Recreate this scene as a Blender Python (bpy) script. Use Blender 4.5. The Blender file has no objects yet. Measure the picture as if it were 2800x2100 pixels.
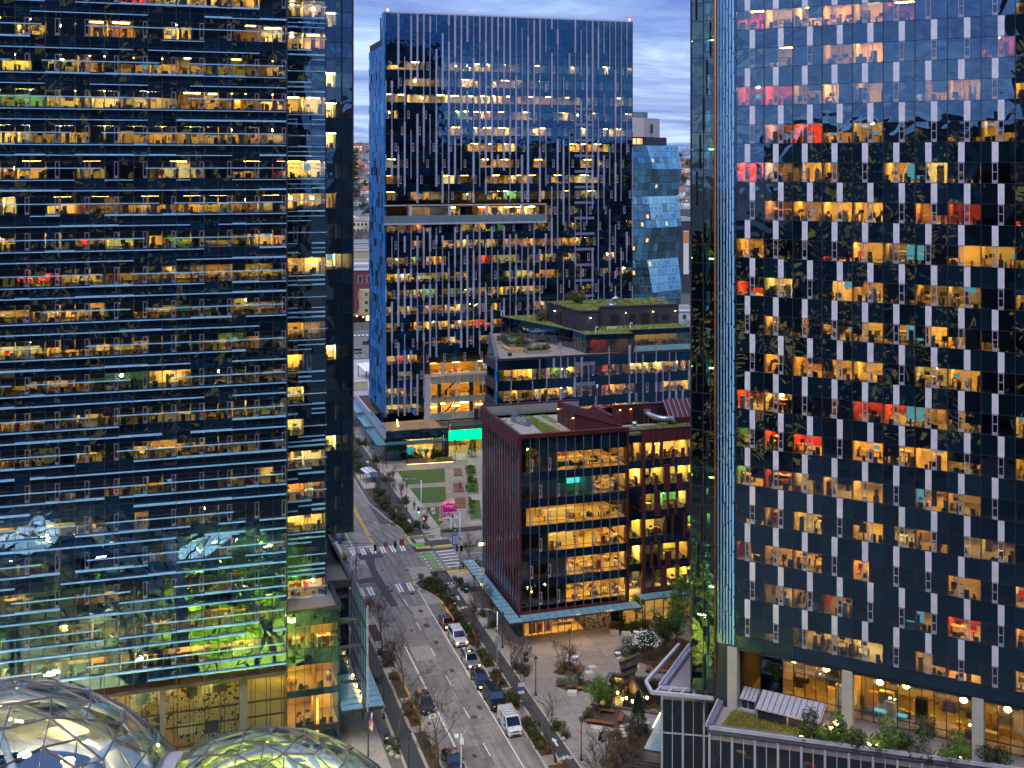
import bpy, bmesh, math, random
from mathutils import Vector, Matrix, noise
S = bpy.context.scene
COL = S.collection
PI = math.pi
rad = math.radians
# ---------------------------------------------------------------- camera
YAW = math.atan(950 / 3100.0)
CAMZ = 68.0
cam_d = bpy.data.cameras.new('camera')
cam = bpy.data.objects.new('camera', cam_d)
COL.objects.link(cam)
cam.location = (0, 0, CAMZ)
cam.rotation_euler = (PI / 2, 0, -YAW)
cam_d.sensor_width = 36
cam_d.lens = 36 * 3100 / 2800.0
cam_d.shift_y = -600 / 2800.0
cam_d.clip_start = 0.5
cam_d.clip_end = 20000
S.camera = cam
# ---------------------------------------------------------------- world: blue-hour sky with streaky cloud
SUN_EL, SUN_AZ = rad(60), rad(205)      # azimuth clockwise from +Y
W = bpy.data.worlds.new('World')
S.world = W
W.use_nodes = True
nt = W.node_tree
nt.nodes.clear()
def wn(t, **k):
    n = nt.nodes.new(t)
    for a, b in k.items(): setattr(n, a, b)
    return n
def wm(op, a, b=None):
    n = wn('ShaderNodeMath', operation=op)
    for i, v in enumerate((a, b)):
        if v is None: continue
        if isinstance(v, (int, float)): n.inputs[i].default_value = v
        else: nt.links.new(v, n.inputs[i])
    return n.outputs[0]
SKY_K = 0.12
sky = wn('ShaderNodeTexSky', sky_type='NISHITA', sun_disc=False)
sky.sun_elevation = SUN_EL
sky.sun_rotation = SUN_AZ
sky.air_density = 1.6
sky.dust_density = 0.6
sky.ozone_density = 3.0
tc = wn('ShaderNodeTexCoord')
sep = wn('ShaderNodeSeparateXYZ')
nt.links.new(tc.outputs['Generated'], sep.inputs[0])
zc = wm('ADD', wm('ABSOLUTE', sep.outputs[2]), 0.055)
comb = wn('ShaderNodeCombineXYZ')
nt.links.new(wm('DIVIDE', sep.outputs[0], zc), comb.inputs[0])
nt.links.new(wm('DIVIDE', sep.outputs[1], zc), comb.inputs[1])
mp = wn('ShaderNodeMapping')
mp.inputs['Scale'].default_value = (0.62, 0.95, 1)
mp.inputs['Rotation'].default_value = (0, 0, 0.35)
mp.inputs['Location'].default_value = (2.3, 7.7, 0)
nt.links.new(comb.outputs[0], mp.inputs['Vector'])
n1 = wn('ShaderNodeTexNoise')
n1.inputs['Scale'].default_value = 0.6
n1.inputs['Detail'].default_value = 9
n1.inputs['Roughness'].default_value = 0.66
n1.inputs['Distortion'].default_value = 0.5
nt.links.new(mp.outputs[0], n1.inputs['Vector'])
cr = wn('ShaderNodeValToRGB')
cr.color_ramp.elements[0].position = 0.36
cr.color_ramp.elements[1].position = 0.63
K = 1 / SKY_K
def kc(r, g, b, s=1.0): return (r * K * s, g * K * s, b * K * s, 1)
cr.color_ramp.elements[0].color = kc(0.060, 0.11, 0.34)
cr.color_ramp.elements[1].color = kc(0.33, 0.43, 0.58)
e = cr.color_ramp.elements.new(0.5)
e.color = kc(0.15, 0.225, 0.43)
nt.links.new(n1.outputs['Fac'], cr.inputs[0])
mx = wn('ShaderNodeMix', data_type='RGBA')
mx.inputs[0].default_value = 0.95
nt.links.new(sky.outputs[0], mx.inputs[6])
nt.links.new(cr.outputs[0], mx.inputs[7])
bg = wn('ShaderNodeBackground')
bg.inputs['Strength'].default_value = SKY_K
nt.links.new(mx.outputs[2], bg.inputs['Color'])
wo = wn('ShaderNodeOutputWorld')
nt.links.new(bg.outputs[0], wo.inputs['Surface'])
# ---------------------------------------------------------------- sun behind the cloud
sl = bpy.data.lights.new('sun', 'SUN')
sl.energy = 1.4
sl.angle = rad(35)
sl.color = (1, 0.95, 0.9)
so = bpy.data.objects.new('sun', sl)
COL.objects.link(so)
sd = Vector((math.sin(SUN_AZ) * math.cos(SUN_EL), math.cos(SUN_AZ) * math.cos(SUN_EL), math.sin(SUN_EL)))
so.rotation_euler = sd.to_track_quat('Z', 'Y').to_euler()
so.location = (0, 0, 300)
# ---------------------------------------------------------------- view
S.view_settings.view_transform = 'Standard'
S.view_settings.look = 'None'
S.view_settings.exposure = 1.05
S.view_settings.gamma = 1
S.view_settings.use_curve_mapping = False
S.render.engine = 'CYCLES'
cy = S.cycles
cy.max_bounces = 7
cy.diffuse_bounces = 2
cy.glossy_bounces = 4
cy.transmission_bounces = 2
cy.transparent_max_bounces = 14
cy.use_denoising = True
cy.sample_clamp_indirect = 6
cy.caustics_reflective = False
cy.caustics_refractive = False
cy.use_adaptive_sampling = True
cy.adaptive_threshold = 0.012
# ================================================================ helpers
FWD = (math.sin(YAW), math.cos(YAW)); RGT = (math.cos(YAW), -math.sin(YAW))
def proj(p):
    d = p[0] * FWD[0] + p[1] * FWD[1]
    c = p[0] * RGT[0] + p[1] * RGT[1]
    if d < 1: return None
    return 1400 + 3100 * c / d, 450 - 3100 * (p[2] - CAMZ) / d, d
def seen_size(p, a):
    """how large a piece of area a shows (0 outside the frame): only used to choose which pieces become single parts"""
    q = proj(p)
    if q is None or not (-60 < q[0] < 2860 and -60 < q[1] < 2160): return 0.0
    return a / q[2] ** 2
ORD = 'first second third fourth fifth sixth seventh eighth ninth tenth eleventh twelfth thirteenth fourteenth fifteenth sixteenth seventeenth eighteenth nineteenth twentieth'.split() + ['twenty-' + w for w in 'first second third fourth fifth sixth seventh eighth ninth'.split()]
MATS = {}
class NT:
    def __init__(s, name):
        m = bpy.data.materials.new(name); m.use_nodes = True
        s.m = m; s.t = m.node_tree; s.t.nodes.clear()
    def n(s, ty, ins=None, **k):
        n = s.t.nodes.new(ty)
        for a, b in k.items(): setattr(n, a, b)
        for a, b in (ins or {}).items():
            if isinstance(b, bpy.types.NodeSocket): s.t.links.new(b, n.inputs[a])
            else: n.inputs[a].default_value = b
        return n
    def math(s, op, a, b=0.0):
        return s.n('ShaderNodeMath', {0: a, 1: b}, operation=op).outputs[0]
    def mix(s, f, a, b):
        return s.n('ShaderNodeMix', {0: f, 6: a, 7: b}, data_type='RGBA').outputs[2]
    def out(s, sh):
        s.n('ShaderNodeOutputMaterial', {'Surface': sh}); return s.m
    def rnd(s):
        a = s.n('ShaderNodeObjectInfo').outputs['Random']
        b = s.n('ShaderNodeNewGeometry').outputs['Random Per Island']
        return s.math('FRACT', s.math('ADD', a, b))
    def pos(s, jitter=0.0):
        p = s.n('ShaderNodeNewGeometry').outputs['Position']
        if not jitter: return p
        r = s.math('MULTIPLY', s.rnd(), jitter)
        return s.n('ShaderNodeVectorMath', {0: p, 1: s.n('ShaderNodeCombineXYZ', {0: r, 1: r, 2: r}).outputs[0]}, operation='ADD').outputs[0]
    def noise(s, vec, scale, detail=3, rough=0.55, dist=0.0):
        return s.n('ShaderNodeTexNoise', {'Vector': vec, 'Scale': scale, 'Detail': detail, 'Roughness': rough, 'Distortion': dist}).outputs['Fac']
def c4(c, k=1.0): return (min(1, c[0] * k), min(1, c[1] * k), min(1, c[2] * k), 1)
def mat(name, col, rough=0.6, metal=0.0, var=0.12, scale=1.5, isl=0.0, bump=0.0, bscale=20, spec=0.5, coat=0.0, emit=None, es=0.0, stain=None, stretch=None):
    if name in MATS: return MATS[name]
    s = NT(name)
    p = s.pos()
    if stretch: p = s.n('ShaderNodeVectorMath', {0: p, 1: stretch}, operation='MULTIPLY').outputs[0]
    f = s.noise(p, scale, 5, 0.62)
    f = s.n('ShaderNodeMapRange', {0: f, 1: 0.3, 2: 0.7}).outputs[0]
    c = s.mix(f, c4(col, 1 - var), c4(col, 1 + var))
    if isl:
        v = s.n('ShaderNodeMapRange', {0: s.rnd(), 3: 1 - isl, 4: 1 + isl}).outputs[0]
        c = s.n('ShaderNodeVectorMath', {0: c, 1: s.n('ShaderNodeCombineXYZ', {0: v, 1: v, 2: v}).outputs[0]}, operation='MULTIPLY').outputs[0]
    if stain:
        g = s.noise(s.pos(), stain[1], 6, 0.7, 0.8)
        g = s.n('ShaderNodeMapRange', {0: g, 1: 0.5, 2: 0.72, 4: stain[2]}).outputs[0]
        c = s.mix(g, c, c4(stain[0]))
    ins = {'Base Color': c, 'Metallic': metal, 'Specular IOR Level': spec,
           'Roughness': s.n('ShaderNodeMapRange', {0: f, 3: max(0.02, rough - 0.08), 4: min(1, rough + 0.08)}).outputs[0]}
    if coat: ins['Coat Weight'] = coat; ins['Coat Roughness'] = 0.06
    if bump:
        ins['Normal'] = s.n('ShaderNodeBump', {'Height': s.noise(p, bscale, 4), 'Strength': bump, 'Distance': 0.02}).outputs[0]
    if emit: ins['Emission Color'] = c4(emit); ins['Emission Strength'] = es
    MATS[name] = s.out(s.n('ShaderNodeBsdfPrincipled', ins).outputs[0])
    return MATS[name]
def glow(name, col, st):
    if name in MATS: return MATS[name]
    s = NT(name)
    MATS[name] = s.out(s.n('ShaderNodeEmission', {'Color': c4(col), 'Strength': st}).outputs[0])
    return MATS[name]
def wobble(s, amt, scale):
    """roller-wave and pillowing of each pane, different from pane to pane"""
    h = s.noise(s.pos(40.0), scale, 0.6, 0.35, 0.7)
    return s.n('ShaderNodeBump', {'Height': h, 'Strength': 1.0, 'Distance': amt}).outputs[0]
def glass(name, tint=(0.7, 0.8, 0.82), refl=(0.75, 0.88, 1.0), base=0.10, k=1.0, wob=0.03, scale=0.45, rough=0.0):
    if name in MATS: return MATS[name]
    s = NT(name)
    nrm = wobble(s, wob, scale)
    fr = s.n('ShaderNodeFresnel', {'IOR': 1.52, 'Normal': nrm}).outputs[0]
    fac = s.math('MINIMUM', s.math('ADD', s.math('MULTIPLY', fr, k), base), 0.95)
    tr = s.n('ShaderNodeBsdfTransparent', {'Color': c4(tint)}).outputs[0]
    gl = s.n('ShaderNodeBsdfGlossy', {'Color': c4(refl), 'Roughness': rough, 'Normal': nrm}).outputs[0]
    MATS[name] = s.out(s.n('ShaderNodeMixShader', {0: fac, 1: tr, 2: gl}).outputs[0])
    return MATS[name]
def darkglass(name, col=(0.003, 0.010, 0.020), refl=(0.7, 0.85, 1.0), base=0.10, wob=0.03, scale=0.45, k=1.0):
    if name in MATS: return MATS[name]
    s = NT(name)
    nrm = wobble(s, wob, scale)
    fr = s.n('ShaderNodeFresnel', {'IOR': 1.52, 'Normal': nrm}).outputs[0]
    fac = s.math('MINIMUM', s.math('ADD', s.math('MULTIPLY', fr, k), base), 0.95)
    v = s.n('ShaderNodeMapRange', {0: s.rnd(), 3: 0.5, 4: 1.7}).outputs[0]
    c = s.n('ShaderNodeVectorMath', {0: col, 1: s.n('ShaderNodeCombineXYZ', {0: v, 1: v, 2: v}).outputs[0]}, operation='MULTIPLY').outputs[0]
    d = s.n('ShaderNodeBsdfDiffuse', {'Color': c}).outputs[0]
    gl = s.n('ShaderNodeBsdfGlossy', {'Color': c4(refl), 'Roughness': 0.0, 'Normal': nrm}).outputs[0]
    MATS[name] = s.out(s.n('ShaderNodeMixShader', {0: fac, 1: d, 2: gl}).outputs[0])
    return MATS[name]
def leafmat(name, c1, c2, trans=0.25):
    if name in MATS: return MATS[name]
    s = NT(name)
    c = s.mix(s.rnd(), c4(c1), c4(c2))
    c = s.mix(s.n('ShaderNodeMapRange', {0: s.noise(s.pos(), 0.8, 2), 1: 0.35, 2: 0.65}).outputs[0], c, s.n('ShaderNodeVectorMath', {0: c, 1: (1.35, 1.25, 0.9)}, operation='MULTIPLY').outputs[0])
    d = s.n('ShaderNodeBsdfPrincipled', {'Base Color': c, 'Roughness': 0.5, 'Specular IOR Level': 0.35}).outputs[0]
    t = s.n('ShaderNodeBsdfTranslucent', {'Color': c}).outputs[0]
    MATS[name] = s.out(s.n('ShaderNodeMixShader', {0: trans, 1: d, 2: t}).outputs[0])
    return MATS[name]
# ---------------------------------------------------------------- objects
def tag(o, label=None, cat=None, group=None, kind=None):
    for k, v in (('label', label), ('category', cat), ('group', group), ('kind', kind)):
        if v: o[k] = v
    return o
def empty(name, loc=(0, 0, 0), rz=0.0, label=None, cat=None, group=None):
    o = bpy.data.objects.new(name, None); COL.objects.link(o)
    o.empty_display_size = 0.3
    o.location = loc; o.rotation_euler = (0, 0, rz)
    return tag(o, label, cat, group)
def link(name, me, parent=None, loc=None, rz=None, scale=None):
    o = bpy.data.objects.new(name, me); COL.objects.link(o)
    if parent: o.parent = parent
    if loc: o.location = loc
    if rz is not None: o.rotation_euler = (0, 0, rz)
    if scale: o.scale = scale
    return o
def copy_tree(o, parent=None):
    c = o.copy(); COL.objects.link(c)
    c.parent = parent
    for ch in o.children: copy_tree(ch, c)
    return c
CF = [(0, 3, 2, 1), (4, 5, 6, 7), (0, 1, 5, 4), (1, 2, 6, 5), (2, 3, 7, 6), (3, 0, 4, 7)]
class MB:
    def __init__(s): s.v = []; s.f = []; s.mi = []; s.ms = []
    def m(s, mt):
        if mt not in s.ms: s.ms.append(mt)
        return s.ms.index(mt)
    def add(s, vs, fs, mt):
        b = len(s.v); i = s.m(mt)
        s.v.extend(vs)
        for f in fs: s.f.append(tuple(b + k for k in f)); s.mi.append(i)
        return s
    def box(s, x0, x1, y0, y1, z0, z1, mt):
        return s.add([(x0, y0, z0), (x1, y0, z0), (x1, y1, z0), (x0, y1, z0), (x0, y0, z1), (x1, y0, z1), (x1, y1, z1), (x0, y1, z1)], CF, mt)
    def obox(s, c, u, w, d, h, mt):
        """box standing on c, width w along unit u, depth d across, height h"""
        n = (-u[1], u[0]); P = []
        for z in (0, h):
            for a, b in ((-1, -1), (1, -1), (1, 1), (-1, 1)):
                P.append((c[0] + u[0] * a * w / 2 + n[0] * b * d / 2, c[1] + u[1] * a * w / 2 + n[1] * b * d / 2, c[2] + z))
        return s.add(P, CF, mt)
    def prism(s, pts, z0, z1, mt, mtop=None):
        n = len(pts)
        a = sum(pts[i][0] * pts[(i + 1) % n][1] - pts[(i + 1) % n][0] * pts[i][1] for i in range(n))
        if a < 0: pts = pts[::-1]
        v = [(p[0], p[1], z0) for p in pts] + [(p[0], p[1], z1) for p in pts]
        s.add(v, [(i, (i + 1) % n, n + (i + 1) % n, n + i) for i in range(n)] + [tuple(range(n - 1, -1, -1))], mt)
        return s.add([(p[0], p[1], z1) for p in pts], [tuple(range(n))], mtop or mt)
    def quad(s, pts, mt): return s.add(list(pts), [tuple(range(len(pts)))], mt)
    def bar(s, p, q, w, mt, h=None):
        p = Vector(p); q = Vector(q); d = (q - p)
        if d.length < 1e-6: return s
        d.normalize()
        up = Vector((0, 0, 1)) if abs(d.z) < 0.95 else Vector((0, 1, 0))
        a = d.cross(up).normalized(); b = a.cross(d)
        a *= w / 2; b *= (h or w) / 2
        P = [tuple(e + i * a + j * b) for e in (p, q) for i, j in ((-1, -1), (1, -1), (1, 1), (-1, 1))]
        return s.add(P, CF, mt)
    def tube(s, pts, rs, mt, n=8, cap=True):
        """tapered tube through pts"""
        rings = []
        for i, p in enumerate(pts):
            p = Vector(p)
            d = Vector(pts[min(i + 1, len(pts) - 1)]) - Vector(pts[max(i - 1, 0)])
            d.normalize()
            up = Vector((0, 0, 1)) if abs(d.z) < 0.9 else Vector((0, 1, 0))
            a = d.cross(up).normalized(); b = a.cross(d)
            r = rs[i] if isinstance(rs, (list, tuple)) else rs
            rings.append([tuple(p + (a * math.cos(2 * PI * k / n) + b * math.sin(2 * PI * k / n)) * r) for k in range(n)])
        v = [x for rg in rings for x in rg]; f = []
        for i in range(len(pts) - 1):
            for k in range(n):
                f.append((i * n + k, (i + 1) * n + k, (i + 1) * n + (k + 1) % n, i * n + (k + 1) % n))
        if cap: f.append(tuple(range(n))); f.append(tuple(len(v) - 1 - k for k in range(n)))
        return s.add(v, f, mt)
    def lathe(s, prof, mt, c=(0, 0, 0), n=12):
        v = []; f = []
        for r, z in prof:
            for k in range(n): v.append((c[0] + r * math.cos(2 * PI * k / n), c[1] + r * math.sin(2 * PI * k / n), c[2] + z))
        for i in range(len(prof) - 1):
            for k in range(n): f.append((i * n + k, i * n + (k + 1) % n, (i + 1) * n + (k + 1) % n, (i + 1) * n + k))
        f.append(tuple(range(n - 1, -1, -1))); f.append(tuple((len(prof) - 1) * n + k for k in range(n)))
        return s.add(v, f, mt)
    def mesh(s, name='mesh', smooth=False):
        me = bpy.data.meshes.new(name)
        me.from_pydata(s.v, [], s.f)
        for m in s.ms: me.materials.append(m)
        if len(s.ms) > 1: me.polygons.foreach_set('material_index', s.mi)
        if smooth: me.polygons.foreach_set('use_smooth', [True] * len(s.f))
        me.update()
        return me
    def build(s, name, parent=None, loc=None, rz=None, kind=None, smooth=False):
        o = link(name, s.mesh(name, smooth), parent, loc, rz)
        if kind: o['kind'] = kind
        return o
UC = {}
def ucube(mt):
    if mt.name not in UC: UC[mt.name] = MB().box(-.5, .5, -.5, .5, -.5, .5, mt).mesh('block')
    return UC[mt.name]
def bx(parent, name, x0, x1, y0, y1, z0, z1, mt):
    return link(name, ucube(mt), parent, ((x0 + x1) / 2, (y0 + y1) / 2, (z0 + z1) / 2), None, (abs(x1 - x0), abs(y1 - y0), abs(z1 - z0)))
def field(parent, name, items, limit=296, rest=None):
    """items (x0,x1,y0,y1,z0,z1,mat): the largest seen become parts of their own, the rest one joined part"""
    M = parent.matrix_basis if parent else Matrix()
    if len(items) > limit:
        def key(t):
            p = M @ Vector(((t[0] + t[1]) / 2, (t[2] + t[3]) / 2, (t[4] + t[5]) / 2))
            return -seen_size(p, max(t[1] - t[0], t[3] - t[2]) * (t[5] - t[4]))
        items = sorted(items, key=key)
    for t in items[:limit]: bx(parent, name, *t)
    if len(items) > limit:
        b = MB()
        for t in items[limit:]: b.box(*t)
        b.build(rest or name, parent, kind='stuff')
def struct(name, o): o.name = name; o['kind'] = 'structure'; return o
# ---------------------------------------------------------------- materials
M_VIS = glass('vision_glass', (0.92, 0.95, 0.93), (.4, .7, 1), base=0.08, wob=0.018)
M_SPN = darkglass('spandrel_glass', (.003, .012, .027), (.4, .7, 1), base=0.10, wob=0.022)
M_VISR = glass('vision_glass_wavy', (0.92, 0.95, 0.93), (.45, .72, 1), base=0.14, wob=0.026, scale=0.5)
M_SPNR = darkglass('spandrel_glass_wavy', (0.003, 0.010, 0.018), refl=(.45, .72, 1), base=0.2, wob=0.026, scale=0.5)
M_ALU = mat('sky_tinted_aluminium', (0.30, 0.60, 0.98), 0.35, 0.3, 0.06)  # blue of the sky painted into the base colour of grey aluminium
M_LAV = mat('anodised_panel', (0.44, 0.42, 0.52), 0.42, 0.25, 0.07, isl=0.05)
M_FRM = mat('dark_frame', (0.035, 0.035, 0.055), 0.4, 0.3, 0.1)
M_VFR = mat('vent_frame', (0.20, 0.20, 0.30), 0.4, 0.3, 0.1)
M_CEIL = mat('ceiling_paint', (0.62, 0.58, 0.50), 0.8)
M_FLR = mat('office_floor', (0.34, 0.28, 0.20), 0.6, isl=0.1)
M_CORE = mat('core_wall', (0.03, 0.032, 0.036), 0.8)
M_WALLS = [mat('room_wall_cream', (0.72, 0.62, 0.42), 0.8), mat('room_wall_white', (0.78, 0.74, 0.62), 0.8), mat('room_wall_ochre', (0.66, 0.48, 0.20), 0.8),
           mat('room_wall_green', (0.52, 0.56, 0.22), 0.8), mat('room_wall_timber', (0.42, 0.26, 0.10), 0.7), mat('room_wall_red', (0.62, 0.05, 0.02), 0.7), mat('room_wall_teal', (0.10, 0.42, 0.32), 0.7)]
M_LAMP = glow('office_lamp', (1.0, 0.62, 0.14), 38)
M_LAMPO = glow('office_lamp_amber', (1.0, 0.50, 0.08), 40)
M_LAMPW = glow('office_lamp_pale', (1.0, 0.74, 0.28), 38)
M_LAMPD = glow('office_lamp_dim', (1.0, 0.56, 0.12), 19)
M_PEND = glow('pendant_lamp', (1.0, 0.62, 0.2), 95)
M_DESK = mat('desk_top', (0.52, 0.36, 0.16), 0.5, isl=0.3)
M_DARKF = mat('dark_furniture', (0.03, 0.025, 0.02), 0.6, isl=0.4)
M_REDF = mat('red_chair', (0.45, 0.02, 0.02), 0.5)
M_SCR = glow('cyan_screen', (0.14, 0.50, 0.58), 0.42)
M_TEALF = mat('teal_box', (.12, .32, .36), .6)
M_SHADE = mat('roller_shade', (0.05, 0.055, 0.06), 0.9)
M_CONC = mat('concrete', (0.30, 0.28, 0.27), 0.8, var=0.15, bump=0.2)
M_STEEL = mat('painted_steel', (0.05, 0.055, 0.075), 0.45, 0.4)
M_GALV = mat('galvanised', (0.42, 0.45, 0.50), 0.35, 0.7, 0.15)
M_WHITE = mat('white_paint', (0.75, 0.75, 0.78), 0.5)
M_BLACK = mat('black_paint', (0.015, 0.015, 0.018), 0.4)
def rooms(parent, rnd, xs, y0, zf, zc, lit, depth=5.5, lamp=None, wall=None, shade=0.5, mb=None, furn=True, n_lamp=1):
    """rooms behind a row of windows. xs: room boundaries along the facade; zf / zc floor and ceiling; lit(i, xm) -> bool"""
    own = mb is None
    if own: mb = MB()
    for i in range(len(xs) - 1):
        a, b = xs[i], xs[i + 1]
        w = b - a
        L = lit(i, (a + b) / 2)
        wm_ = wall(i) if wall else None
        if wm_ is None:
            q = rnd.random()
            wm_ = M_WALLS[0 if q < .45 else 1 if q < .62 else 2 if q < .74 else 3 if q < .84 else 4 if q < .94 else 5 if q < .97 else 6]
        if not L: wm_ = M_CORE if rnd.random() < .6 else M_WALLS[1]
        d = depth * rnd.uniform(0.55, 1.1)
        mb.box(a, b, y0 + d, y0 + d + .1, zf, zc, wm_)
        mb.box(a - .05, a + .05, y0 + .12, y0 + d, zf, zc, wm_)
        if not L: continue
        q = rnd.random(); lm = M_LAMPD if q < .3 else lamp or (M_LAMP if q < .75 else M_LAMPO if q < .88 else M_LAMPW)
        for k in range(n_lamp if w > 2.4 else 1):
            x = a + w * (k + .5) / max(1, n_lamp if w > 2.4 else 1) + rnd.uniform(-.2, .2)
            yy = y0 + rnd.uniform(.25, .6) * d
            if rnd.random() < .84: mb.box(x - min(.9, w * .3), x + min(.9, w * .3), yy - .22, yy + .22, zc - .12, zc - .05, lm)
            else:
                z = zc - rnd.uniform(.1, .7)
                mb.box(x - .02, x + .02, yy - .02, yy + .02, z, zc, M_BLACK)
                mb.lathe([(.05, .0), (.17, -.08), (.2, -.2), (.12, -.3)], M_PEND, (x, yy, z), 6)
        if furn:
            for q in range(int(w * 1.6)):            # things standing on the sill line
                x = a + .1 + rnd.random() * (w - .5); cw = rnd.uniform(.12, .55); cy_ = y0 + rnd.uniform(.12, .3); t = rnd.random()
                m_ = M_DARKF if t < .62 else rnd.choice([M_DESK, M_WHITE, M_WALLS[4], M_REDF, M_TEALF])
                mb.box(x, x + cw, cy_, cy_ + .12, zf, zf + (rnd.uniform(.2, .75) if t < .8 else rnd.uniform(.9, 1.5)), m_)
            x = a + .15
            while x < b - .5:
                q = rnd.random(); fw = rnd.uniform(.5, 1.4); fd = y0 + rnd.uniform(.35, 1.6)
                fw = min(fw, b - .15 - x)
                if q < .38:
                    mb.box(x, x + fw, fd, fd + .7, zf + .70, zf + .75, M_DESK)
                    mb.box(x + .03, x + .08, fd + .05, fd + .65, zf, zf + .7, M_DARKF); mb.box(x + fw - .08, x + fw - .03, fd + .05, fd + .65, zf, zf + .7, M_DARKF)
                    if rnd.random() < .7: mb.box(x + fw * .3, x + fw * .3 + .5, fd + .4, fd + .45, zf + .82, zf + 1.16, M_SCR if rnd.random() < .16 else M_DARKF)
                    if rnd.random() < .6: mb.box(x + .1, x + .35, fd + .1, fd + .3, zf + .75, zf + .75 + rnd.uniform(.08, .4), rnd.choice([M_WHITE, M_DARKF, M_DESK, M_REDF]))
                elif q < .58: mb.box(x, x + fw * .6, fd + 1, fd + 1.4, zf, zf + rnd.uniform(.8, 1.9), rnd.choice([M_DESK, M_DARKF, M_WALLS[4], M_DARKF]))
                elif q < .74:
                    cm = rnd.choice([M_DARKF, M_DARKF, M_REDF, M_DESK])
                    mb.box(x, x + .5, fd, fd + .5, zf + .42, zf + .5, cm); mb.box(x, x + .5, fd + .45, fd + .52, zf + .5, zf + .95, cm); mb.box(x + .2, x + .3, fd + .2, fd + .3, zf, zf + .42, M_BLACK)
                elif q < .80: mb.box(x, x + .9, y0 + d - .15, y0 + d - .1, zf + .9, zf + 1.7, M_SCR if rnd.random() < .35 else M_DARKF)
                x += fw + rnd.uniform(.1, .9)
    if own: mb.build('interior', parent, kind='stuff')
    return mb
# ================================================================ setting: ground, streets, pavements
M_GND = mat('ground_asphalt', (0.075, 0.072, 0.075), 0.85, var=0.2, scale=0.3)
M_ROAD = mat('road_concrete', (0.215, 0.185, 0.160), 0.75, var=0.36, scale=1.0, isl=0.16, bump=0.25, bscale=30, stain=((0.085, 0.072, 0.063), 0.5, 0.7), stretch=(1.9, 0.10, 1))
M_PATCH = mat('patch_asphalt', (0.060, 0.055, 0.055), 0.85, var=0.22, bump=0.3, bscale=40)
M_PALE = mat('pale_concrete_patch', (0.33, 0.285, 0.24), 0.8, var=0.14, stain=((0.2, 0.18, 0.17), 0.6, 0.5))
M_WALK = mat('sidewalk_concrete', (0.37, 0.325, 0.28), 0.8, var=0.13, scale=1.2, isl=0.08, bump=0.15, stain=((0.19, 0.17, 0.16), 0.5, 0.5))
M_WARMW = mat('warm_concrete', (0.27, 0.225, 0.185), 0.75, var=0.15, isl=0.1, stain=((0.12, 0.10, 0.09), 0.6, 0.5))
M_BRICKP = mat('brown_pavers', (0.12, 0.098, 0.092), 0.8, var=0.2, isl=0.15)
M_BIKE = mat('bike_asphalt', (0.050, 0.048, 0.050), 0.85, var=0.18, bump=0.2, bscale=60)
M_PLAZA = mat('plaza_slab', (0.265, 0.228, 0.198), 0.7, var=0.14, isl=0.14, stain=((0.14, 0.118, 0.10), 0.4, 0.6))
M_KERB = mat('kerb_concrete', (0.39, 0.345, 0.29), 0.8, var=0.15)
M_YEL = mat('yellow_paint', (0.72, 0.42, 0.02), 0.6, var=0.15, stain=((0.3, 0.22, 0.1), 2.0, 0.5))
M_LINE = mat('line_paint', (0.78, 0.77, 0.74), 0.6, var=0.12, scale=4, stain=((0.28, 0.26, 0.25), 3.0, 0.8))
M_GRNP = mat('green_paint', (0.10, 0.42, 0.03), 0.65, var=0.15, stain=((0.14, 0.2, 0.1), 2.0, 0.5))
M_SOIL = mat('bark_soil', (0.075, 0.040, 0.026), 0.95, var=0.35, scale=6, bump=0.6, bscale=12)
M_LAWN = mat('lawn', (0.058, 0.100, 0.020), 0.95, var=0.35, scale=3, bump=0.5, bscale=60)
g = MB(); g.box(-9000, 9000, -3000, 15000, -1.2, -0.2, M_GND)
struct('ground', g.build('ground'))
road = MB(); road.box(30.0, 41.2, 100, 460, -0.19, -0.06, M_GND); road.box(41.25, 140, 184.6, 195.4, -0.19, -0.06, M_GND); road.box(-60, 29.95, 184.6, 195.4, -0.19, -0.06, M_GND)
road = struct('road', road.build('road'))
rnd = random.Random(5)
def tiles(parent, name, xs, ys, z0, z1, mt, gap=0.02, skip=None, stagger=0.0, alt=None):
    for i in range(len(xs) - 1):
        for j in range(len(ys) - 1):
            o = stagger * (i % 2)
            x0, x1, y0, y1 = xs[i] + gap / 2, xs[i + 1] - gap / 2, ys[j] + gap / 2 + o, ys[j + 1] - gap / 2 + o
            if skip and skip((x0 + x1) / 2, (y0 + y1) / 2): continue
            m = alt if alt and rnd.random() < .08 else mt
            bx(parent, name, x0, x1, y0, y1, z0, z1, m)
def rng(a, b, n): return [a + (b - a) * i / n for i in range(n + 1)]
tiles(road, 'concrete_panel', [30.05, 32.9, 35.8, 38.7, 41.0], rng(104, 181, 16), -0.06, 0.0, M_ROAD, 0.035, alt=M_PALE)
tiles(road, 'concrete_panel', [30.05, 32.9, 35.8, 38.9, 42.0, 46.2], [181, 185.0, 190.0, 195.0, 199.6], -0.06, 0.0, M_ROAD, 0.035, skip=lambda x, y: x > 42 and (y < 185 or y > 195), alt=M_PALE)
tiles(road, 'concrete_panel', [30.05, 32.9, 35.8, 39.0], rng(199.6, 268, 14), -0.06, 0.0, M_ROAD, 0.035)
tiles(road, 'concrete_panel', [39.0, 42.4], rng(199.6, 212, 3), -0.06, 0.0, M_ROAD, 0.035)
tiles(road, 'concrete_panel', rng(46.2, 82, 8), [185, 190, 195], -0.06, 0.0, M_ROAD, 0.035)
tiles(road, 'concrete_panel', rng(2, 30.05, 6), [185, 190, 195], -0.06, 0.0, M_ROAD, 0.035)
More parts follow.
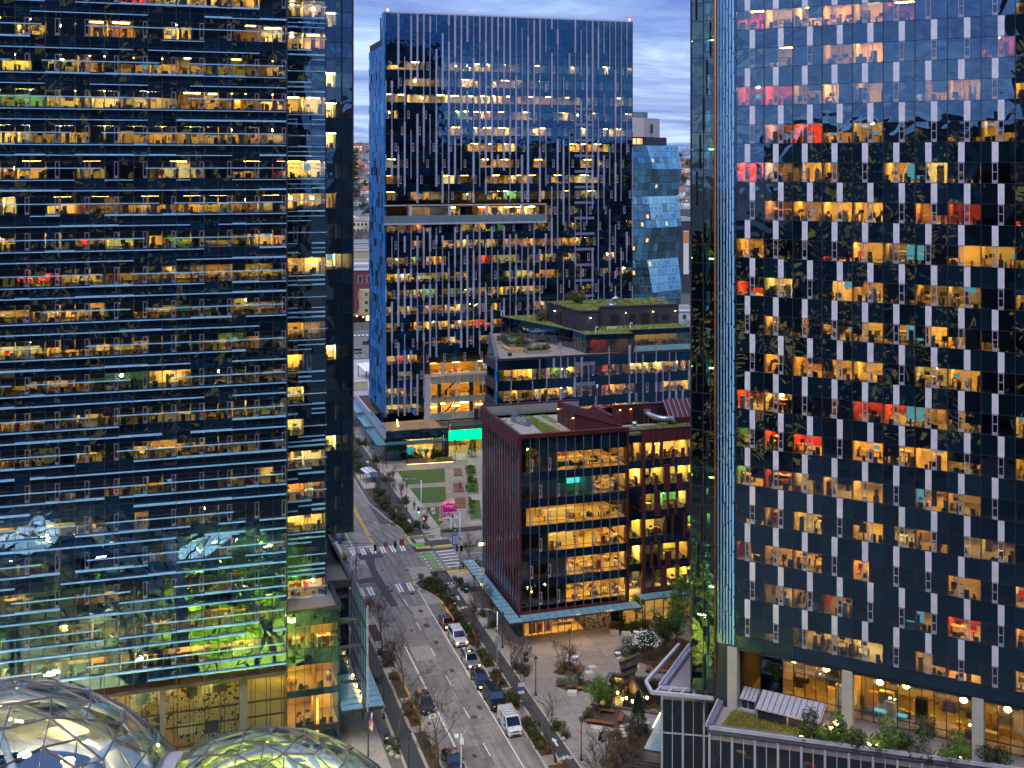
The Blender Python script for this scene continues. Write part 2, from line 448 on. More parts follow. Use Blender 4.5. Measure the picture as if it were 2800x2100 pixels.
# asphalt trench repairs in the junction
p = MB()
p.prism([(33.3, 172.0), (34.5, 172.2), (34.2, 181), (34.0, 189), (34.6, 194), (36.4, 194.2), (36.2, 197), (32.0, 197.4), (32.2, 194.2), (33.1, 193.8), (32.7, 184), (32.9, 178)], 0.0, 0.004, M_PATCH)
p.build('asphalt_patch', road)
p = MB(); p.prism([(30.2, 183.0), (32.6, 183.2), (32.6, 185.4), (30.2, 185.0)], 0.0, 0.004, M_PATCH); p.build('asphalt_patch', road)
p = MB(); p.prism([(41.3, 176.9), (42.3, 179.6), (43.3, 181.0), (46.0, 181.4), (46.4, 178.6), (44.8, 177.8), (44.7, 176)], 0.0, 0.006, M_PATCH); p.build('asphalt_patch', road)
p = MB(); p.prism([(38.9, 182.3), (42.2, 181.6), (42.4, 187.6), (38.95, 188.2)], 0.0, 0.004, M_PALE); p.build('pale_patch', road)
for (x, y, r) in ((38.9, 186.9, .42), (41.1, 196.7, .45), (36.4, 134.8, .45), (36.0, 205.6, .4), (34.9, 188.2, .3), (34.2, 168, .12), (39.7, 147, .2)):
    MB().lathe([(r, 0), (r, .006)], M_PATCH, n=16).build('manhole_cover', road, (x, y, 0.004))
tm = MB(); M_TYM = mat('tyre_mark', (.055, .048, .044), .8, var=.4, scale=5)
for (x0, y0, dx, n, s_) in ((37.0, 200, -.9, 12, 1), (38.3, 200, -1.2, 12, 1), (33.6, 184, .5, 10, -1), (35.0, 183, .6, 10, -1), (40.2, 203, -2.6, 14, 1), (41.4, 204, -2.9, 14, 1)):
    P = [(x0 + dx * (k / n) ** 2 * 1.6, y0 + s_ * k * 1.5 - (10 if s_ > 0 else 0)) for k in range(n + 1)]
    for a, c in zip(P, P[1:]): tm.bar((*a, .0035), (*c, .0035), .16, M_TYM, .002)
tm.build('tyre_mark', road)
for q in range(26):
    x = rnd.choice([31.3, 34.2, 37.2, 39.9]) + rnd.gauss(0, .3); y = rnd.uniform(112, 182); r = rnd.uniform(.15, .5)
    P = [(x + r * (1 + .35 * noise.noise((q, k * .9, 0))) * math.cos(k * .7), y + 1.8 * r * (1 + .35 * noise.noise((q, k * .9, 5))) * math.sin(k * .7)) for k in range(9)]
    b = MB(); b.prism(P, .001, .0045, M_TYM if q % 3 else M_PATCH); b.build('oil_stain', road)
# ---------------------------------------------------------------- painted markings (4 mm above the concrete)
def mark(x0, x1, y0, y1, m=M_LINE, z=0.0, name='lane_marking', par=None): return bx(par or road, name, x0, x1, y0, y1, z + .003, z + .008, m)
for a, b in ((104, 177.4),): mark(38.68, 38.82, a, b)
y = 107
while y < 172: mark(35.74, 35.86, y, y + 3.0); y += 9.2
y = 106
while y < 158:
    mark(32.37, 32.53, y, y + 6.5 if y > 120 else y + 6.4); y += 6.5
mark(35.56, 35.73, 200.4, 330, M_YEL); mark(35.87, 36.04, 200.4, 330, M_YEL)
mark(31.0, 35.5, 200.2, 200.65); mark(31.9, 32.02, 201, 215)
for i in range(6):                                   # crosswalk north side
    for k in range(2): mark(31.2 + i * 1.75 + k * .48, 31.5 + i * 1.75 + k * .48, 196.4, 199.7, name='crosswalk_stripe')
for x in (30.4, 31.9, 36.6, 38.3, 39.7):                      # crosswalk south side
    for k in range(2): mark(x - .9 + k * .5, x - .58 + k * .5, 177.6, 181.2, name='crosswalk_stripe')
for i in range(6):                                   # ladder crosswalk over the side street, green cycle crossing beside it
    y = 186.2 + i * 1.55
    mark(45.7, 48.6, y, y + .42, name='crosswalk_stripe')
    mark(43.05, 44.6, y + .1, y + .75, M_GRNP, name='green_crossing_bar')
    mark(42.72, 43.0, y + .18, y + .62, name='crossing_tick'); mark(44.66, 44.94, y + .18, y + .62, name='crossing_tick')
mark(49.8, 70, 191.6, 191.72); mark(50, 62, 188.4, 188.52)
for x in (47.5, 51, 56): mark(x, x + .5, 187.0, 187.5)
# ---------------------------------------------------------------- left side of the street
KZ = 0.13
def slabbed(name, poly, xs, ys, mt, skip=None, z=KZ, gap=0.025, base=None, piece='paving_slab', stagger=0.0):
    b = MB(); b.prism(poly, -0.18, z - 0.05, base or M_GND)
    o = struct(name, b.build(name))
    tiles(o, piece, xs, ys, z - 0.05, z, mt, gap, skip, stagger)
    return o
slabbed('sidewalk_left', [(19.62, 104), (25.8, 104), (25.8, 181), (19.62, 181)], [21.0, 24.4], rng(104, 181, 26), M_WALK)
sw = bpy.data.objects['sidewalk_left']
tiles(sw, 'paving_slab', [19.65, 21.0], rng(104, 181, 32), KZ - .05, KZ, M_WARMW, .02)
tiles(sw, 'brown_paver', [24.4, 25.75], rng(104, 181, 50), KZ - .05, KZ, M_BRICKP, .02)
def strip(name, x0, x1, y0, y1, mt, z=KZ, kind=True, z0=-0.18):
    o = bx(None, name, x0, x1, y0, y1, z0, z, mt)
    if kind: o['kind'] = 'structure'
    return o
def kerb(name, x0, x1, y0, y1, mt=M_KERB, z=KZ + .01, n=None, par=None):
    n = n or max(1, int((y1 - y0) / 3.2))
    base = bx(None, name, x0 + .02, x1 - .02, y0, y1, -0.18, z - .06, M_KERB); base['kind'] = 'structure'
    pr = empty
    M = MB()
    for i in range(n):
        a, b = y0 + (y1 - y0) * i / n, y0 + (y1 - y0) * (i + 1) / n
        k = link('kerb_stone', ucube(mt), base)
        k.matrix_parent_inverse = base.matrix_basis.inverted()
        k.location = ((x0 + x1) / 2, (a + b) / 2, z - .03); k.scale = (x1 - x0, b - a - .015, .06)
    return base
kerb('kerb_left_inner', 25.8, 26.15, 104, 176)
strip('bike_lane_left', 26.15, 28.1, 104, 176, M_BIKE, z=.09)
kerb('kerb_left_planter', 28.1, 28.45, 104, 166)
strip('planting_bed_left', 28.45, 29.8, 104, 166, M_SOIL, z=.10)
kerb('kerb_left_road', 29.8, 30.05, 104, 134)
kerb('kerb_left_yellow', 29.8, 30.05, 134, 148, M_YEL)
kerb('kerb_left_road', 29.8, 30.05, 148, 181)
for y0, y1 in ((149.5, 151.2), (140.5, 142), (133, 134.4), (122, 124), (156.5, 160), (166, 176)):
    tiles(sw, 'paving_slab', [28.5, 29.15, 29.78], [y0, y1], .10, KZ, M_WALK, .02)
slabbed('sidewalk_corner_left', [(19.62, 176.02), (30.05, 181.02), (30.05, 184.5), (19.62, 184.5)], rng(19.7, 30.0, 5), [181.05, 182.8, 184.5], M_WALK)
mark(28.2, 29.9, 182.4, 183.6, M_YEL, KZ, 'tactile_plate', sw)
slabbed('sidewalk_far_left', [(-20, 195.5), (29.95, 195.5), (29.95, 330), (-20, 330)], rng(19, 29.9, 5), rng(195.6, 262, 20), M_WALK)
mark(28.6, 29.8, 196.0, 198.6, M_YEL, KZ, 'tactile_plate', bpy.data.objects['sidewalk_far_left'])
# ---------------------------------------------------------------- right side of the street
kerb('kerb_right_road', 41.0, 41.3, 104, 160)
kerb('kerb_right_yellow', 41.0, 41.3, 160, 172, M_YEL)
strip('planting_bed_right', 41.3, 42.85, 104, 160, M_SOIL, z=.10)
kerb('kerb_right_bike', 42.85, 43.12, 104, 176)
strip('bike_lane_right', 43.12, 44.72, 104, 181.0, M_BIKE, z=.10)
kerb('kerb_right_walk', 44.72, 44.95, 104, 176)
isl = MB(); isl.prism([(41.3, 160), (42.85, 160), (42.85, 181.3), (41.5, 181.8), (40.1, 181.4), (39.0, 180.2), (39.1, 178.4), (40.2, 176.0), (41.0, 173.2), (41.3, 170)], -0.18, .12, M_SOIL)
struct('planting_island', isl.build('planting_island'))
kp = [(41.05, 160), (41.12, 169.5), (40.95, 172.8), (40.1, 175.7), (38.95, 178.2), (38.8, 180.3), (39.9, 181.7), (41.5, 182.1), (42.9, 181.6)]
kb = MB()
for a, b in zip(kp, kp[1:]): kb.bar((a[0], a[1], .04), (b[0], b[1], .04), .26, M_KERB if a[1] > 172 else M_YEL, .24)
struct('kerb_island', kb.build('kerb_island'))
mark(38.5, 39.6, 179.6, 181.5, M_YEL, .0, 'tactile_plate')
for y0, y1 in ((152.8, 154.2), (146.0, 147.2), (139.6, 140.9), (132.4, 134.6), (121.2, 123.4), (114, 116), (159, 160)):
    tiles(bpy.data.objects['sidewalk_left'], 'paving_slab', [41.32, 42.1, 42.83], [y0, y1], .10, KZ, M_WARMW, .02)
A = (.59, .81); Bv = (.83, -.56)
POOL = [(56.94, 140.6), (51.6, 133.27), (59.5, 127.95), (64.85, 135.25)]
def inpoly(x, y, P):
    c = False; n = len(P)
    for i in range(n):
        a, b = P[i], P[(i + 1) % n]
        if (a[1] > y) != (b[1] > y) and x < (b[0] - a[0]) * (y - a[1]) / (b[1] - a[1]) + a[0]: c = not c
    return c
BIG = [(57.0, 141.6), (50.2, 133.3), (59.5, 126.9), (66, 135.3)]
pb = MB(); 
# plaza base leaves the pool basin open
pb.prism([(44.95, 104), (50.4, 104), (50.4, 176), (44.95, 176)], -0.18, .07, M_GND)
pb.prism([(50.42, 141.7), (84, 141.7), (84, 176), (50.42, 176)], -0.18, .07, M_GND)
pb.prism([(50.42, 104), (84, 104), (84, 126.8), (50.42, 126.8)], -0.18, .07, M_GND)
pb.prism([(50.42, 126.84), (57.5, 126.84), (50.42, 133.0)], -0.18, .07, M_GND)
pb.prism([(50.42, 133.6), (56.4, 141.66), (50.42, 141.66)], -0.18, .07, M_GND)
pb.prism([(57.6, 141.66), (65.3, 135.3), (60, 127.5), (61, 126.84), (84, 126.84), (84, 141.66)], -0.18, .07, M_GND)
plaza = struct('plaza', pb.build('plaza'))
tiles(plaza, 'paving_slab', [44.97, 46.2, 48.6, 51.0, 53.4, 55.8, 58.2, 60.6, 63.0, 65.4, 67.8, 70.2, 72.6, 75.0], rng(112, 155.6, 22), .07, KZ, M_PLAZA, .03, skip=lambda x, y: inpoly(x, y, BIG) or (x > 60 and y < 118), stagger=0.0)
tiles(plaza, 'pale_slab', [44.97, 46.2], rng(155.6, 181, 12), .07, KZ, M_WALK, .03)
tiles(plaza, 'paving_slab', [46.2, 48.4], rng(155.6, 174, 10), .07, KZ, M_WARMW, .03)
corner = slabbed('sidewalk_corner_right', [(44.95, 176.05), (84, 176.05), (84, 184.5), (46.2, 184.5), (44.95, 182)], rng(45, 60, 7), [176.1, 178.8, 181.6, 184.4], M_WALK)
mark(45.0, 47.0, 183.4, 184.3, M_YEL, KZ, 'tactile_plate', corner); mark(46.6, 48.4, 182.2, 183.0, M_YEL, KZ, 'tactile_plate', corner)
# pool: basin, water, rim
wt = NT('pool_water')
wb = wt.n('ShaderNodeBump', {'Height': wt.noise(wt.pos(), 2.2, 3), 'Strength': .25, 'Distance': .03}).outputs[0]
M_WATER = wt.out(wt.n('ShaderNodeBsdfPrincipled', {'Base Color': (0.018, 0.014, 0.010, 1), 'Roughness': .07, 'Normal': wb, 'Specular IOR Level': .6}).outputs[0])
M_RIM = mat('pool_rim_stone', (0.085, 0.075, 0.08), 0.5)
w = MB(); w.prism(POOL, -.17, .06, M_WATER); struct('water', w.build('water'))
def grow(P, d):
    c = Vector((sum(p[0] for p in P) / 4, sum(p[1] for p in P) / 4)); return [tuple(Vector(p) + (Vector(p) - c).normalized() * d * 1.414) for p in P]
O1, O2 = grow(POOL, .4), grow(POOL, 1.75)
for k in range(4):
    b = MB(); b.prism([O1[k], O1[(k + 1) % 4], O2[(k + 1) % 4], O2[k]], -.17, .118 + .002 * k, M_PLAZA); b.build('apron_slab', bpy.data.objects['water'])
rim = MB()
for a, b in zip(POOL, POOL[1:] + POOL[:1]):
    d = Vector((b[0] - a[0], b[1] - a[1])).normalized() * .24
    rim.bar((a[0] - d.x, a[1] - d.y, .1), (b[0] + d.x, b[1] + d.y, .1), .48, M_RIM, .36 + .002 * len(rim.f))
rim.build('stone_rim', bpy.data.objects['water'])
# ---------------------------------------------------------------- north block: pavement, cycle lane, lawns, walkway
nb = MB(); nb.prism([(42.5, 196.0), (84, 195.6), (84, 330), (39.2, 330), (39.15, 232), (40.2, 220), (42.4, 210)], -0.18, .06, M_GND)
npv = struct('sidewalk_far_right', nb.build('sidewalk_far_right'))
def nskip(x, y): return x < 42.4 + max(0, (210 - y)) * 0 and False
tiles(npv, 'paving_slab', [45.6, 47.4, 49.2], rng(196.2, 292, 34), .06, KZ, M_WALK, .03)
tiles(npv, 'paving_slab', rng(49.2, 75, 10), rng(196.2, 252.6, 16), .06, .11, M_PLAZA, .03)
tiles(npv, 'paving_slab', rng(49.2, 75, 10), rng(252.6, 266, 4), .06, .11, M_WALK, .03)
ns = MB(); ns.prism([(44.6, 204.5), (46.0, 204.5), (45.5, 330), (43.3, 330), (43.3, 225), (43.7, 212)], .06, .115, M_BIKE); ns.build('bike_lane', npv)
nbd = MB(); nbd.prism([(42.7, 204), (44.3, 204.2), (43.4, 212), (43.0, 226), (43.0, 300), (39.9, 300), (39.9, 246), (40.4, 226), (41.6, 214)], .06, .11, M_SOIL); nbd.build('planting_bed', npv)
tiles(npv, 'paving_slab', [39.9, 41.4, 43.0], rng(236, 250, 6), .112, .14, M_WALK, .03)
kn = MB()
for a, b in zip([(46, 195.9), (43.2, 196.6), (42.3, 198.4), (42.2, 208), (40.6, 216), (39.2, 226), (39.1, 234)], [(43.2, 196.6), (42.3, 198.4), (42.2, 208), (40.6, 216), (39.2, 226), (39.1, 234), (39.1, 300)]): kn.bar((*a, .03), (*b, .03), .25, M_KERB, .24)
kn.bar((46, 195.9, .03), (84, 195.6, .03), .25, M_KERB, .24)
kn.build('kerb_stone', npv)
for (x0, x1, y0, y1, m) in ((42.5, 44.8, 201.6, 203.6, M_GRNP), (42.5, 44.4, 197.6, 199.2, M_GRNP), (42.0, 42.5, 199, 203.8, M_YEL), (44.85, 45.3, 201.4, 203.8, M_YEL), (42.6, 45.2, 196.3, 197.3, M_YEL), (46.2, 49.0, 196.2, 197.0, M_YEL), (45.3, 49.2, 197.1, 200, M_PATCH), (42.6, 46.8, 203.7, 204.4, M_PATCH)):
    mark(x0, x1, y0, y1, m, .126, 'painted_plate', npv)
for k in range(4): mark(43.3 + k * .42, 43.52 + k * .42, 199.4, 201.4, M_LINE, .13, 'crosswalk_stripe', npv)
lawn_d = [[(49.2, 247.4), (59.8, 246.6), (57.4, 236.0), (49.2, 236.6)], [(49.2, 233.4), (56.6, 232.6), (54.2, 222.2), (49.2, 222.6)], [(49.2, 219.6), (53.2, 219.2), (51.6, 211.5), (49.2, 207.5)]]
for P in lawn_d:
    b = MB(); b.prism(P, .07, .16, M_LAWN); o = b.build('lawn'); o['kind'] = 'structure'
wv = MB(); wv.prism([(57.4, 207), (55.2, 206.4), (62.0, 234), (65.6, 248.5), (70, 262), (74, 262), (68.6, 240), (60.2, 206)], .115, .14, mat('walkway_paving', (0.34, 0.29, 0.26), .7, isl=.05))
wv.build('walkway_paving', npv)
# bike symbols, arrows, SLOW lettering
def bike_symbol(x, y, z, par):
    b = MB(); t = .09
    for cy_ in (-.45, .45):
        n = 14
        for k in range(n):
            a0, a1 = 2 * PI * k / n, 2 * PI * (k + 1) / n
            b.add([(x + cy_ + .3 * math.cos(a0), y + .3 * math.sin(a0), z), (x + cy_ + .3 * math.cos(a1), y + .3 * math.sin(a1), z), (x + cy_ + .2 * math.cos(a1), y + .2 * math.sin(a1), z), (x + cy_ + .2 * math.cos(a0), y + .2 * math.sin(a0), z)], [(3, 2, 1, 0)], M_LINE)
    for p_, q_ in (((-.45, 0), (-.1, .45)), ((-.1, .45), (.35, .4)), ((.45, 0), (.3, .6)), ((-.1, .0), (.35, .4)), ((-.45, 0), (-.1, 0)), ((-.1, 0), (-.2, .6))):
        b.bar((x + p_[0], y + p_[1], z), (x + q_[0], y + q_[1], z), .08, M_LINE, .002)
    b.build('bike_symbol', par)
def arrow(x, y, z, par, s=1.0):
    b = MB(); b.prism([(x - .12 * s, y - 1.0 * s), (x + .12 * s, y - 1.0 * s), (x + .12 * s, y + .2 * s), (x + .4 * s, y + .2 * s), (x, y + 1.0 * s), (x - .4 * s, y + .2 * s), (x - .12 * s, y + .2 * s)], z, z + .004, M_LINE)
    b.build('lane_arrow', par)
br_ = bpy.data.objects['bike_lane_right']
def keep(o, par): o.matrix_parent_inverse = par.matrix_basis.inverted(); return o
for fn, x, y, z in ((bike_symbol, 43.95, 168.2, .106), (arrow, 43.95, 172.4, .103), (bike_symbol, 43.9, 122.2, .106), (arrow, 43.9, 126.0, .103), (bike_symbol, 44.75, 207.6, .121), (arrow, 44.6, 212.3, .118), (bike_symbol, 44.3, 251, .121), (arrow, 44.3, 257, .118)):
    fn(x, y, z, None); o = COL.objects[-1]; o.parent = npv if y > 200 else br_
    if y < 200: keep(o, br_)
def text(body, size, loc, rot, mt, parent=None, ext=.002, name='lettering', sx=1.0, align='CENTER', shear=0.0):
    c = bpy.data.curves.new('lettering', 'FONT'); c.body = body; c.size = size; c.extrude = ext; c.align_x = align; c.align_y = 'CENTER'; c.shear = shear
    c.materials.append(mt)
    o = bpy.data.objects.new(name, c); COL.objects.link(o); o.location = loc; o.rotation_euler = rot; o.scale = (sx, 1, 1)
    dg = bpy.context.evaluated_depsgraph_get(); me = bpy.data.meshes.new_from_object(o.evaluated_get(dg)); M0 = (o.location.copy(), o.rotation_euler.copy(), o.scale.copy()); bpy.data.objects.remove(o)
    o = link(name, me); o.location, o.rotation_euler, o.scale = M0
    if parent: o.parent = parent
    return o
keep(text('SLOW', 1.5, (43.95, 177.4, .108), (0, 0, 0), M_LINE, br_, sx=.42), br_)
for k in range(3): keep(mark(43.3 + k * .55, 43.6 + k * .55, 178.6, 179.1, M_LINE, .1, 'yield_tick', br_), br_)
# ---------------------------------------------------------------- far flat land and the hill
def hz(d):
    if d < 1050: return 0.0
    t = min(1, (d - 1050) / 950.0)
    return 80 * (t * t * (3 - 2 * t)) ** .85
M_HILL = mat('hill_scrub', (0.070, 0.062, 0.062), 0.95, var=0.35, scale=0.05)
hb = MB(); NX, NY = 60, 40
for j in range(NY + 1):
    for i in range(NX + 1):
        sx_ = -.75 + 1.5 * i / NX; d = 950 + 3000 * (j / NY) ** 1.4
        hb.v.append((d * (sx_ * RGT[0] + FWD[0]), d * (sx_ * RGT[1] + FWD[1]), hz(d) + (4 * noise.noise((sx_ * 9, d / 220, 0)) if d > 1500 else 0) - .25))
for j in range(NY):
    for i in range(NX):
        a = j * (NX + 1) + i; hb.f.append((a, a + 1, a + NX + 2, a + NX + 1)); hb.mi.append(0)
hb.m(M_HILL); struct('hill', hb.build('hill', smooth=True))
b = MB(); b.box(36, 130, 396, 446, -.19, -.02, mat('lot_asphalt', (0.13, 0.125, 0.125), .85, var=.2, stain=((.2, .19, .18), .3, .4))); struct('parking_lot', b.build('parking_lot'))
b = MB(); b.box(40, 120, 318, 394, -.19, -.02, mat('gravel_yard', (0.34, 0.33, 0.35), .95, var=.2, scale=.6)); struct('gravel_yard', b.build('gravel_yard'))
b = MB(); b.box(-100, 300, 448, 468, -.19, -.01, M_GND); fr = struct('far_road', b.build('far_road'))
for i in range(14): mark(64 + i * 1.6, 64.8 + i * 1.6, 447.6, 451.5, M_LINE, 0, 'crosswalk_stripe', fr)
mark(64, 90, 459.5, 461, M_GRNP, 0, 'green_lane', fr); mark(64, 100, 454.6, 454.9, M_LINE, 0, 'lane_marking', fr)
for i in range(5): mark(62 + i * 2.8, 62.12 + i * 2.8, 398, 404, M_LINE, 0, 'bay_line', bpy.data.objects['parking_lot'])
# ================================================================ left office tower (horizontal aluminium fins) on its podium
T1 = empty('office_tower', (13.4, 131.0, 0), 0, 'dark glass office tower with rows of horizontal sky tinted fins behind the glass domes', 'tower')
rnd = random.Random(11)
FH = 3.85; NB = 24; BW = 1.5; NF = 26
def zb(k): return 12.6 + FH * k
pan, spn, vfr, finA, finB = [], [], [], [], []
imb = MB()
for k in range(NF):
    z = zb(k)
    vis = k < 20
    for i in range(NB):
        x1 = -.15 - i * BW; x0 = x1 - BW
        if vis: pan.append((x0 + .02, x1 - .02, 0.02, .07, z, z + 1.84, M_VIS))
        spn.append((x0 + .02, x1 - .02, 0.02, .07, z + 1.88, z + 2.86, M_SPN)); spn.append((x0 + .02, x1 - .02, 0.02, .07, z + 2.89, z + 3.82, M_SPN))
        if vis and (i + (k // 7) * 0) % 2 == 0:
            xa, xb_ = x1 - .50, x1 - .06
            if i > 3: xa, xb_ = x0 + .98, x0 + 1.42
            vfr += [(xa, xa + .07, -.03, .015, z, z + 1.86, M_VFR), (xb_ - .07, xb_, -.03, .015, z, z + 1.86, M_VFR), (xa + .07, xb_ - .07, -.03, .015, z, z + .28, M_VFR), (xa + .07, xb_ - .07, -.03, .015, z + 1.76, z + 1.86, M_VFR)]
    if vis:
        # long thin fin across the windows
        x = -.45 if rnd.random() < .85 else -rnd.randint(1, 4) * BW
        while x > -NB * BW:
            n = rnd.randint(6, 14); xe = max(-NB * BW, x - n * BW)
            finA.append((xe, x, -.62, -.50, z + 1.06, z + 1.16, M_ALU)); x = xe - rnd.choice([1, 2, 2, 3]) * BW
    for zz in (z - .24, z - 1.38):
        i = 0
        while i < NB:
            n = rnd.choice([1, 2, 2, 3, 4]); on = rnd.random() < .84
            th = rnd.choice([.09, .09, .19])
            if on:
                for q in range(i, min(NB, i + n)):
                    x1 = -.15 - q * BW
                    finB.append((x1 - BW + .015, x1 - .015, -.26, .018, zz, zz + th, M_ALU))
            i += n
field(T1, 'vision_pane', pan); field(T1, 'spandrel_pane', spn); field(T1, 'vent_frame', vfr)
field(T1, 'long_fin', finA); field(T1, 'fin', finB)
fr = MB()
for i in range(NB + 1): fr.box(-.15 - i * BW - .03, -.15 - i * BW + .03, -.005, .12, 10.25, zb(NF), M_FRM)
for k in range(NF):
    for q in (0, 1.86, 2.875): fr.box(-NB * BW, 0, .0, .11, zb(k) + q - .02, zb(k) + q + .015, M_FRM)
fr.box(-.16, .0, -.12, .4, 9.6, zb(NF), M_FRM)
fr.build('mullion_grid', T1)
lobby = [(-NB * BW, -.16, .02, .07, 11.0, 12.56, M_SPN)]
field(T1, 'base_spandrel', lobby)
# slabs, rooms
sb = MB()
for k in range(NF):
    z = zb(k)
    sb.box(-NB * BW, -.2, .15, 9, z + 1.95, z + 3.75, M_CORE)
sb.box(-NB * BW, -.05, 6.5, 30, 10.3, zb(NF), M_CORE)
sb.box(-NB * BW, -.05, .0, 30, 9.9, 10.28, M_FRM)
sb.build('floor_slab', T1)
for k in range(20):
    z = zb(k); xs = [0]
    while xs[-1] > -NB * BW: xs.append(xs[-1] - rnd.choice([1, 2, 2, 2, 3, 4]) * BW)
    xs = [-q - 0 for q in xs]; xs = sorted(-q for q in xs)
    p_ = (1, .8, .5, .5, .7, .6, .7, .85, .95, .95, .95, .95, .95, .9, .9, .95, .9, .97, .85, .85)[k]
    rooms(T1, rnd, xs, .15, z - .04, z + 1.95, lambda i, x: rnd.random() < p_, mb=imb, depth=5.0)
    # roller shades part-way down behind some windows
    i = 0
    while i < NB:
        n = rnd.choice([1, 1, 2, 3]); h = rnd.choice([0, .5, .7, .8, .8, .9, 1.1, 1.84]) if k > 0 else 0
        if h:
            for q in range(i, min(NB, i + n)):
                x1 = -.15 - q * BW; imb.box(x1 - BW + .06, x1 - .06, .12, .14, z + 1.84 - h, z + 1.84, M_SHADE)
        i += n
imb.build('interior', T1, kind='stuff')
# --- recessed middle bay with four fin lines a floor
pan, spn, fin, vf, imb = [], [], [], [], MB()
for k in range(1, 24):
    z = zb(k)
    for i in range(3):
        x0 = .2 + i * 1.62; x1 = x0 + 1.62
        pan.append((x0 + .02, x1 - .02, 6.0, 6.05, z, z + 1.84, M_VIS)); spn.append((x0 + .02, x1 - .02, 6.0, 6.05, z + 1.88, z + 3.82, M_SPN))
        for q, zz in enumerate((z - .28, z - .85, z - 1.4)):
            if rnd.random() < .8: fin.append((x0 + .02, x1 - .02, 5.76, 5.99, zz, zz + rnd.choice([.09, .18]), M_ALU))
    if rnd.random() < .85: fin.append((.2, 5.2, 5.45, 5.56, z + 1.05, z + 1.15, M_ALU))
    xa = .2 + 1.62 * rnd.choice([1, 2]) - .5
    vf += [(xa, xa + .07, 5.95, 5.99, z, z + 1.86, M_VFR), (xa + .4, xa + .47, 5.95, 5.99, z, z + 1.86, M_VFR), (xa + .07, xa + .4, 5.95, 5.99, z, z + .25, M_VFR)]
    imb.box(.1, 5.1, 6.15, 12, z + 1.95, z + 3.75, M_CORE)
    rooms(T1, rnd, [.1, 2.6, 5.0], 6.15, z - .04, z + 1.95, lambda i, x: rnd.random() < .62, mb=imb, depth=4)
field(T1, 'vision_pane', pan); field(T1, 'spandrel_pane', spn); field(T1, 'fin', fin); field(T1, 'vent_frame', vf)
imb.box(.05, 5.0, 11, 30, 16, zb(24), M_CORE); imb.box(5.06, 5.2, 6.0, 30, 16, zb(24), M_FRM)
imb.build('interior', T1, kind='stuff')
# --- slim dark corner stack farther back
cx = [4.6, 5.35, 6.1, 7.45, 8.2, 9.55]; pan, spn, imb = [], [], MB()
fr = MB()
for k in range(2, 24):
    z = zb(k) - .25
    for i in range(5):
        pan.append((cx[i] + .02, cx[i + 1] - .02, 13.6, 13.65, z, z + 1.85, M_VIS)); spn.append((cx[i] + .02, cx[i + 1] - .02, 13.6, 13.65, z + 1.9, z + 3.82, M_SPN))
    fr.box(4.5, 9.7, 13.55, 13.7, z - .03, z + .02, M_FRM)
    imb.box(4.6, 9.5, 13.75, 19, z + 2.0, z + 3.7, M_CORE)
    L = k in (5, 8, 11, 13, 15, 16, 17, 19, 20)
    rooms(T1, rnd, [4.65, 7.5, 9.5], 13.75, z - .04, z + 2.0, lambda i, x: L and i == 0, mb=imb, depth=3.5, lamp=M_LAMPW, n_lamp=2, wall=lambda i: M_WALLS[0])
for x in (6.1, 8.2): fr.box(x - .07, x + .07, 13.35, 13.6, 21.2, zb(24), M_BLACK)
fr.box(9.5, 9.72, 13.5, 30, 21.0, zb(24), M_FRM); fr.box(4.5, 9.5, 13.9, 30, 20.9, 21.3, M_FRM)
fr.box(4.7, 9.5, 18, 30, 21.3, zb(24), M_CORE)
fr.build('corner_frame', T1); field(T1, 'corner_pane', pan); field(T1, 'spandrel_pane', spn); imb.build('interior', T1, kind='stuff')
# --- podium under the recessed bay
PD = empty('podium', (13.4, 132.4, 0), 0, 'glazed podium with lit cafe storeys and gravel roof under the tower with sky tinted fins', 'building')
M_GRAV = mat('roof_gravel', (0.16, 0.155, 0.16), .95, var=.5, scale=9, bump=.6, bscale=14)
M_VOR = None
s = NT('cracked_mosaic_wall')
vn = s.n('ShaderNodeTexVoronoi', {'Vector': s.pos(), 'Scale': 3.2}, feature='DISTANCE_TO_EDGE').outputs['Distance']
vr = s.n('ShaderNodeTexVoronoi', {'Vector': s.pos(), 'Scale': 3.2}).outputs['Color']
f1 = s.n('ShaderNodeMapRange', {0: vn, 1: .02, 2: .05}).outputs[0]
f2 = s.math('GREATER_THAN', s.n('ShaderNodeSeparateColor', {0: vr}).outputs[0], .12)
M_VOR = s.out(s.n('ShaderNodeBsdfPrincipled', {'Base Color': s.mix(s.math('MULTIPLY', f1, f2), (.02, .015, .01, 1), (.62, .5, .3, 1)), 'Roughness': .7}).outputs[0])
pan = []
for (z0, z1, m) in ((14.6, 16.35, M_SPN), (12.0, 14.55, M_VIS), (10.1, 11.95, M_SPN), (7.25, 10.05, M_VIS), (6.45, 7.2, M_SPN), (3.0, 6.4, M_VIS), (.2, 2.4, M_VIS)):
    for i in range(6): pan.append((.05 + i * 1.02, .05 + i * 1.02 + .98, 0, .05, z0, z1, m))
for i in range(14):
    x1 = -.1 - i * 1.7
    for (z0, z1) in ((6.6, 9.4), (4.9, 6.5), (2.6, 4.8), (.2, 2.5)): pan.append((x1 - 1.66, x1 - .02, .2, .25, z0, z1, M_VIS))
field(PD, 'pane', pan)
fr = MB()
for i in range(7): fr.box(.03 + i * 1.02 - .025, .03 + i * 1.02 + .025, -.06, .1, 0, 16.4, M_FRM)
for i in range(15):
    for q in (0, .45): fr.box(-.1 - i * 1.7 - q - .035, -.1 - i * 1.7 - q + .035, .1, .32, 0, 9.5, M_BLACK)
for z in (2.55, 4.85, 6.55): fr.box(-24, -.1, .1, .3, z - .06, z + .06, M_BLACK)
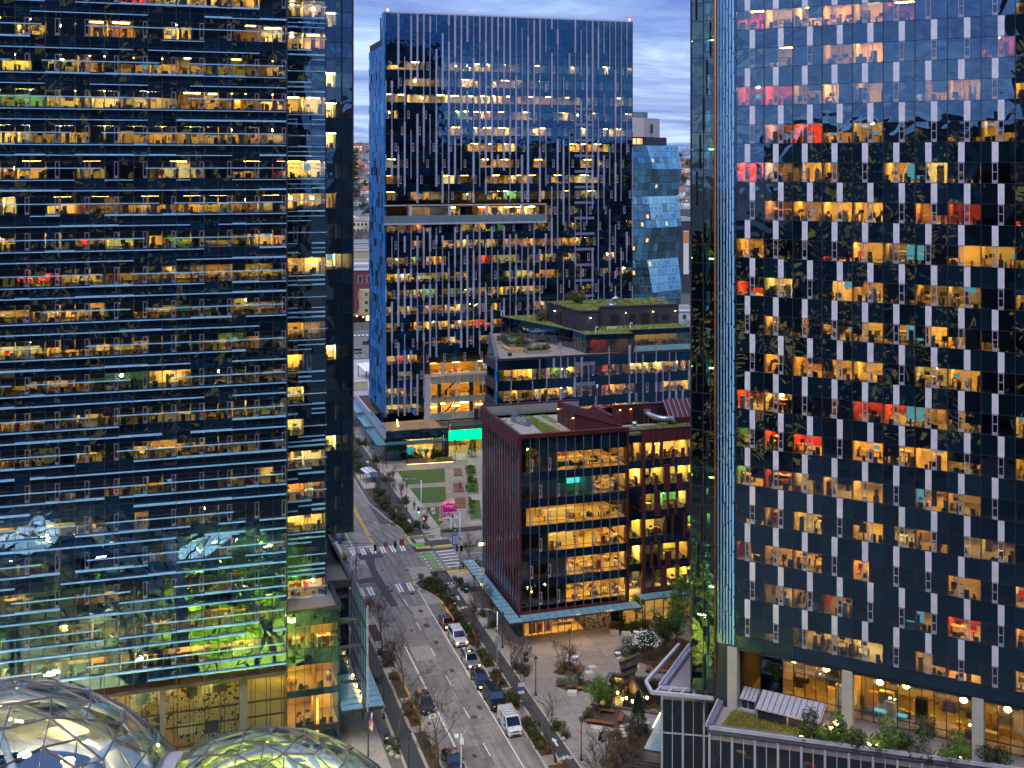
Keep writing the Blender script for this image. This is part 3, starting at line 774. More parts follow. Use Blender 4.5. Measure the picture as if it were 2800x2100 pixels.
fr.box(.0, 6.2, -.1, .2, 2.42, 2.98, M_FRM); fr.box(-24, 0, -.2, .4, 9.42, 9.8, M_FRM)
fr.build('mullion_grid', PD)
for x0, x1 in ((-13.9, -13.3), (-5.3, -4.4), (-22, -21.2)): bx(PD, 'column', x0, x1, -.7, -.05, 0, 9.9, mat('column_concrete', (.12, .12, .125), .7))
im = MB()
im.box(-24, -5.0, 3.2, 3.4, 0, 9.3, M_VOR); im.box(-5, .0, 3.6, 3.8, 0, 9.3, M_WALLS[0]); im.box(-24, 6, .4, 12, -.05, .05, M_FLR); im.box(-24, 0, .4, 12, 9.38, 9.41, M_CEIL)
for x in (-2.5, -7.5, -11.5, -16, -20): im.box(x - .7, x + .7, 1.2, 1.6, 9.2, 9.32, M_LAMPD); 
for (x, z, w_, h_, m) in ((-16.5, 6.6, 1.5, 1.3, M_DARKF), (-14.2, 6.3, .9, 1.6, M_WHITE), (-11, 6.8, 1.2, 1.2, M_DARKF), (-9.3, 6.9, 1.2, 1.4, M_WHITE), (-8, 6.9, 1.6, 1.0, M_SHADE), (-12, 2.6, 2, 1.1, M_WHITE), (-9, 2.3, 1.6, 1.4, M_DARKF), (-15, 2.8, 1.2, 1.2, M_DARKF)): im.box(x, x + w_, 3.1, 3.19, z, z + h_, m)
for i in range(8): im.box(-14 + i * .5, -13.4 + i * .5, .6, 3, 3.4 - i * .35, 3.6 - i * .35, M_WALLS[4])
for (zf, zc, ws) in ((11.9, 14.6, (0, 2)), (7.2, 10.1, (0, 4)), (2.95, 6.4, (4, 0)), (.05, 2.5, (4, 2))):
    im.box(.0, 6.1, .12, 9, zf - .1, zf, M_FLR)
    rooms(PD, rnd, [.1, 3.4, 6.0], .15, zf, zc, lambda i, x: True, mb=im, depth=6, lamp=M_LAMPO, wall=lambda i: M_WALLS[ws[i]])
for x in (1.3, 3.9, 4.8):
    im.lathe([(.5, 0), (.5, .05)], M_WHITE, (x, 1.6, 12.7), 12); im.box(x - .04, x + .04, 1.56, 1.64, 11.9, 12.7, M_BLACK)
    for dx in (-.7, .7): im.lathe([(.12, 0), (.25, .3), (.3, .8), (.05, .75)], M_REDF, (x + dx, 1.8, 12.0), 8)
for zz in (.4, 3.2): im.box(3.5, 3.75, .5, .6, zz, zz + 2.6, glow('amber_column', (1, .35, .06), 2.2))
im.box(-24, 5.9, 9, 40, 0, 16.0, M_CORE)
im.build('interior', PD, kind='stuff')
rf = MB(); rf.prism([(-24, .3), (5.9, .3), (5.9, 8.0), (8.5, 8.0), (8.1, 26.5), (-24, 40)], 15.6, 16.2, M_GRAV); rf.build('gravel_roof', PD)
pp = MB()
for a, b in zip([(6.1, -.02), (5.95, 7.4), (8.7, 7.4), (8.3, 26), ], [(5.95, 7.4), (8.7, 7.4), (8.3, 26), (4.8, 26)]): pp.bar((a[0], a[1], 16.35), (b[0], b[1], 16.35), .42, M_FRM, .9)
pp.bar((.0, .02, 16.45), (6.2, .02, 16.45), .3, M_FRM, .3)
pp.build('parapet', PD)
sd_ = MB(); sd_.box(6.0, 8.4, 7.7, 26, 3.2, 15.7, M_SPN); sd_.box(5.92, 6.1, .1, 7.7, 0, 15.9, M_SPN); sd_.build('side_wall', PD)
# steel sun screen hung off the podium side
SS = empty('sun_screen', (21.95, 133.5, 0), 0, 'dark steel sun screen with white louvre bars hung on the podium side above the sidewalk', 'screen')
for z in (17.5, 15.2, 12.0, 8.8): bx(SS, 'rail', -.08, .08, -5, 5.6, z - .1, z + .1, M_STEEL)
for i in range(10):
    y = -4.6 + i * 1.1
    bx(SS, 'post', -.06, .06, y - .05, y + .05, 5.4, 17.6, M_STEEL)
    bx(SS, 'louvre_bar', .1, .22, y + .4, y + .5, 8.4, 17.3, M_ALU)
bx(SS, 'end_post', .12, .26, -5.14, -5.0, 5.6, 17.7, M_LAV)
for z in (15.3, 12.1, 8.0):
    for y in (-2.2, 4.8): bx(SS, 'outrigger', -2.5, -.09, y - .1, y + .1, z - .17, z + .17, M_STEEL)
    b = MB(); b.bar((-.3, 4.8, z + .1), (-.3, -2.2, z - .9), .16, M_STEEL, .3); b.build('brace', SS)
# glass canopy over the sidewalk
def frosted(name, col, f=.62):
    if name in MATS: return MATS[name]
    s = NT(name); n = s.n('ShaderNodeMapRange', {0: s.noise(s.pos(9.0), .8, 4), 1: .3, 2: .7}).outputs[0]
    d = s.n('ShaderNodeBsdfDiffuse', {'Color': s.mix(n, c4(col, .85), c4(col, 1.12))}).outputs[0]; t = s.n('ShaderNodeBsdfTransparent', {'Color': c4((.5, .75, .85))}).outputs[0]
    tl = s.n('ShaderNodeBsdfTranslucent', {'Color': c4(col)}).outputs[0]
    m = s.n('ShaderNodeMixShader', {0: f, 1: t, 2: s.n('ShaderNodeMixShader', {0: .25, 1: d, 2: tl}).outputs[0]}).outputs[0]
    g = s.n('ShaderNodeBsdfGlossy', {'Color': c4((.85, .93, 1)), 'Roughness': .12}).outputs[0]
    MATS[name] = s.out(s.n('ShaderNodeMixShader', {0: s.math('ADD', s.n('ShaderNodeFresnel', {'IOR': 1.5}).outputs[0], .06), 1: m, 2: g}).outputs[0]); return MATS[name]
M_CANG = frosted('canopy_glass', (.26, .52, .66), .85)
CP = empty('glass_canopy', (19.5, 130.6, 4.7), 0, 'glass canopy with dark ribs and globe lamps over the sidewalk beside the podium', 'canopy')
for i in range(8):
    y = i * 1.36
    for (a, b) in ((.05, 2.45), (2.75, 4.85)): bx(CP, 'pane', a, b, y + .1, y + 1.26, .3, .34, M_CANG)
    bx(CP, 'rib', 0, 4.9, y - .06, y + .06, -.05, .28, M_STEEL)
bx(CP, 'edge_beam', 4.86, 5.0, -.1, 10.9, -.05, .3, M_GALV); bx(CP, 'edge_beam', 2.48, 2.72, -.1, 10.9, .0, .34, M_STEEL)
for i in range(5): MB().lathe([(.02, -.22), (.12, -.14), (.15, 0), (.1, .12), (.03, .16)], glow('globe_lamp', (1, .5, .12), 22), n=10).build('globe_lamp', CP, (2.6, 2.4 + i * 1.45, .62))
# ================================================================ the two glass domes
M_DG = glass('dome_glass', (.95, .98, .97), (.85, .93, 1), base=.0, k=.5, wob=.004, scale=.3)
M_DFR = mat('dome_strut', (.13, .12, .17), .4, .3)
M_WST = mat('white_steel', (.66, .68, .72), .45)
M_IVY = leafmat('dome_foliage', (.10, .22, .03), (.26, .38, .05), .35)
def dome(name, label, c, R_, seed, glowc, gs, tilt, other=None, baf=None):
    D = empty(name, (c[0], c[1], 0), 0, label, 'dome')
    rnd = random.Random(seed)
    bm = bmesh.new(); bmesh.ops.create_icosphere(bm, subdivisions=1, radius=R_); bmesh.ops.subdivide_edges(bm, edges=bm.edges[:], cuts=6, use_grid_fill=True); bmesh.ops.triangulate(bm, faces=bm.faces[:])
    rot = Matrix.Rotation(tilt, 4, 'X') @ Matrix.Rotation(tilt * 1.7, 4, 'Y')
    for v in bm.verts:
        v.co = rot @ v.co.normalized() * R_
        j = Vector((rnd.uniform(-1, 1), rnd.uniform(-1, 1), rnd.uniform(-1, 1))) * R_ * .02
        v.co = (v.co + j).normalized() * R_
    fr = MB(); cand = []
    for f in bm.faces:
        ce = f.calc_center_median()
        if ce.z + c[2] < .6 or (other and (Vector(c) + ce - Vector(other[0])).length < other[1]): continue
        cand.append((seen_size((c[0] + ce.x, c[1] + ce.y, c[2] + ce.z), f.calc_area() * max(.05, (f.normal.dot((Vector((0, 0, CAMZ)) - Vector((c[0] + ce.x, c[1] + ce.y, c[2] + ce.z))).normalized())) + .2)), f))
    # some neighbouring triangles share one larger pane, so some edges carry no strut
    skipe = set()
    for e_ in bm.edges:
        if rnd.random() < .2: skipe.add(e_.index)
    cand.sort(key=lambda t: -t[0]); rest = MB()
    for i, (a, f) in enumerate(cand):
        ce = f.calc_center_median(); vs = [(v.co - ce) * .985 for v in f.verts]; n = f.normal * .05
        b = MB() if i < 290 else rest
        off = Vector((0, 0, 0)) if i < 290 else ce + Vector((0, 0, c[2]))
        b.add([tuple(v + off) for v in vs] + [tuple(v + off - n) for v in vs], [(0, 1, 2), (5, 4, 3), (0, 3, 4, 1), (1, 4, 5, 2), (2, 5, 3, 0)], M_DG)
        if i < 290: b.build('pane', D, (ce.x, ce.y, ce.z + c[2]))
    if rest.v: rest.build('pane', D, kind='stuff')
    for e_ in bm.edges:
        if min(v.co.z for v in e_.verts) + c[2] < .2 or e_.index in skipe: continue
        if other and min((Vector(c) + v.co - Vector(other[0])).length for v in e_.verts) < other[1]: continue
        p, q = [tuple(v.co * 1.003 + Vector((0, 0, c[2]))) for v in e_.verts]
        fr.bar(p, q, .09, M_DFR, .14)
    fr.build('strut_lattice', D)
    # heavy white steel behind the glass: curved members in big loops
    st = MB()
    for k in range(9):
        ax = Vector((rnd.uniform(-1, 1), rnd.uniform(-1, 1), rnd.uniform(-.4, .9))).normalized()
        t1 = ax.orthogonal().normalized(); t2 = ax.cross(t1); h = rnd.uniform(.15, .75); rr = math.sqrt(1 - h * h)
        P = []
        for a in range(29):
            th = 2 * PI * a / 28
            q = (ax * h + (t1 * math.cos(th) + t2 * math.sin(th)) * rr) * (R_ * .955)
            if q.z + c[2] > .8 and not (other and (Vector(c) + q - Vector(other[0])).length < other[1]): P.append((q.x, q.y, q.z + c[2]))
            else:
                if len(P) > 2: st.tube(P, .30, M_WST, 6)
                P = []
        if len(P) > 2: st.tube(P, .30, M_WST, 6)
    st.build('steel_frame', D, smooth=True)
    # floors, planting and lamps inside
    fl = MB()
    for (z, rr, m) in ((c[2] + R_ * .30, .62, M_WALLS[1]), (c[2] + R_ * .62, .42, M_WALLS[0])):
        fl.lathe([(R_ * rr, -.3), (R_ * rr, 0)], m, (R_ * .12, -R_ * .08, z), 24)
        fl.lathe([(R_ * rr + .02, 0), (R_ * rr + .05, 1.0), (R_ * rr - .03, 1.0), (R_ * rr - .05, 0)], M_WST, (R_ * .12, -R_ * .08, z), 24)
    fl.lathe([(R_ * .95, 0), (R_ * .95, .3)], M_FLR, (0, 0, .1), 24)
    for k in range(7): fl.lathe([(.75, 0), (.75, .5), (.5, .5), (.45, .2)], M_WST, (R_ * rnd.uniform(-.25, .35), R_ * rnd.uniform(-.4, .2), c[2] + R_ * .62), 12)
    fl.build('deck', D)
    lv = MB(); hid = 0
    for k in range(70):
        a = rnd.uniform(0, 2 * PI); r = R_ * math.sqrt(rnd.random()) * .8; z = c[2] + rnd.uniform(.0, .62) * R_
        if r * r + (z - c[2]) ** 2 > (R_ * .86) ** 2: continue
        cc = Vector((r * math.cos(a), r * math.sin(a), z)); s_ = rnd.uniform(1.2, 2.6)
        for q in range(95):
            d = Vector((rnd.gauss(0, 1), rnd.gauss(0, 1), rnd.gauss(0, .8))).normalized() * s_ * rnd.uniform(.5, 1)
            p = cc + d; t1 = Vector((rnd.uniform(-1, 1), rnd.uniform(-1, 1), rnd.uniform(-.6, .6))).normalized(); t2 = t1.cross(d.normalized() if d.length else Vector((0, 0, 1))).normalized()
            w = rnd.uniform(.25, .5)
            if p.length and (Vector((p.x, p.y, p.z - c[2])).length < R_ * .9): lv.add([tuple(p - t1 * w), tuple(p + t2 * w * .5), tuple(p + t1 * w), tuple(p - t2 * w * .5)], [(0, 1, 2, 3)], M_IVY)
    lv.build('foliage', D, kind='stuff')
    lm = MB(); m = glow('dome_lamp_and_fill_%d' % seed, glowc, gs)
    for k in range(30):
        a = k * 2.4; r = R_ * (.12 + .66 * math.sqrt((k + .5) / 30)); z = c[2] + R_ * (.16 + .5 * ((k * 7) % 10) / 10) * math.sqrt(max(.05, 1 - (r / R_) ** 2)) * 1.3
        lm.lathe([(1.05, -.02), (1.05, 0)], m, (r * math.cos(a), r * math.sin(a), z), 12); lm.lathe([(1.08, .0), (.3, .3)], M_WST, (r * math.cos(a), r * math.sin(a), z + .003), 12)
        if k % 2 == 0: lm.lathe([(.9, 0), (.9, .03)], m, (r * .95 * math.cos(a + 1), r * .95 * math.sin(a + 1), c[2] + .10 * R_), 12)  # every second disc also gets an added low uplight
    for k in range(9): lm.lathe([(.55, 0), (.55, .04)], m, (R_ * (.12 + .3 * math.cos(k * .7)), R_ * (-.08 + .3 * math.sin(k * .7)), c[2] + R_ * .66), 10)  # fill uplights added on the upper deck to light the canvas sheets
    lm.build('lamp', D, kind='stuff')
    # curved translucent sheets added under the steel to make the dome glow
    bf = MB()
    for k in range(46):
        a = rnd.uniform(-.3, PI) if k % 4 else rnd.uniform(0, 2 * PI); e0 = rnd.uniform(.2, 1.2); w = rnd.uniform(.25, .6)
        for q in range(7):
            P4 = []
            for (da, de) in ((q, 0), (q + 1, 0), (q + 1, 1), (q, 1)):
                th = a + da * .09; el = e0 + de * .16 + .05 * math.sin(da); P4.append((R_ * .88 * math.cos(th) * math.cos(el), R_ * .88 * math.sin(th) * math.cos(el), c[2] + R_ * .88 * math.sin(el)))
            bf.add(P4, [(0, 1, 2, 3)], baf)
    bf.build('added_baffle', D)
    return D
dome('glass_dome', 'larger glass dome with pale triangular panes and white curved steel, at the lower left corner', (-15.16, 102.11, 3.08), 20.66, 3, (1, .82, .50), 75, .31, ((7.46, 97.93, 2.84), 15.82), leafmat('white_glow_canvas', (.80, .78, .70), (.72, .68, .52), .7))
dome('glass_dome', 'smaller glass dome glowing yellow green, between the larger dome and the sidewalk', (7.46, 97.93, 2.84), 15.82, 8, (.86, .95, .10), 95, .77, ((-15.16, 102.11, 3.08), 20.66), leafmat('yellow_green_glow_canvas', (.75, .82, .14), (.55, .70, .12), .7))
b = MB()
for k in range(16):
    a0, a1 = [rad(-40 + 160 * (k + q) / 16) for q in (0, 1)]
    c0 = Vector((-.06, 99.3, 3.0)); t = Vector((.182, .983, 0))
    f = lambda a: c0 + t * math.cos(a) * 13.9 + Vector((0, 0, math.sin(a) * 13.9))
    b.bar(tuple(f(a0)), tuple(f(a1)), 1.5, M_LAV, .5)
tag(b.build('dome_collar'), 'grey curved collar band in the seam between the two glass domes', 'collar')
# ================================================================ right tower (wavy glass, lavender vent strips) and its podium terrace
T2 = empty('office_tower', (52.774, 108.107, 0), math.atan2(-.7157, .6985), 'wavy glass office tower with lavender vent strips and an orange pipe on the right', 'tower')
rnd = random.Random(21)
FH2 = 3.88; NB2 = 12; B2 = 2.925; X2 = 4.83; NF2 = 24
def z2(k): return 19.7 + FH2 * k
pan, spn, strips, vf, imb = [], [], [], [], MB()
M_STRIP = mat('vent_strip_metal', (0.78, 0.74, 0.88), .4, .3, .08)
M_VF2 = mat('vent_frame_lavender', (0.36, 0.34, 0.46), .4, .3, .08)
for k in range(NF2):
    z = z2(k); o = .96 if (k % 2) == 0 else 1.47
    for i in range(NB2):
        x = X2 + i * B2
        for a, b in ((x + .02, x + o - .01), (x + o + .52, x + B2 - .02)):
            pan.append((a, b, 0, .05, z, z + 1.92, M_VISR)); spn.append((a, b, 0, .05, z + 1.96, z + 3.85, M_SPNR))
        strips.append((x + o - .02, x + o + .255, -.06, .05, z + 1.97, z + 3.84, M_STRIP)); strips.append((x + o + .265, x + o + .54, -.05, .05, z + 1.97, z + 3.84, M_STRIP))
        a, b = x + o, x + o + .5
        vf += [(a, a + .07, -.05, .05, z, z + 1.94, M_VF2), (b - .07, b, -.05, .05, z, z + 1.94, M_VF2), (a + .07, b - .07, -.05, .05, z, z + .3, M_VF2), (a + .07, b - .07, -.05, .05, z + 1.84, z + 1.94, M_VF2), (a + .07, b - .07, -.05, .05, z + 1.02, z + 1.10, M_VF2), (a + .07, b - .07, .0, .03, z + .3, z + 1.84, M_VISR)]
field(T2, 'vision_pane', pan); field(T2, 'spandrel_pane', spn); field(T2, 'vent_strip', strips); field(T2, 'vent_frame', vf)
fr = MB()
for i in range(NB2 + 1): fr.box(X2 + i * B2 - .03, X2 + i * B2 + .03, -.05, .14, 18.4, z2(NF2), M_FRM)
for k in range(NF2):
    for q in (0, 1.94): fr.box(X2, X2 + NB2 * B2, -.03, .12, z2(k) + q - .025, z2(k) + q + .018, M_FRM)
fr.build('mullion_grid', T2)
field(T2, 'base_pane', [(X2 + i * B2 + .02, X2 + (i + 1) * B2 - .02, 0, .05, 18.45, 19.65, M_SPNR) for i in range(NB2)])
WR = [M_WALLS[2], M_WALLS[0], M_WALLS[4], M_WALLS[5], M_WALLS[1]]
LIT = {0: '011110110111', 1: '011100110110', 2: '011010010111', 3: '111011111001', 4: '111110110011', 5: '111011110111', 6: '110111110111', 7: '011110110011', 8: '011111111011', 9: '110111110111', 10: '100111011110', 11: '011110110111', 12: '111101110011', 13: '011110011001', 14: '111111110111', 15: '010110001001', 16: '111111000101', 17: '110110011010'}
for k in range(NF2):
    z = z2(k); imb.box(X2, X2 + NB2 * B2, .2, 9, z + 2.35, z + 3.75, M_CORE); imb.box(X2, X2 + NB2 * B2, .12, .16, z + 1.95, z + 3.86, M_CORE)
    if k > 17: continue
    xs = [X2 + i * B2 for i in range(NB2 + 1)]
    def wl(i, k=k):
        if i == 0: return M_WALLS[5] if k in (2, 6, 9, 11, 12, 14, 16) else (M_WALLS[6] if k in (4, 5) else M_WALLS[2])
        if rnd.random() < .12: return M_WALLS[5]
        return rnd.choice([M_WALLS[0], M_WALLS[2], M_WALLS[2], M_WALLS[0], M_WALLS[4]])
    lt = LIT[k]
    rooms(T2, rnd, xs, .2, z - .02, z + 2.35, lambda i, x: lt[i % 12] == '1' or (i == 0 and k in (2, 4, 5, 6, 9, 11, 12, 14, 16)), mb=imb, depth=6.0, lamp=M_LAMPO if k % 3 else None, wall=wl)
    imb.box(X2, X2 + NB2 * B2, .2, 8, z - .1, z - .03, M_FLR)
    for i in range(NB2):
        if rnd.random() < .38:
            h = rnd.choice([.5, .9, 1.2, 1.5, 1.92]); imb.box(xs[i] + .06, xs[i] + rnd.choice([1.0, 1.5, 2.86]), .12, .14, z + 1.92 - h, z + 1.92, M_SHADE)
        if rnd.random() < .3: h = rnd.choice([.6, 1.1, 1.92]); imb.box(xs[i] + 1.55, xs[i + 1] - .06, .145, .165, z + 1.92 - h, z + 1.92, M_SHADE)
    if k in (1, 4, 6, 8, 10, 12, 14): imb.box(xs[5] + 2.0, xs[6] - .25 + .9, 1.0, 1.06, z + .35, z + 1.75, M_SCR)
    # bar-height tables with stools
    for i in (1, 5):
        if lt[i] == '1' and rnd.random() < .7:
            imb.box(xs[i] + .5, xs[i] + 2.2, 1.6, 2.5, z + .98, z + 1.04, M_DESK); imb.box(xs[i] + .6, xs[i] + .7, 1.7, 2.4, z, z + .98, M_DARKF); imb.box(xs[i] + 2.0, xs[i] + 2.1, 1.7, 2.4, z, z + .98, M_DARKF)
            for q in range(3): imb.box(xs[i] + .7 + q * .5, xs[i] + 1.0 + q * .5, 1.1, 1.4, z + .6, z + .68, M_REDF); imb.box(xs[i] + .83 + q * .5, xs[i] + .87 + q * .5, 1.23, 1.27, z, z + .6, M_BLACK)
imb.box(X2, X2 + NB2 * B2, 8.2, 30, 18.6, z2(NF2), M_CORE); imb.box(X2 - .05, X2 + NB2 * B2, .1, 9, 18.1, 18.42, M_FRM)
imb.build('interior', T2, kind='stuff')
# glazed stair corner on the left edge
M_TEAL = glass('teal_corner_glass', (.25, .62, .62), (.8, .92, 1), base=.10, wob=.03, scale=.5)
pan = []
for k in range(-2, NF2):
    z = z2(k) + 1.2
    for a, b in ((.06, 1.3), (1.34, 2.5)):
        pan.append((a, b, 0, .05, z, z + 1.9, M_TEAL)); pan.append((a, b, 0, .05, z + 1.94, z + 3.86, M_TEAL))
    for a, b in ((.1, 1.5), (1.54, 3.0), (3.04, 4.5)): pan.append((-.02, .03, a, b, z, z + 3.86, M_TEAL))
    pan.append((2.72, X2 - .04, 0.02, .06, z, z + 3.84, M_SPNR))
field(T2, 'corner_pane', pan)
fr = MB()
fr.box(-.08, .06, -.08, .08, 12, z2(NF2), M_FRM)
for x in (1.32, 2.52): fr.box(x - .03, x + .03, -.06, .1, 12, z2(NF2), M_FRM)
for y in (1.52, 3.02, 4.6): fr.box(-.05, .06, y - .06, y + .06, 12, z2(NF2), M_FRM)
for k in range(-2, NF2):
    z = z2(k) + 1.2
    fr.box(0, 2.55, -.04, .08, z - .04, z + .02, M_FRM); fr.box(-.04, .06, .1, 4.6, z - .04, z + .02, M_FRM); fr.box(0, 2.55, -.02, .06, z + 1.9, z + 1.95, M_FRM)
    x = .3 + (k * .37) % 1.9; fr.box(x, x + .07, -.25, -.02, z + .1, z + 3.7, M_FRM)
fr.box(2.6, X2, 1.2, 9, 12, z2(NF2), M_CORE); fr.box(.3, 2.6, 5.2, 9, 12, z2(NF2), M_CORE)
fr.build('corner_frame', T2)
stb = MB()
for k in range(-2, NF2):
    z = z2(k); m = mat('stair_concrete', (.16, .18, .18), .7)
    stb.box(.2, 2.5, 3.6, 5.1, z - .2, z, m); stb.box(.2, 2.5, .3, 1.2, z + 1.75, z + 1.95, m)
    stb.bar((.8, 3.6, z - .05), (.8, 1.2, z + 1.85), 1.0, m, .22); stb.bar((1.95, 1.2, z + 1.9), (1.95, 3.6, z + 3.8), 1.0, m, .22)
    for q in (.3, 1.3): stb.bar((q, 3.6, z + .95), (q, 1.2, z + 2.85), .05, M_STEEL)
    for q in range(9): stb.box(.3 + q * .26, .32 + q * .26, .28, .30, z + 1.95, z + 2.95, M_STEEL)
    if k % 3 == 0: stb.box(1.0, 1.5, 2.8, 2.95, z + 3.3, z + 3.4, M_LAMPO)
stb.build('stair', T2)
MB().tube([(2.66, -.12, 15.4), (2.66, -.12, z2(NF2))], .09, mat('orange_pipe', (.62, .20, .03), .35, .3), 10).build('orange_pipe', T2, smooth=True)
for i in range(6):
    b = MB(); x = 2.95 + i * .32; w = .05 + .028 * i; z = 18.6
    while z < z2(NF2) - 4:
        h = rnd.uniform(1.2, 3.4); j = 0 if i < 2 else rnd.uniform(-.03, .03)
        b.box(x - w / 2 + j, x + w / 2 + j, -.10, -.02, z, z + h, M_ALU); z += h
        if i > 1:
            g_ = rnd.uniform(.12, .3); b.box(x - w / 2 - j, x, -.10, -.02, z, z + g_, M_ALU); z += g_
    b.build('white_ribbon', T2)
bk = MB(); bk.box(2.6, 4.7, -.0, .5, 12, 18.5, M_FRM); bk.build('service_panel', T2)
for x in (4.44, 16.04, 27.95, 39.5): bx(T2, 'column', x - .5, x + .5, -.1, .9, 11.9, 18.35, mat('pale_concrete_column', (.42, .39, .36), .75))
# terrace storey behind the columns
pan = []; fr = MB(); im = MB()
for i in range(24):
    x = 6.3 + i * 1.15
    pan.append((x + .02, x + 1.13, 3.9, 3.95, 12.9, 17.0, M_VISR if i not in (0, 1) else M_SPNR)); pan.append((x + .02, x + 1.13, 3.9, 3.95, 12.0, 12.86, M_VISR))
    fr.box(x - .03, x + .03, 3.82, 4.0, 12, 18.2, M_BLACK); pan.append((x + .02, x + 1.13, 3.9, 3.95, 17.04, 18.1, M_SPNR))
for z in (12.88, 17.0): fr.box(6.3, 34, 3.84, 3.99, z - .03, z + .03, M_BLACK)
fr.build('terrace_mullions', T2); field(T2, 'terrace_pane', pan)
im.box(4.8, 34, 4.1, 12, 11.95, 12.06, M_FLR); im.box(4.8, 34, 11.5, 11.7, 12, 18.2, M_WALLS[0]); im.box(15.6, 15.8, 4.1, 11.5, 12, 18.2, M_WALLS[2]); im.box(4.8, 34, 4.1, 12, 18.05, 18.1, M_CORE)
for x in (9, 12.5, 14.6, 18, 20.5, 23.5, 26, 30): im.lathe([(.05, .4), (.3, .2), (.35, 0), (.1, -.2)], M_LAMPO, (x, 6.0 + (x % 2), 15.2), 8); im.box(x - .01, x + .01, 6.0 + (x % 2), 6.02 + (x % 2), 16.3, 18.1, M_BLACK)
for q in range(40):
    x = rnd.uniform(7, 33); y = rnd.uniform(4.6, 10.5); t = rnd.random(); im.box(x, x + rnd.uniform(.4, 1.6), y, y + .6, 12.06, 12.06 + (rnd.uniform(.4, .9) if t < .7 else rnd.uniform(1.4, 2.6)), rnd.choice([M_DARKF, M_DARKF, M_WALLS[4], M_DESK, M_WALLS[1]]))
for q in range(12): im.box(6.5 + q * 2.3, 7.6 + q * 2.3, 11.3, 11.45, 13.0, 13.6 + (q % 4) * .7, rnd.choice([M_DARKF, M_WALLS[4], M_TEALF]))
im.box(4.8, 34, 4.3, 11.4, 16.6, 16.75, M_CORE)
for x in (17.6, 19.6, 22.5, 25):
    im.box(x, x + 1.2, 5, 5.7, 12.7, 12.75, glow('teal_table', (.15, .6, .62), .6) if x < 20 else M_DESK); im.box(x + .55, x + .65, 5.3, 5.4, 12, 12.7, M_BLACK)
    im.box(x + .3, x + .8, 6.1, 6.6, 12, 12.9, M_WALLS[2])
im.build('interior', T2, kind='stuff')
for x in (18.9, 27.1): 
    b = MB()
    for (a, c_) in ((x, x + .12), (x + 1.0, x + 1.12)): b.box(a, c_, 3.7, 3.82, 12, 14.5, M_GALV)
    b.box(x, x + 1.12, 3.7, 3.82, 14.5, 14.62, M_GALV); b.box(x, x + 1.12, 3.7, 3.82, 12.9, 13.0, M_GALV); b.build('terrace_door', T2)
for x in (22.3, 23.2):
    b = MB(); b.lathe([(.22, 0), (.3, .5), (.24, .5)], M_SOIL, (x, 4.6, 12.1), 10)
    for q in range(60):
        p = Vector((x, 4.6, 13.1)) + Vector((rnd.gauss(0, .3), rnd.gauss(0, .2), rnd.gauss(0, .3))); b.add([tuple(p), (p.x + .15, p.y, p.z + .1), (p.x + .1, p.y + .05, p.z - .1)], [(0, 1, 2)], M_IVY)
    b.build('potted_plant', T2)
# ---------------------------------------------------------------- podium with the terrace
P2 = empty('podium', (52.774, 108.107, 0), math.atan2(-.7157, .6985), 'podium with white mullions, white roof trellis and planted terrace under the wavy glass tower', 'building')
po = [(-4.0, 11.5), (-3.3, .1), (3.0, 2.3), (3.9, -5.6), (32, .7), (46, 4.0), (46, 26), (0, 26)]
b = MB(); b.prism(po, 11.2, 12.0, mat('terrace_paving', (.25, .22, .24), .8, isl=.05)); b.build('terrace_deck', P2)
b = MB(); b.prism([(-1, 12), (1.2, 6.5), (6, 5.5), (8.5, 1.5), (32, 7.2), (44, 9.5), (44, 25), (2, 25)], .1, 11.1, M_CORE)
for z in (3.8, 7.6): b.prism([(-3.6, 11), (-2.9, .6), (3.3, 2.8), (4.3, -5.0), (32, 1.2), (44, 4.0), (44, 8), (-1, 13)], z - .25, z, M_CORE)
b.build('core', P2)
edges = [((-4.0, 11.5), (-3.3, .1)), ((-3.3, .1), (3.0, 2.3)), ((3.0, 2.3), (3.9, -5.6)), ((3.9, -5.6), (32, .7)), ((32, .7), (46, 4.0))]
M_WFR = mat('white_mullion', (.46, .45, .54), .45, .1)
mu = MB(); pg = MB(); pr = MB()
for a, b_ in edges:
    d = Vector((b_[0] - a[0], b_[1] - a[1])); L = d.length; d.normalize(); n = Vector((d.y, -d.x))
    q = 0; j = 0
    while q < L:
        p = Vector(a) + d * q
        mu.obox((p.x, p.y, .6), (d.x, d.y), .22 if j % 2 == 0 else .08, .3 if j % 2 == 0 else .16, 11.2, M_WFR)
        e_ = min(q + 1.1, L); m_ = Vector(a) + d * (q + e_) / 2
        for z0, z1 in ((.6, 3.8), (3.9, 7.6), (7.7, 11.1)):
            o = MB().obox((0, 0, 0), (d.x, d.y), e_ - q - .1, .05, z1 - z0, M_TEAL if a[0] < 0 or a[1] > 2 else M_VIS).build('pane', P2, (m_.x + n.x * -.05, m_.y + n.y * -.05, z0))
        q += 1.1; j += 1
    pr.bar((a[0], a[1], 12.3), (b_[0], b_[1], 12.3), .5, M_VFR, .6)
    pr.bar((a[0] + n.x * .34, a[1] + n.y * .34, 12.55), (b_[0] + n.x * .34, b_[1] + n.y * .34, 12.55), .14, M_WFR, .34)
    mu.bar((a[0], a[1], 7.65), (b_[0], b_[1], 7.65), .12, M_WFR, .12)
mu.build('mullions', P2); pr.build('parapet', P2)
tr = MB()                                     # open trellis on the street corner
o1, o2, o3 = (-5.2, .3), (-3.8, -1.6), (3.6, .6)
for p, q in (((-5.4, 11.0), o1), (o1, o2), (o2, o3)): tr.bar((*p, 12.5), (*q, 12.5), .3, M_WFR, .36)
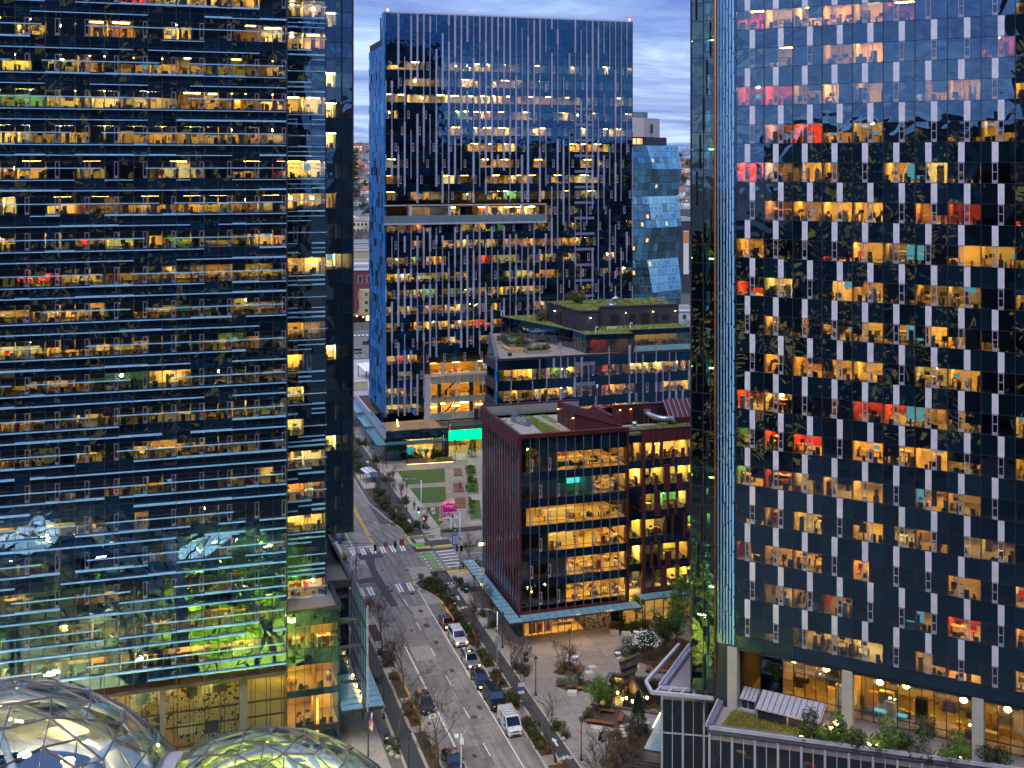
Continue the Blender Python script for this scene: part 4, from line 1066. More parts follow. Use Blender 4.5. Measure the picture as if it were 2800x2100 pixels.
for k in range(5):
    t = k / 5; p = (-3.3 + 6.3 * t, .1 + 2.2 * t); tr.bar((*p, 12.52), (p[0] - .2, p[1] - 1.75, 12.52), .16, M_WFR, .26)
tr.build('trellis', P2)
inn = MB()
for q in range(30): x = rnd.uniform(5.5, 31); y = -5.2 + .225 * (x - 3.9) + rnd.uniform(.8, 3.0); z = rnd.choice([.2, 3.82, 7.62, 7.62]); inn.box(x, x + rnd.uniform(.4, 1.5), y, y + .5, z, z + rnd.uniform(.5, 1.8), rnd.choice([M_DARKF, M_WALLS[4], M_DESK, M_REDF, M_TEALF, M_WHITE]))
inn.bar((9, -2.4, 2.6), (24, 1.0, 4.2), .3, mat('red_wall', (.45, .06, .02), .6), 1.8)
for x in (6, 10, 14, 18, 22, 27): inn.box(x, x + .9, -3.4 + x * .22, -3.1 + x * .22, 7.2, 7.3, M_LAMPD); inn.box(x, x + .7, -3.6 + x * .22, -3.3 + x * .22, 10.7, 10.8, M_LAMPD)
inn.build('interior', P2, kind='stuff')
M_GRASSR = mat('roof_grass', (.14, .13, .035), .95, var=.45, scale=3, bump=.5, bscale=30)
gp = MB(); gp.prism([(4.6, -4.3), (4.7, -.6), (7.0, -.3), (13.6, -.2), (15.4, -1.6), (30, 1.4), (30, 1.0)], 12.0, 12.18, M_GRASSR); gp.build('planting_bed', P2)
gt = MB(); 
for q in range(2600):
    t = rnd.random(); x = 4.7 + 11 * t; y0_, y1_ = -4.5 + .235 * (x - 4.6) + .35, -.4 - .05 * (x - 4.7)
    if y1_ < y0_: continue
    y = rnd.uniform(y0_, y1_); h = rnd.uniform(.12, .34); a = rnd.uniform(0, PI); dx, dy = .05 * math.cos(a), .05 * math.sin(a); lx, ly = rnd.gauss(0, .1), rnd.gauss(0, .1)
    gt.add([(x - dx, y - dy, 12.17), (x + dx, y + dy, 12.17), (x + lx, y + ly, 12.17 + h)], [(0, 1, 2)], leafmat('dry_grass', (.14, .17, .03), (.26, .20, .05), .3))
gt.build('grass', P2, kind='stuff')
def seam_box(name, label, P, x0, x1, y0, y1, z0, z1, nse):
    b = MB(); b.box(x0, x1, y0, y1, z0, z1, M_GALV)
    U_ = empty(name, P.matrix_basis @ Vector((0, 0, 0)), P.rotation_euler.z, label, 'roof unit')
    bx(U_, 'louvre_panel', x0 + .1, x1 - .1, y0, y1, z0, z1 - .25, M_FRM); bx(U_, 'sill', x0 - .05, x1 + .05, y0 - .08, y1 + .05, z0, z0 + .12, M_WFR)
    for q in range(3): x = x0 + (x1 - x0) * q / 2; bx(U_, 'frame_post', x - .08, x + .08, y0 - .05, y0 - .0, z0 + .12, z1, M_GALV)
    t = MB(); t.prism([(x0 - .15, y0 - .2), (x1 + .15, y0 - .2), (x1 + .15, y1), (x0 - .15, y1)], 0, .1, M_LAV)
    tv = [(v[0], v[1], v[2] + z1 + (v[1] - y0) * .32) for v in t.v]; t.v = tv; t.build('roof_sheet', U_)
    for q in range(nse + 1):
        x = x0 - .1 + (x1 - x0 + .2) * q / nse; s_ = MB(); s_.bar((x, y0 - .2, z1 + .08), (x, y1, z1 + .08 + (y1 - y0 + .2) * .32), .04, M_FRM, .1); s_.build('roof_seam', U_)
seam_box('roof_unit', 'long grey ventilation housing with seamed sloping roof on the planted terrace', P2, 7.4, 13.6, -1.3, 1.1, 12.0, 13.3, 11)
seam_box('roof_unit', 'small grey ventilation housing beside the long one by the terrace column', P2, 5.2, 6.7, .5, 2.0, 12.0, 13.1, 4)
for (x, y, z, r) in ((14.9, .2, 12.9, .26), (14.6, -.5, 12.6, .2), (12.4, -3.3, 12.35, .24), (10.6, -3.8, 12.3, .14), (18.4, -1.4, 12.3, .2), (19.0, -1.3, 12.3, .18), (26.4, .2, 12.3, .14)):
    L = empty('terrace_lamp', P2.matrix_basis @ Vector((x, y, 12.0)), 0, 'glowing round terrace lamp, %s from the trellis corner along the planting' % ORD[len([o for o in bpy.data.objects if o.name.startswith('terrace_lamp')])], 'lamp', 'round lamps in the terrace planting')
    MB().lathe([(r * .3, -r), (r * .85, -r * .5), (r, 0), (r * .85, r * .5), (r * .3, r)], glow('warm_globe', (1, .62, .25), 30), n=10).build('globe', L, (0, 0, z - 12)); MB().tube([(0, 0, 0), (0, 0, max(.05, z - 12 - r))], .03, M_BLACK, 6).build('stem', L)
# low canopy over the side entrance
C2 = empty('glass_canopy', (49.8, 113.6, 4.3), 0, 'small pale blue glass canopy with a string of lamps beside the white framed podium', 'canopy')
a = Vector((0, 0)); b_ = Vector((5.3, 6.8)); c_ = Vector((2.1, -1.5))
for k in range(7):
    p0, p1 = a + (b_ - a) * k / 7, a + (b_ - a) * (k + 1) / 7; q0, q1 = p0 + c_, p1 + c_
    m = MB(); m.prism([tuple(p0 * .985 + p1 * .015), tuple(p1 * .985 + p0 * .015), tuple(q1), tuple(q0)], .2, .24, M_CANG); m.build('pane', C2)
m = MB(); m.bar((*a, .1), (*b_, .1), .12, M_STEEL, .2); m.bar((*(a + c_), .1), (*(b_ + c_), .1), .12, M_STEEL, .2); m.bar((*a, .1), (*(a + c_), .1), .12, M_STEEL, .2); m.build('edge_beam', C2)
for k in range(20):
    p = a + (b_ - a) * (.55 + .42 * k / 20); MB().lathe([(.03, 0), (.06, .04), (.03, .09)], glow('string_bulb', (1, .78, .4), 9), n=6).build('bulb', C2, (p.x - .1, p.y + .1, .3))
# ================================================================ centre tower with vertical fins, its podium and atrium
T3 = empty('office_tower', (49.7, 264.0, 0), 0, 'tall dark tower with staggered vertical lavender fins and a bright blue side wall', 'tower')
rnd = random.Random(31)
M_LAV3 = mat('fin_lavender_far', (0.32, 0.32, 0.45), 0.42, 0.25, 0.10, isl=0.14)
FH3 = 3.865; NB3 = 41; B3 = 62.8 / NB3
def z3(k): return 90.45 - FH3 * k
TOP3 = 103.9
ATR = (9.4, 25.3, 7.0, 17.6)      # atrium box x0 x1 z0 z1
def in_atr(x0, x1, z0, z1): return x1 > ATR[0] and x0 < ATR[1] and z0 < 20.5 and z1 > 6.0
def in_terr(x0, z0, z1): return x0 < 40.0 and z1 > 54.0 and z0 < 58.3
pan, spn, fin, vf, imb = [], [], [], [], MB()
M_VIS3 = glass('vision_glass_far', (.92, .95, .93), (.25, .6, 1), base=.09, wob=.02, scale=.5)
M_SPN3 = darkglass('spandrel_glass_far', (.002, .009, .022), (.22, .56, 1), base=.13, wob=.02, scale=.5)
for k in range(0, 22):
    z = z3(k)
    for i in range(NB3):
        x0, x1 = i * B3 + .02, (i + 1) * B3 - .02
        if not in_atr(x0, x1, z, z + 1.9) and not in_terr(x0, z, z + 1.9): pan.append((x0, x1, 0, .05, z, z + 1.95, M_VIS3))
        if not in_atr(x0, x1, z + 1.98, z + 3.8) and not in_terr(x0, z + 2, z + 3.8): spn.append((x0, x1, 0, .05, z + 1.99, z + FH3 - .03, M_SPN3))
        if (i * 7 + k) % 3 == 0 and not in_atr(x0, x1, z, z + 2) and not in_terr(x0, z, z + 2):
            a = x0 + (.25 if (i + k) % 2 else .7)
            vf += [(a, a + .09, -.08, .0, z, z + 1.95, M_VF2), (a + .42, a + .51, -.08, .0, z, z + 1.95, M_VF2), (a + .09, a + .42, -.08, .0, z, z + .3, M_VF2), (a + .09, a + .42, -.08, 0, z + 1.85, z + 1.95, M_VF2), (a + .09, a + .42, -.08, 0, z + 1.0, z + 1.1, M_VF2)]
for i in range(NB3):            # blank mechanical floors at the top
    for q in range(3):
        z = z3(0) + FH3 + q * 3.2 - 1.9 + 1.95
        spn.append((i * B3 + .02, (i + 1) * B3 - .02, 0, .05, 94.4 + q * 3.15, 94.4 + q * 3.15 + 3.12, M_SPN3))
field(T3, 'vision_pane', pan); field(T3, 'spandrel_pane', spn); field(T3, 'vent_frame', vf)
for i in range(NB3 + 1):
    x = i * B3; z = 8.6 + rnd.choice([0, 1.93])
    if 25 < i and i % 2 == 0 and rnd.random() < .35: pass
    while z < TOP3 - .3:
        n = rnd.choice([1, 1, 2, 2, 3, 4, 5]) if z < 55 else rnd.choice([1, 2, 3, 4, 5, 6]); z1 = min(TOP3, z + n * FH3 / 2 - .04)
        w = rnd.choice([.16, .16, .42, .42, .5]) if x < 41 else rnd.choice([.14, .14, .2, .42])
        on = rnd.random() < (.86 if x < 41 else .7)
        if z < 20 and x > 25.5: on = on and z > 20
        if on and not in_terr(x - .3, z, z1) and not in_atr(x - .2, x + .2, z, z1):
            zz = z
            while zz < z1 - .1:          # split at the half-floor joints
                ze = min(z1, zz + FH3 * 1.5); fin.append((max(0, x - w / 2), x + w / 2, -.35, -.02, zz, ze - .015, M_LAV3)); zz = ze
        z = z1 + .04
for k in range(2, 16): fin.append((47.4, 52.6, -.06, -.012, z3(k) - 1.25, z3(k) - .65, M_VFR))
field(T3, 'vertical_fin', fin)
fr = MB()
for k in range(-3, 23): fr.box(0, 62.8, .02, .1, z3(k) - .03, z3(k) + .01, M_FRM) if not 8 < k < 10 else None
fr.box(-.15, 62.95, -.1, .3, TOP3 - .1, TOP3 + .25, M_LAV)
fr.box(62.8, 63.0, -.05, 8, 8, TOP3, M_FRM); fr.box(62.8, 63.0, 8, 40, 8, 98.4, M_FRM)
fr.build('edge_trim', T3)
def lit3(i, x, k):
    if k == 9: return 24 < x < 39 or rnd.random() < .25
    if 24 < x < 34 and k < 9: return True
    if 36 < x < 39.5: return rnd.random() < .8
    if 19 < x < 22.5 and k < 16: return rnd.random() < .75
    if k > 8: return rnd.random() < (.88 if x < 41 else .42)
    if k in (0, 2): return rnd.random() < (.75 if x < 24 else .5)
    return rnd.random() < .36
for k in range(0, 22):
    z = z3(k); [imb.box(q0, q1, .2, 9, z + 2.05, z + 3.75, M_CORE) for q0, q1 in (((.05, 62.7),) if k < 18 else ((.05, ATR[0] - .1), (ATR[1] + .3, 62.7)))] if k != 9 else None
    xs = [0]
    while xs[-1] < 62.7: xs.append(min(62.75, xs[-1] + rnd.choice([1, 2, 2, 3, 4]) * B3))
    if k >= 18: xs = [q for q in xs if q <= ATR[0]]; xs = xs if len(xs) > 1 else [0, 4.5, 9.2]
    rooms(T3, rnd, xs, .2, z - .03, z + 2.05, lambda i, x: lit3(i, x, k) and (k < 9 or rnd.random() < 1), mb=imb, depth=6, furn=k > 7, lamp=None)
    for i in range(NB3):
        if rnd.random() < .25 and (k < 18 or i * B3 > 26):
            h = rnd.choice([.4, .9, 1.4]); imb.box(i * B3 + .06, (i + 1) * B3 - .06, .12, .14, z + 1.95 - h, z + 1.95, M_SHADE)
imb.box(.3, 62.7, 8.6, 20.8, 21, 97.6, M_CORE); imb.box(.3, 62.7, .3, 8.5, 94.5, TOP3 - .4, M_CORE); imb.box(.3, ATR[0] - .3, 8.6, 20.8, 8, 21, M_CORE)
imb.build('interior', T3, kind='stuff')
# open balcony storey with glass balustrade
tb = MB(); tb.box(-.4, 40, -.5, .3, 53.75, 54.15, M_LAV); tb.box(-.4, 40, -.4, .3, 58.2, 58.45, M_LAV); tb.box(39.7, 40.1, -.3, 5, 54.15, 58.2, M_WALLS[4]); tb.build('balcony_slab', T3)
for i in range(22): bx(T3, 'balustrade_pane', i * 1.82 - .35, i * 1.82 + 1.44, -.42, -.38, 54.16, 55.9, frosted('fritted_glass', (.26, .38, .48), .62))
for x in (5.6, 15.2, 24.4, 33.4): bx(T3, 'balcony_column', x, x + .75, -.36, .3, 54.16, 58.2, M_LAV)
# blue side wall
M_BLUE = mat('blue_side_panel', (.006, .15, .42), .45, .0, .12, isl=.3, spec=.25)
side = []
for k in range(-3, 24):
    for j in range(12):
        y0 = .06 + j * 1.75; z = z3(k) - 1.9
        if j > 1 and z > 95.5: continue
        for q in (0, 1):
            r = rnd.random(); m = M_BLUE if (j == 0 or r < .68) else (M_SPN3 if r < .92 else M_VIS3)
            d = 0 if j == 0 else rnd.choice([0, 0, .12])
            side.append((-.28 + d, -.02, y0, y0 + 1.70, z + q * 1.93, z + q * 1.93 + 1.9, m))
side = [t for t in side if t[4] > 8.3 and t[5] < TOP3 + .2]
field(T3, 'side_panel', side)
b = MB(); b.box(-.02, .3, .0, 21, 8.3, 98, M_CORE); b.box(-.02, .3, 0, 3.6, 99, TOP3 - .2, M_CORE); b.build('side_wall', T3)
for x in (.6, 62.2):
    MB().lathe([(.1, 0), (.22, .1), (.22, .45), (.08, .6)], glow('beacon_red', (1, .06, .02), 14), n=8).build('beacon', T3, (x, .2, TOP3 + .25))
# atrium box
x0, x1, zz0, zz1 = ATR
b = MB(); b.box(x0, x0 + 1.5, -.3, .3, zz0, zz1 + .5, M_LAV); b.box(x0 - .1, x1, -.32, .3, zz1 + .0, zz1 + .5, M_LAV)
for x in (x0 + 4.2, x0 + 12.5): b.box(x, x + .7, -.15, .3, zz1 + .5, 20.6, M_LAV)
b.build('atrium_frame', T3)
pan = []
for i in range(8):
    a = x0 + 1.6 + i * 1.78
    for z0_, z1_, m in ((7.0, 8.8, 'f'), (8.85, 11.0, 'v'), (11.05, 12.5, 'f'), (12.55, 15.6, 'v'), (15.65, 17.5, 'f')):
        pan.append((a + .02, a + 1.76, -.25, -.2, z0_, z1_, M_VIS3 if m == 'v' else MATS['fritted_glass']))
for i in range(9): pan.append((x0 + i * 1.78, x0 + i * 1.78 + 1.74, 0, .05, 18.15, 20.5, M_VIS3))
field(T3, 'atrium_pane', pan)
for i in range(9):
    x = x0 + 1.9 + rnd.uniform(0, 13.4); z0_ = rnd.choice([7.0, 8.9, 12.4]); bx(T3, 'amber_fin', x, x + .14, -.6, -.28, z0_, rnd.choice([17.3, 12.4, 17.3]) if z0_ < 12 else 17.4, mat('amber_fin', (.55, .25, .06), .5))
im = MB()
for z in (7.0, 11.9, 17.2): im.box(x0, x1 + 1, .3, 14, z - .25, z, M_FLR)
im.box(x0, x1 + 1, 10, 10.2, 5, 21, M_WALLS[2]); im.box(x0, x1 + 3, .3, 12, 20.55, 20.8, M_CORE); im.box(x0 + 1.3, x0 + 1.5, .3, 10, 7, 20.5, M_WALLS[0])
for z in (9.6, 11.4, 16.7, 20.2):
    for q in range(5): im.box(x0 + 1.6 + q * 2.9, x0 + 3.4 + q * 2.9, 2.0 + (q % 2) * 3, 2.8 + (q % 2) * 3, z, z + .1, M_LAMPO if q % 2 else M_LAMPD)
for z in (7.0, 11.9, 5.0): im.bar((x0 + 5, 4, z + .2), (x0 + 9.5, 4, z + 4.2), .9, M_DARKF, .3); im.bar((x0 + 5, 3.4, z + 1.1), (x0 + 9.5, 3.4, z + 5.1), .08, M_DESK)
for q in range(46):
    z = rnd.choice([7.0, 11.9, 17.2]); x = x0 + 1.8 + rnd.uniform(0, 13.4); y = rnd.uniform(.8, 7); im.box(x, x + rnd.uniform(.3, 1.2), y, y + .6, z, z + rnd.uniform(.5, 1.3), rnd.choice([M_DARKF, M_REDF, M_DESK, M_WHITE, M_DESK]))
for x in (x0 + 3.6, x0 + 11.6): im.box(x, x + .8, 1.5, 2.3, 0, 17, mat('atrium_column', (.10, .10, .11), .7))
im.build('atrium_interior', T3, kind='stuff')
b = MB(); b.prism([(x1 - .3, -.3), (x1 + .1, -.3), (x1 + 6.5, 9), (x1 + 6, 9)], 6.5, 17.8, mat('amber_wall', (.50, .24, .03), .5)); b.build('amber_wall', T3)
# ---------------------------------------------------------------- podium: shop, deck, canopies, underpass
P3 = empty('podium', (48.0, 254.0, 0), 0, 'low shop podium with teal glass canopy and lit roof deck below the centre tower', 'building')
b = MB(); b.box(0, 13.3, .3, 42, 5.6, 7.2, M_SPN3); b.box(.0, 13.4, -.0, .4, 5.8, 6.6, M_FRM); b.box(-.05, 13.5, -.1, .5, 7.2, 7.5, M_FRM); b.box(-.06, .4, .5, 44, 5.6, 7.5, M_LAV); b.build('fascia', P3)
field(P3, 'fascia_pane', [(.1 + i * 1.32, .1 + i * 1.32 + 1.28, -.06, -.01, 5.85, 7.15, M_SPN3) for i in range(10)])
b = MB(); b.box(.4, 13.3, .5, 10, 7.2, 7.32, mat('deck_timber', (.22, .14, .08), .7)); b.box(.4, 10, 20, 42, 7.2, 7.4, M_SOIL); b.build('roof_deck', P3)
for k in range(4): MB().lathe([(.04, 0), (.07, .04), (.04, .09)], glow('deck_lamp', (1, .5, .12), 90), n=8).tube([(0, 0, -.9), (0, 0, 0)], .03, M_BLACK, 6).build('deck_lamp', P3, (3.0 + k * .35, 1.4 + k * 2.1, 8.2))
for k in range(14): bx(P3, 'balustrade_pane', -.12, -.06, .6 + k * 1.4, 1.9 + k * 1.4, 7.5, 8.4, M_CANG)
M_CAN3 = frosted('teal_canopy_glass', (.10, .36, .40), .7)
for i in range(9): bx(P3, 'canopy_pane', -.2 + i * 1.56, -.2 + i * 1.56 + 1.5, -2.6, -.1, 5.0, 5.05, M_CAN3)
for i in range(24): bx(P3, 'canopy_pane', -2.4, -.3, -2.6 + i * 1.9, -2.6 + i * 1.9 + 1.84, 5.0 + (.5 if i > 8 else 0) + (.6 if i > 15 else 0), 5.05 + (.5 if i > 8 else 0) + (.6 if i > 15 else 0), M_CAN3)
b = MB(); b.box(-2.5, 13.9, -2.72, -2.6, 4.85, 5.1, M_STEEL); b.box(-2.55, -2.4, -2.6, 42, 4.8, 5.0, M_STEEL)
for i in range(10): b.box(-.3 + i * 1.56, -.22 + i * 1.56, -2.6, 0, 4.85, 5.0, M_STEEL)
b.build('canopy_frame', P3)
pan = []
for i in range(8): pan.append((.3 + i * 1.6, .3 + i * 1.6 + 1.55, 2.0, 2.05, .2, 4.8, M_VIS3 if i > 2 else M_SPN3))
field(P3, 'shop_pane', pan)
fr = MB()
for i in range(9): fr.box(.25 + i * 1.6, .33 + i * 1.6, 1.95, 2.1, 0, 5, M_BLACK)
fr.box(.2, 13.2, 1.95, 2.1, 3.5, 3.6, M_BLACK); fr.box(.2, 13.2, 1.9, 9, 4.85, 5.6, M_CORE); fr.build('shop_frame', P3)
b = MB()
for k in range(60): b.box(-.06 + .0, .2, 2.2 + k * .66, 2.2 + k * .66 + .5, 0, 5.6, M_GALV)
b.box(.05, .3, 2.1, 42, 0, 5.6, M_STEEL); b.build('ribbed_wall', P3)
im = MB(); im.box(.3, 13.2, 2.2, 9, .0, .14, M_FLR); im.box(.3, 13.2, 8.8, 9, 0, 5, M_WALLS[0]); im.box(5.0, 5.1, 2.2, 8.8, 0, 5, M_WALLS[1])
for x in (1.5, 3.5, 6.2, 8.0, 9.8, 11.6): im.box(x - .7, x + .7, 3.6, 4.6, 4.7, 4.8, M_LAMP)
for k in range(26):
    x = 5.4 + k * .29; h = rnd.uniform(.9, 1.7); im.box(x, x + .2, 2.6 + rnd.uniform(0, 1.5), 2.9 + rnd.uniform(0, 1.5), .15 + rnd.uniform(0, 1.6), .3 + h + .6, rnd.choice([M_WHITE, M_DARKF, M_REDF, M_DESK, M_WALLS[1], M_WALLS[6]]))
im.build('shop_interior', P3, kind='stuff')
MB().tube([(0, 0, 0), (0, -.03, 0)], .95, glow('teal_sign', (.02, .30, .30), .55), 24).build('round_sign', P3, (6.0, 1.9, 2.3))
M_GREEN = glow('green_soffit_light', (.0, .85, .22), 1.25)
for i in range(9): bx(P3, 'green_light_panel', 14.0 + i * 1.42, 14.0 + i * 1.42 + 1.36, 4.0, 4.1, 3.3, 5.7, M_GREEN)
b = MB(); b.box(13.6, 28, 4.3, 16, 5.75, 6.6, M_CORE); b.box(13.4, 13.8, 2, 14, 0, 5.7, M_STEEL); b.build('underpass_soffit', P3)
b = MB(); b.prism([(24.0, 6.0), (24.4, 6.0), (21.0, 22), (20.4, 22)], .1, 5.7, M_WALLS[2]); b.box(13.6, 26, 24, 24.3, 0, 5.7, M_WALLS[0]); b.build('underpass_wall', P3)
for (x, y) in ((16, 8), (19, 9), (21, 14), (17, 14)): bx(P3, 'soffit_lamp', x - .5, x + .5, y - .5, y + .5, 5.66, 5.74, M_LAMP)
for x, y in ((23.2, 8.6), (13.9, 1.2)): bx(P3, 'column', x, x + .9, y, y + .9, 0, 7.2 if x < 20 else 9.5, M_FRM)
for k in range(3):
    G = empty('roof_planter', (52.6, 275.5 + k * 1.5, 7.4), 0, 'green tub planter on the podium roof, %s of the three from the deck' % ORD[k], 'planter', 'green tubs on the podium roof')
    MB().lathe([(.62, 0), (.78, .25), (.8, .9), (.7, 1.0)], mat('green_tub', (.10, .26, .05), .5), n=14).build('tub', G); MB().lathe([(.66, 0), (.66, .08)], M_SOIL, n=12).build('soil', G, (0, 0, .95))
b = MB(); b.box(-.6, .6, -2.2, 2.2, 0, 1.1, M_FRM); o = b.build('roof_vent_box', None, (50.7, 270.4, 7.3)); tag(o, 'dark ventilation box on the planted podium roof beside the blue wall', 'roof unit')
# ================================================================ black terrace building behind the maroon one
T4 = empty('terrace_building', (63.0, 216.5, 0), 0, 'black glass terrace building with green roofs, a dark metal penthouse and a blue end wall', 'building')
rnd = random.Random(41)
M_SEDUM = mat('sedum_roof', (.10, .14, .025), .95, var=.5, scale=1.3, bump=.6, bscale=18, stain=((.16, .11, .03), .8, .7))
pan, spn, fin, vf, imb = [], [], [], [], MB()
N4 = 30; B4 = 1.5
for k, z in enumerate((24.9, 20.8, 16.8)):
    for i in range(N4):
        x0 = .1 + i * B4
        lav = 11 <= i <= 13 and k < 2
        pan.append((x0 + .02, x0 + B4 - .02, 0, .05, z, z + 2.0, M_VIS3)); spn.append((x0 + .02, x0 + B4 - .02, 0, .05, z + 2.04, z + 4.0, M_SPN3))
        if lav: fin.append((x0, x0 + B4, -.08, -.02, z + 2.1, z + 2.9, M_VFR))
        if i % 2 == 1: a = x0 + rnd.choice([.2, .8]); vf += [(a, a + .08, -.1, -.01, z, z + 2, M_VF2), (a + .42, a + .5, -.1, -.01, z, z + 2, M_VF2), (a + .08, a + .42, -.1, -.01, z, z + .25, M_VF2), (a + .08, a + .42, -.1, -.01, z + 1.0, z + 1.1, M_VF2)]
        for q in (0, 2.0):
            if rnd.random() < (.34 if i < 18 else .5): w = rnd.choice([.14, .16, .42]); fin.append((x0 - w / 2, x0 + w / 2, -.35, -.02, z + q, z + q + (1.98 if rnd.random() < .6 else 3.9), M_LAV3))
    xs = [1.7]
    while xs[-1] < 44: xs.append(xs[-1] + rnd.choice([2, 2, 3, 4]) * B4)
    rooms(T4, rnd, xs, .2, z - .03, z + 2.1, lambda i, x: (not 16 < x < 20.5) and rnd.random() < .85, mb=imb, depth=6, n_lamp=2, lamp=M_LAMPO, wall=lambda i: M_WALLS[5] if 20 < xs[i] < 25 else None)
    imb.box(0, 44, .2, 8, z + 2.15, z + 3.9, M_CORE)
    imb.bar((21.8, 3, z), (24.5, 3, z + 2.1), .8, M_BLACK, .2)
field(T4, 'vision_pane', pan); field(T4, 'spandrel_pane', spn); field(T4, 'vertical_fin', fin); field(T4, 'vent_frame', vf)
imb.prism([(.4, 8), (44, 8), (44, 34), (8.6, 34)], 3, 29, M_CORE); imb.prism([(.3, .6), (44, .6), (44, 34), (8.4, 34)], 28.4, 29.15, mat('terrace_tile', (.21, .185, .17), .8, isl=.1))
imb.build('interior', T4, kind='stuff')
M_BLUEW = mat('blue_end_wall', (.012, .17, .48), .35, .1, .15, scale=.7, stretch=(1, 1, .2))
b = MB(); b.prism([(-.1, -.05), (.25, -.05), (8.5, 33), (8.1, 33)], 4, 29.6, M_BLUEW); b.build('blue_wall', T4)
b = MB(); b.prism([(.1, -.1), (.7, -.1), (8.8, 33), (8.2, 33)], 29.6, 29.75, M_BRICKP); b.box(.2, 44, -.12, .25, 28.85, 29.3, M_FRM); b.build('parapet_coping', T4)
# pavilion storey
ph = [(18.7, 22), (19.2, 13.1), (20.1, 6.0), (24.0, 5.6), (26.4, 11.4), (45, 11), (45, 25), (19, 25)]
pv = [(11.3, 33.9), (19.5, 8.5), (19.8, 1.8), (30.0, .8), (30.4, 5.2), (45, 5.3), (45, 34)]
M_PVG = glass('pavilion_glass', (.5, .62, .64), base=.14, wob=.05)
fr = MB(); n = 0
for a, c_ in zip(pv[:5], pv[1:6]):
    d = Vector((c_[0] - a[0], c_[1] - a[1])); L = d.length; d.normalize(); m = max(2, int(L / 1.6)); nn = Vector((d.y, -d.x))
    for j in range(m):
        p = Vector(a) + d * L * (j + .5) / m
        MB().obox((0, 0, 0), (d.x, d.y), L / m - .04, .06, 2.6, M_PVG).build('pavilion_pane', T4, (p.x, p.y, 29.25)); MB().obox((0, 0, 0), (d.x, d.y), L / m - .04, .06, 1.1, M_SPN3).build('pavilion_spandrel', T4, (p.x, p.y, 31.88))
        q = Vector(a) + d * L * j / m; fr.obox((q.x, q.y, 29.2), (d.x, d.y), .06, .12, 3.75, M_FRM)
fr.build('pavilion_mullions', T4)
b = MB(); b.prism([(p[0] + (-.35 if p[0] < 40 else 0), p[1] - .35) for p in pv], 32.95, 33.15, M_FRM, M_SEDUM); b.build('green_roof', T4)
gt = MB(); lg = leafmat('roof_tuft', (.09, .14, .02), (.22, .19, .05), .2)
for q in range(9000):
    if rnd.random() < .5: x = rnd.uniform(19, 44.5); y = rnd.uniform(6.3, 24.6); z = 37.24
    else: x = rnd.uniform(12, 44.5); y = rnd.uniform(1.2, 33); z = 33.16
    if not inpoly(x, y, ph if z > 35 else pv) or (z < 35 and inpoly(x, y, ph)) or noise.noise((x * .35, y * .35, z)) < -.22: continue
    h = rnd.uniform(.08, .32); a = rnd.uniform(0, 2 * PI); dx, dy = .14 * math.cos(a), .14 * math.sin(a); gt.add([(x - dx, y - dy, z), (x + dx, y + dy, z), (x - dy, y + dx, z + h)], [(0, 1, 2)], lg)
gt.build('roof_grass', T4, kind='stuff')
im = MB(); im.prism([(14, 33), (21, 10), (22, 6.5), (44, 9.5), (44, 33)], 29.2, 32.9, M_WALLS[2])
for x in (21, 22.5, 24): im.box(x, x + .8, 3.5, 3.7, 32.4, 32.5, M_LAMPO)
im.box(21, 25.6, 4.5, 4.6, 29.2, 32.8, M_WALLS[5]); im.box(20.8, 20.9, 2, 6, 29.2, 32.8, M_WALLS[5])
for q in range(8): im.box(31 + q * 1.7, 32.1 + q * 1.7, 7, 7.2, 32.3, 32.4, M_LAMPO)
for q in range(14): im.box(31 + q, 31.5 + q, 7 + rnd.random(), 7.8 + rnd.random(), 29.2, 29.9 + rnd.random() * .6, rnd.choice([M_DESK, M_DARKF, M_REDF]))
for q in range(4): im.lathe([(.1, 0), (.18, .1), (.1, .25)], M_LAMP, (14.2 + q * .55, 26.5 - q * 1.2, 31.0), 6)
im.build('pavilion_interior', T4, kind='stuff')
for i in range(8): bx(T4, 'balcony_pane', 30.6 + i * 1.7, 30.6 + i * 1.7 + 1.64, .9, .95, 29.3, 30.3, M_CANG)
ph = [(18.7, 22), (19.2, 13.1), (20.1, 6.0), (24.0, 5.6), (26.4, 11.4), (45, 11), (45, 25), (19, 25)]
M_PH = mat('charcoal_cladding', (.045, .045, .065), .5, .3, .12, stretch=(3, 3, .2))
b = MB(); b.prism(ph, 33.1, 37.2, M_PH, M_SEDUM); b.build('penthouse', T4)
b = MB()
for a, c_ in zip(ph[:5], ph[1:6]):
    d = Vector((c_[0] - a[0], c_[1] - a[1])); L = d.length; d.normalize(); j = 0.6
    b.bar((a[0], a[1], 37.3), (c_[0], c_[1], 37.3), .3, M_PH, .35)
    while j < L: p = Vector(a) + d * j; b.obox((p.x, p.y, 33.15), (d.x, d.y), .05, .08, 4.0, M_FRM); j += 1.5
b.build('cladding_rib', T4)
for (x, w) in ((29.2, 1.8), (33.5, 1.3), (36.2, 1.9), (39.3, .9)): bx(T4, 'penthouse_door', x, x + w, 11.0 + .1, 11.35, 33.2, 35.6, M_BLACK)
bx(T4, 'louvre', 41, 42.8, 10.85, 10.95, 34.3, 35.3, M_BLACK); bx(T4, 'penthouse_door', 18.9, 19.3, 15, 17.5, 33.2, 36, M_BLACK)
for (x, y) in ((32.4, 11.0), (38.8, 10.8), (44, 10.7), (22.1, 5.3), (18.6, 18.2)):
    o = MB().box(-.15, .15, -.25, 0, 0, .14, M_BLACK).box(-.1, .1, -.22, -.05, -.04, -.002, M_LAMPW).build('wall_lamp', T4, (x, y - .05, 36.0))
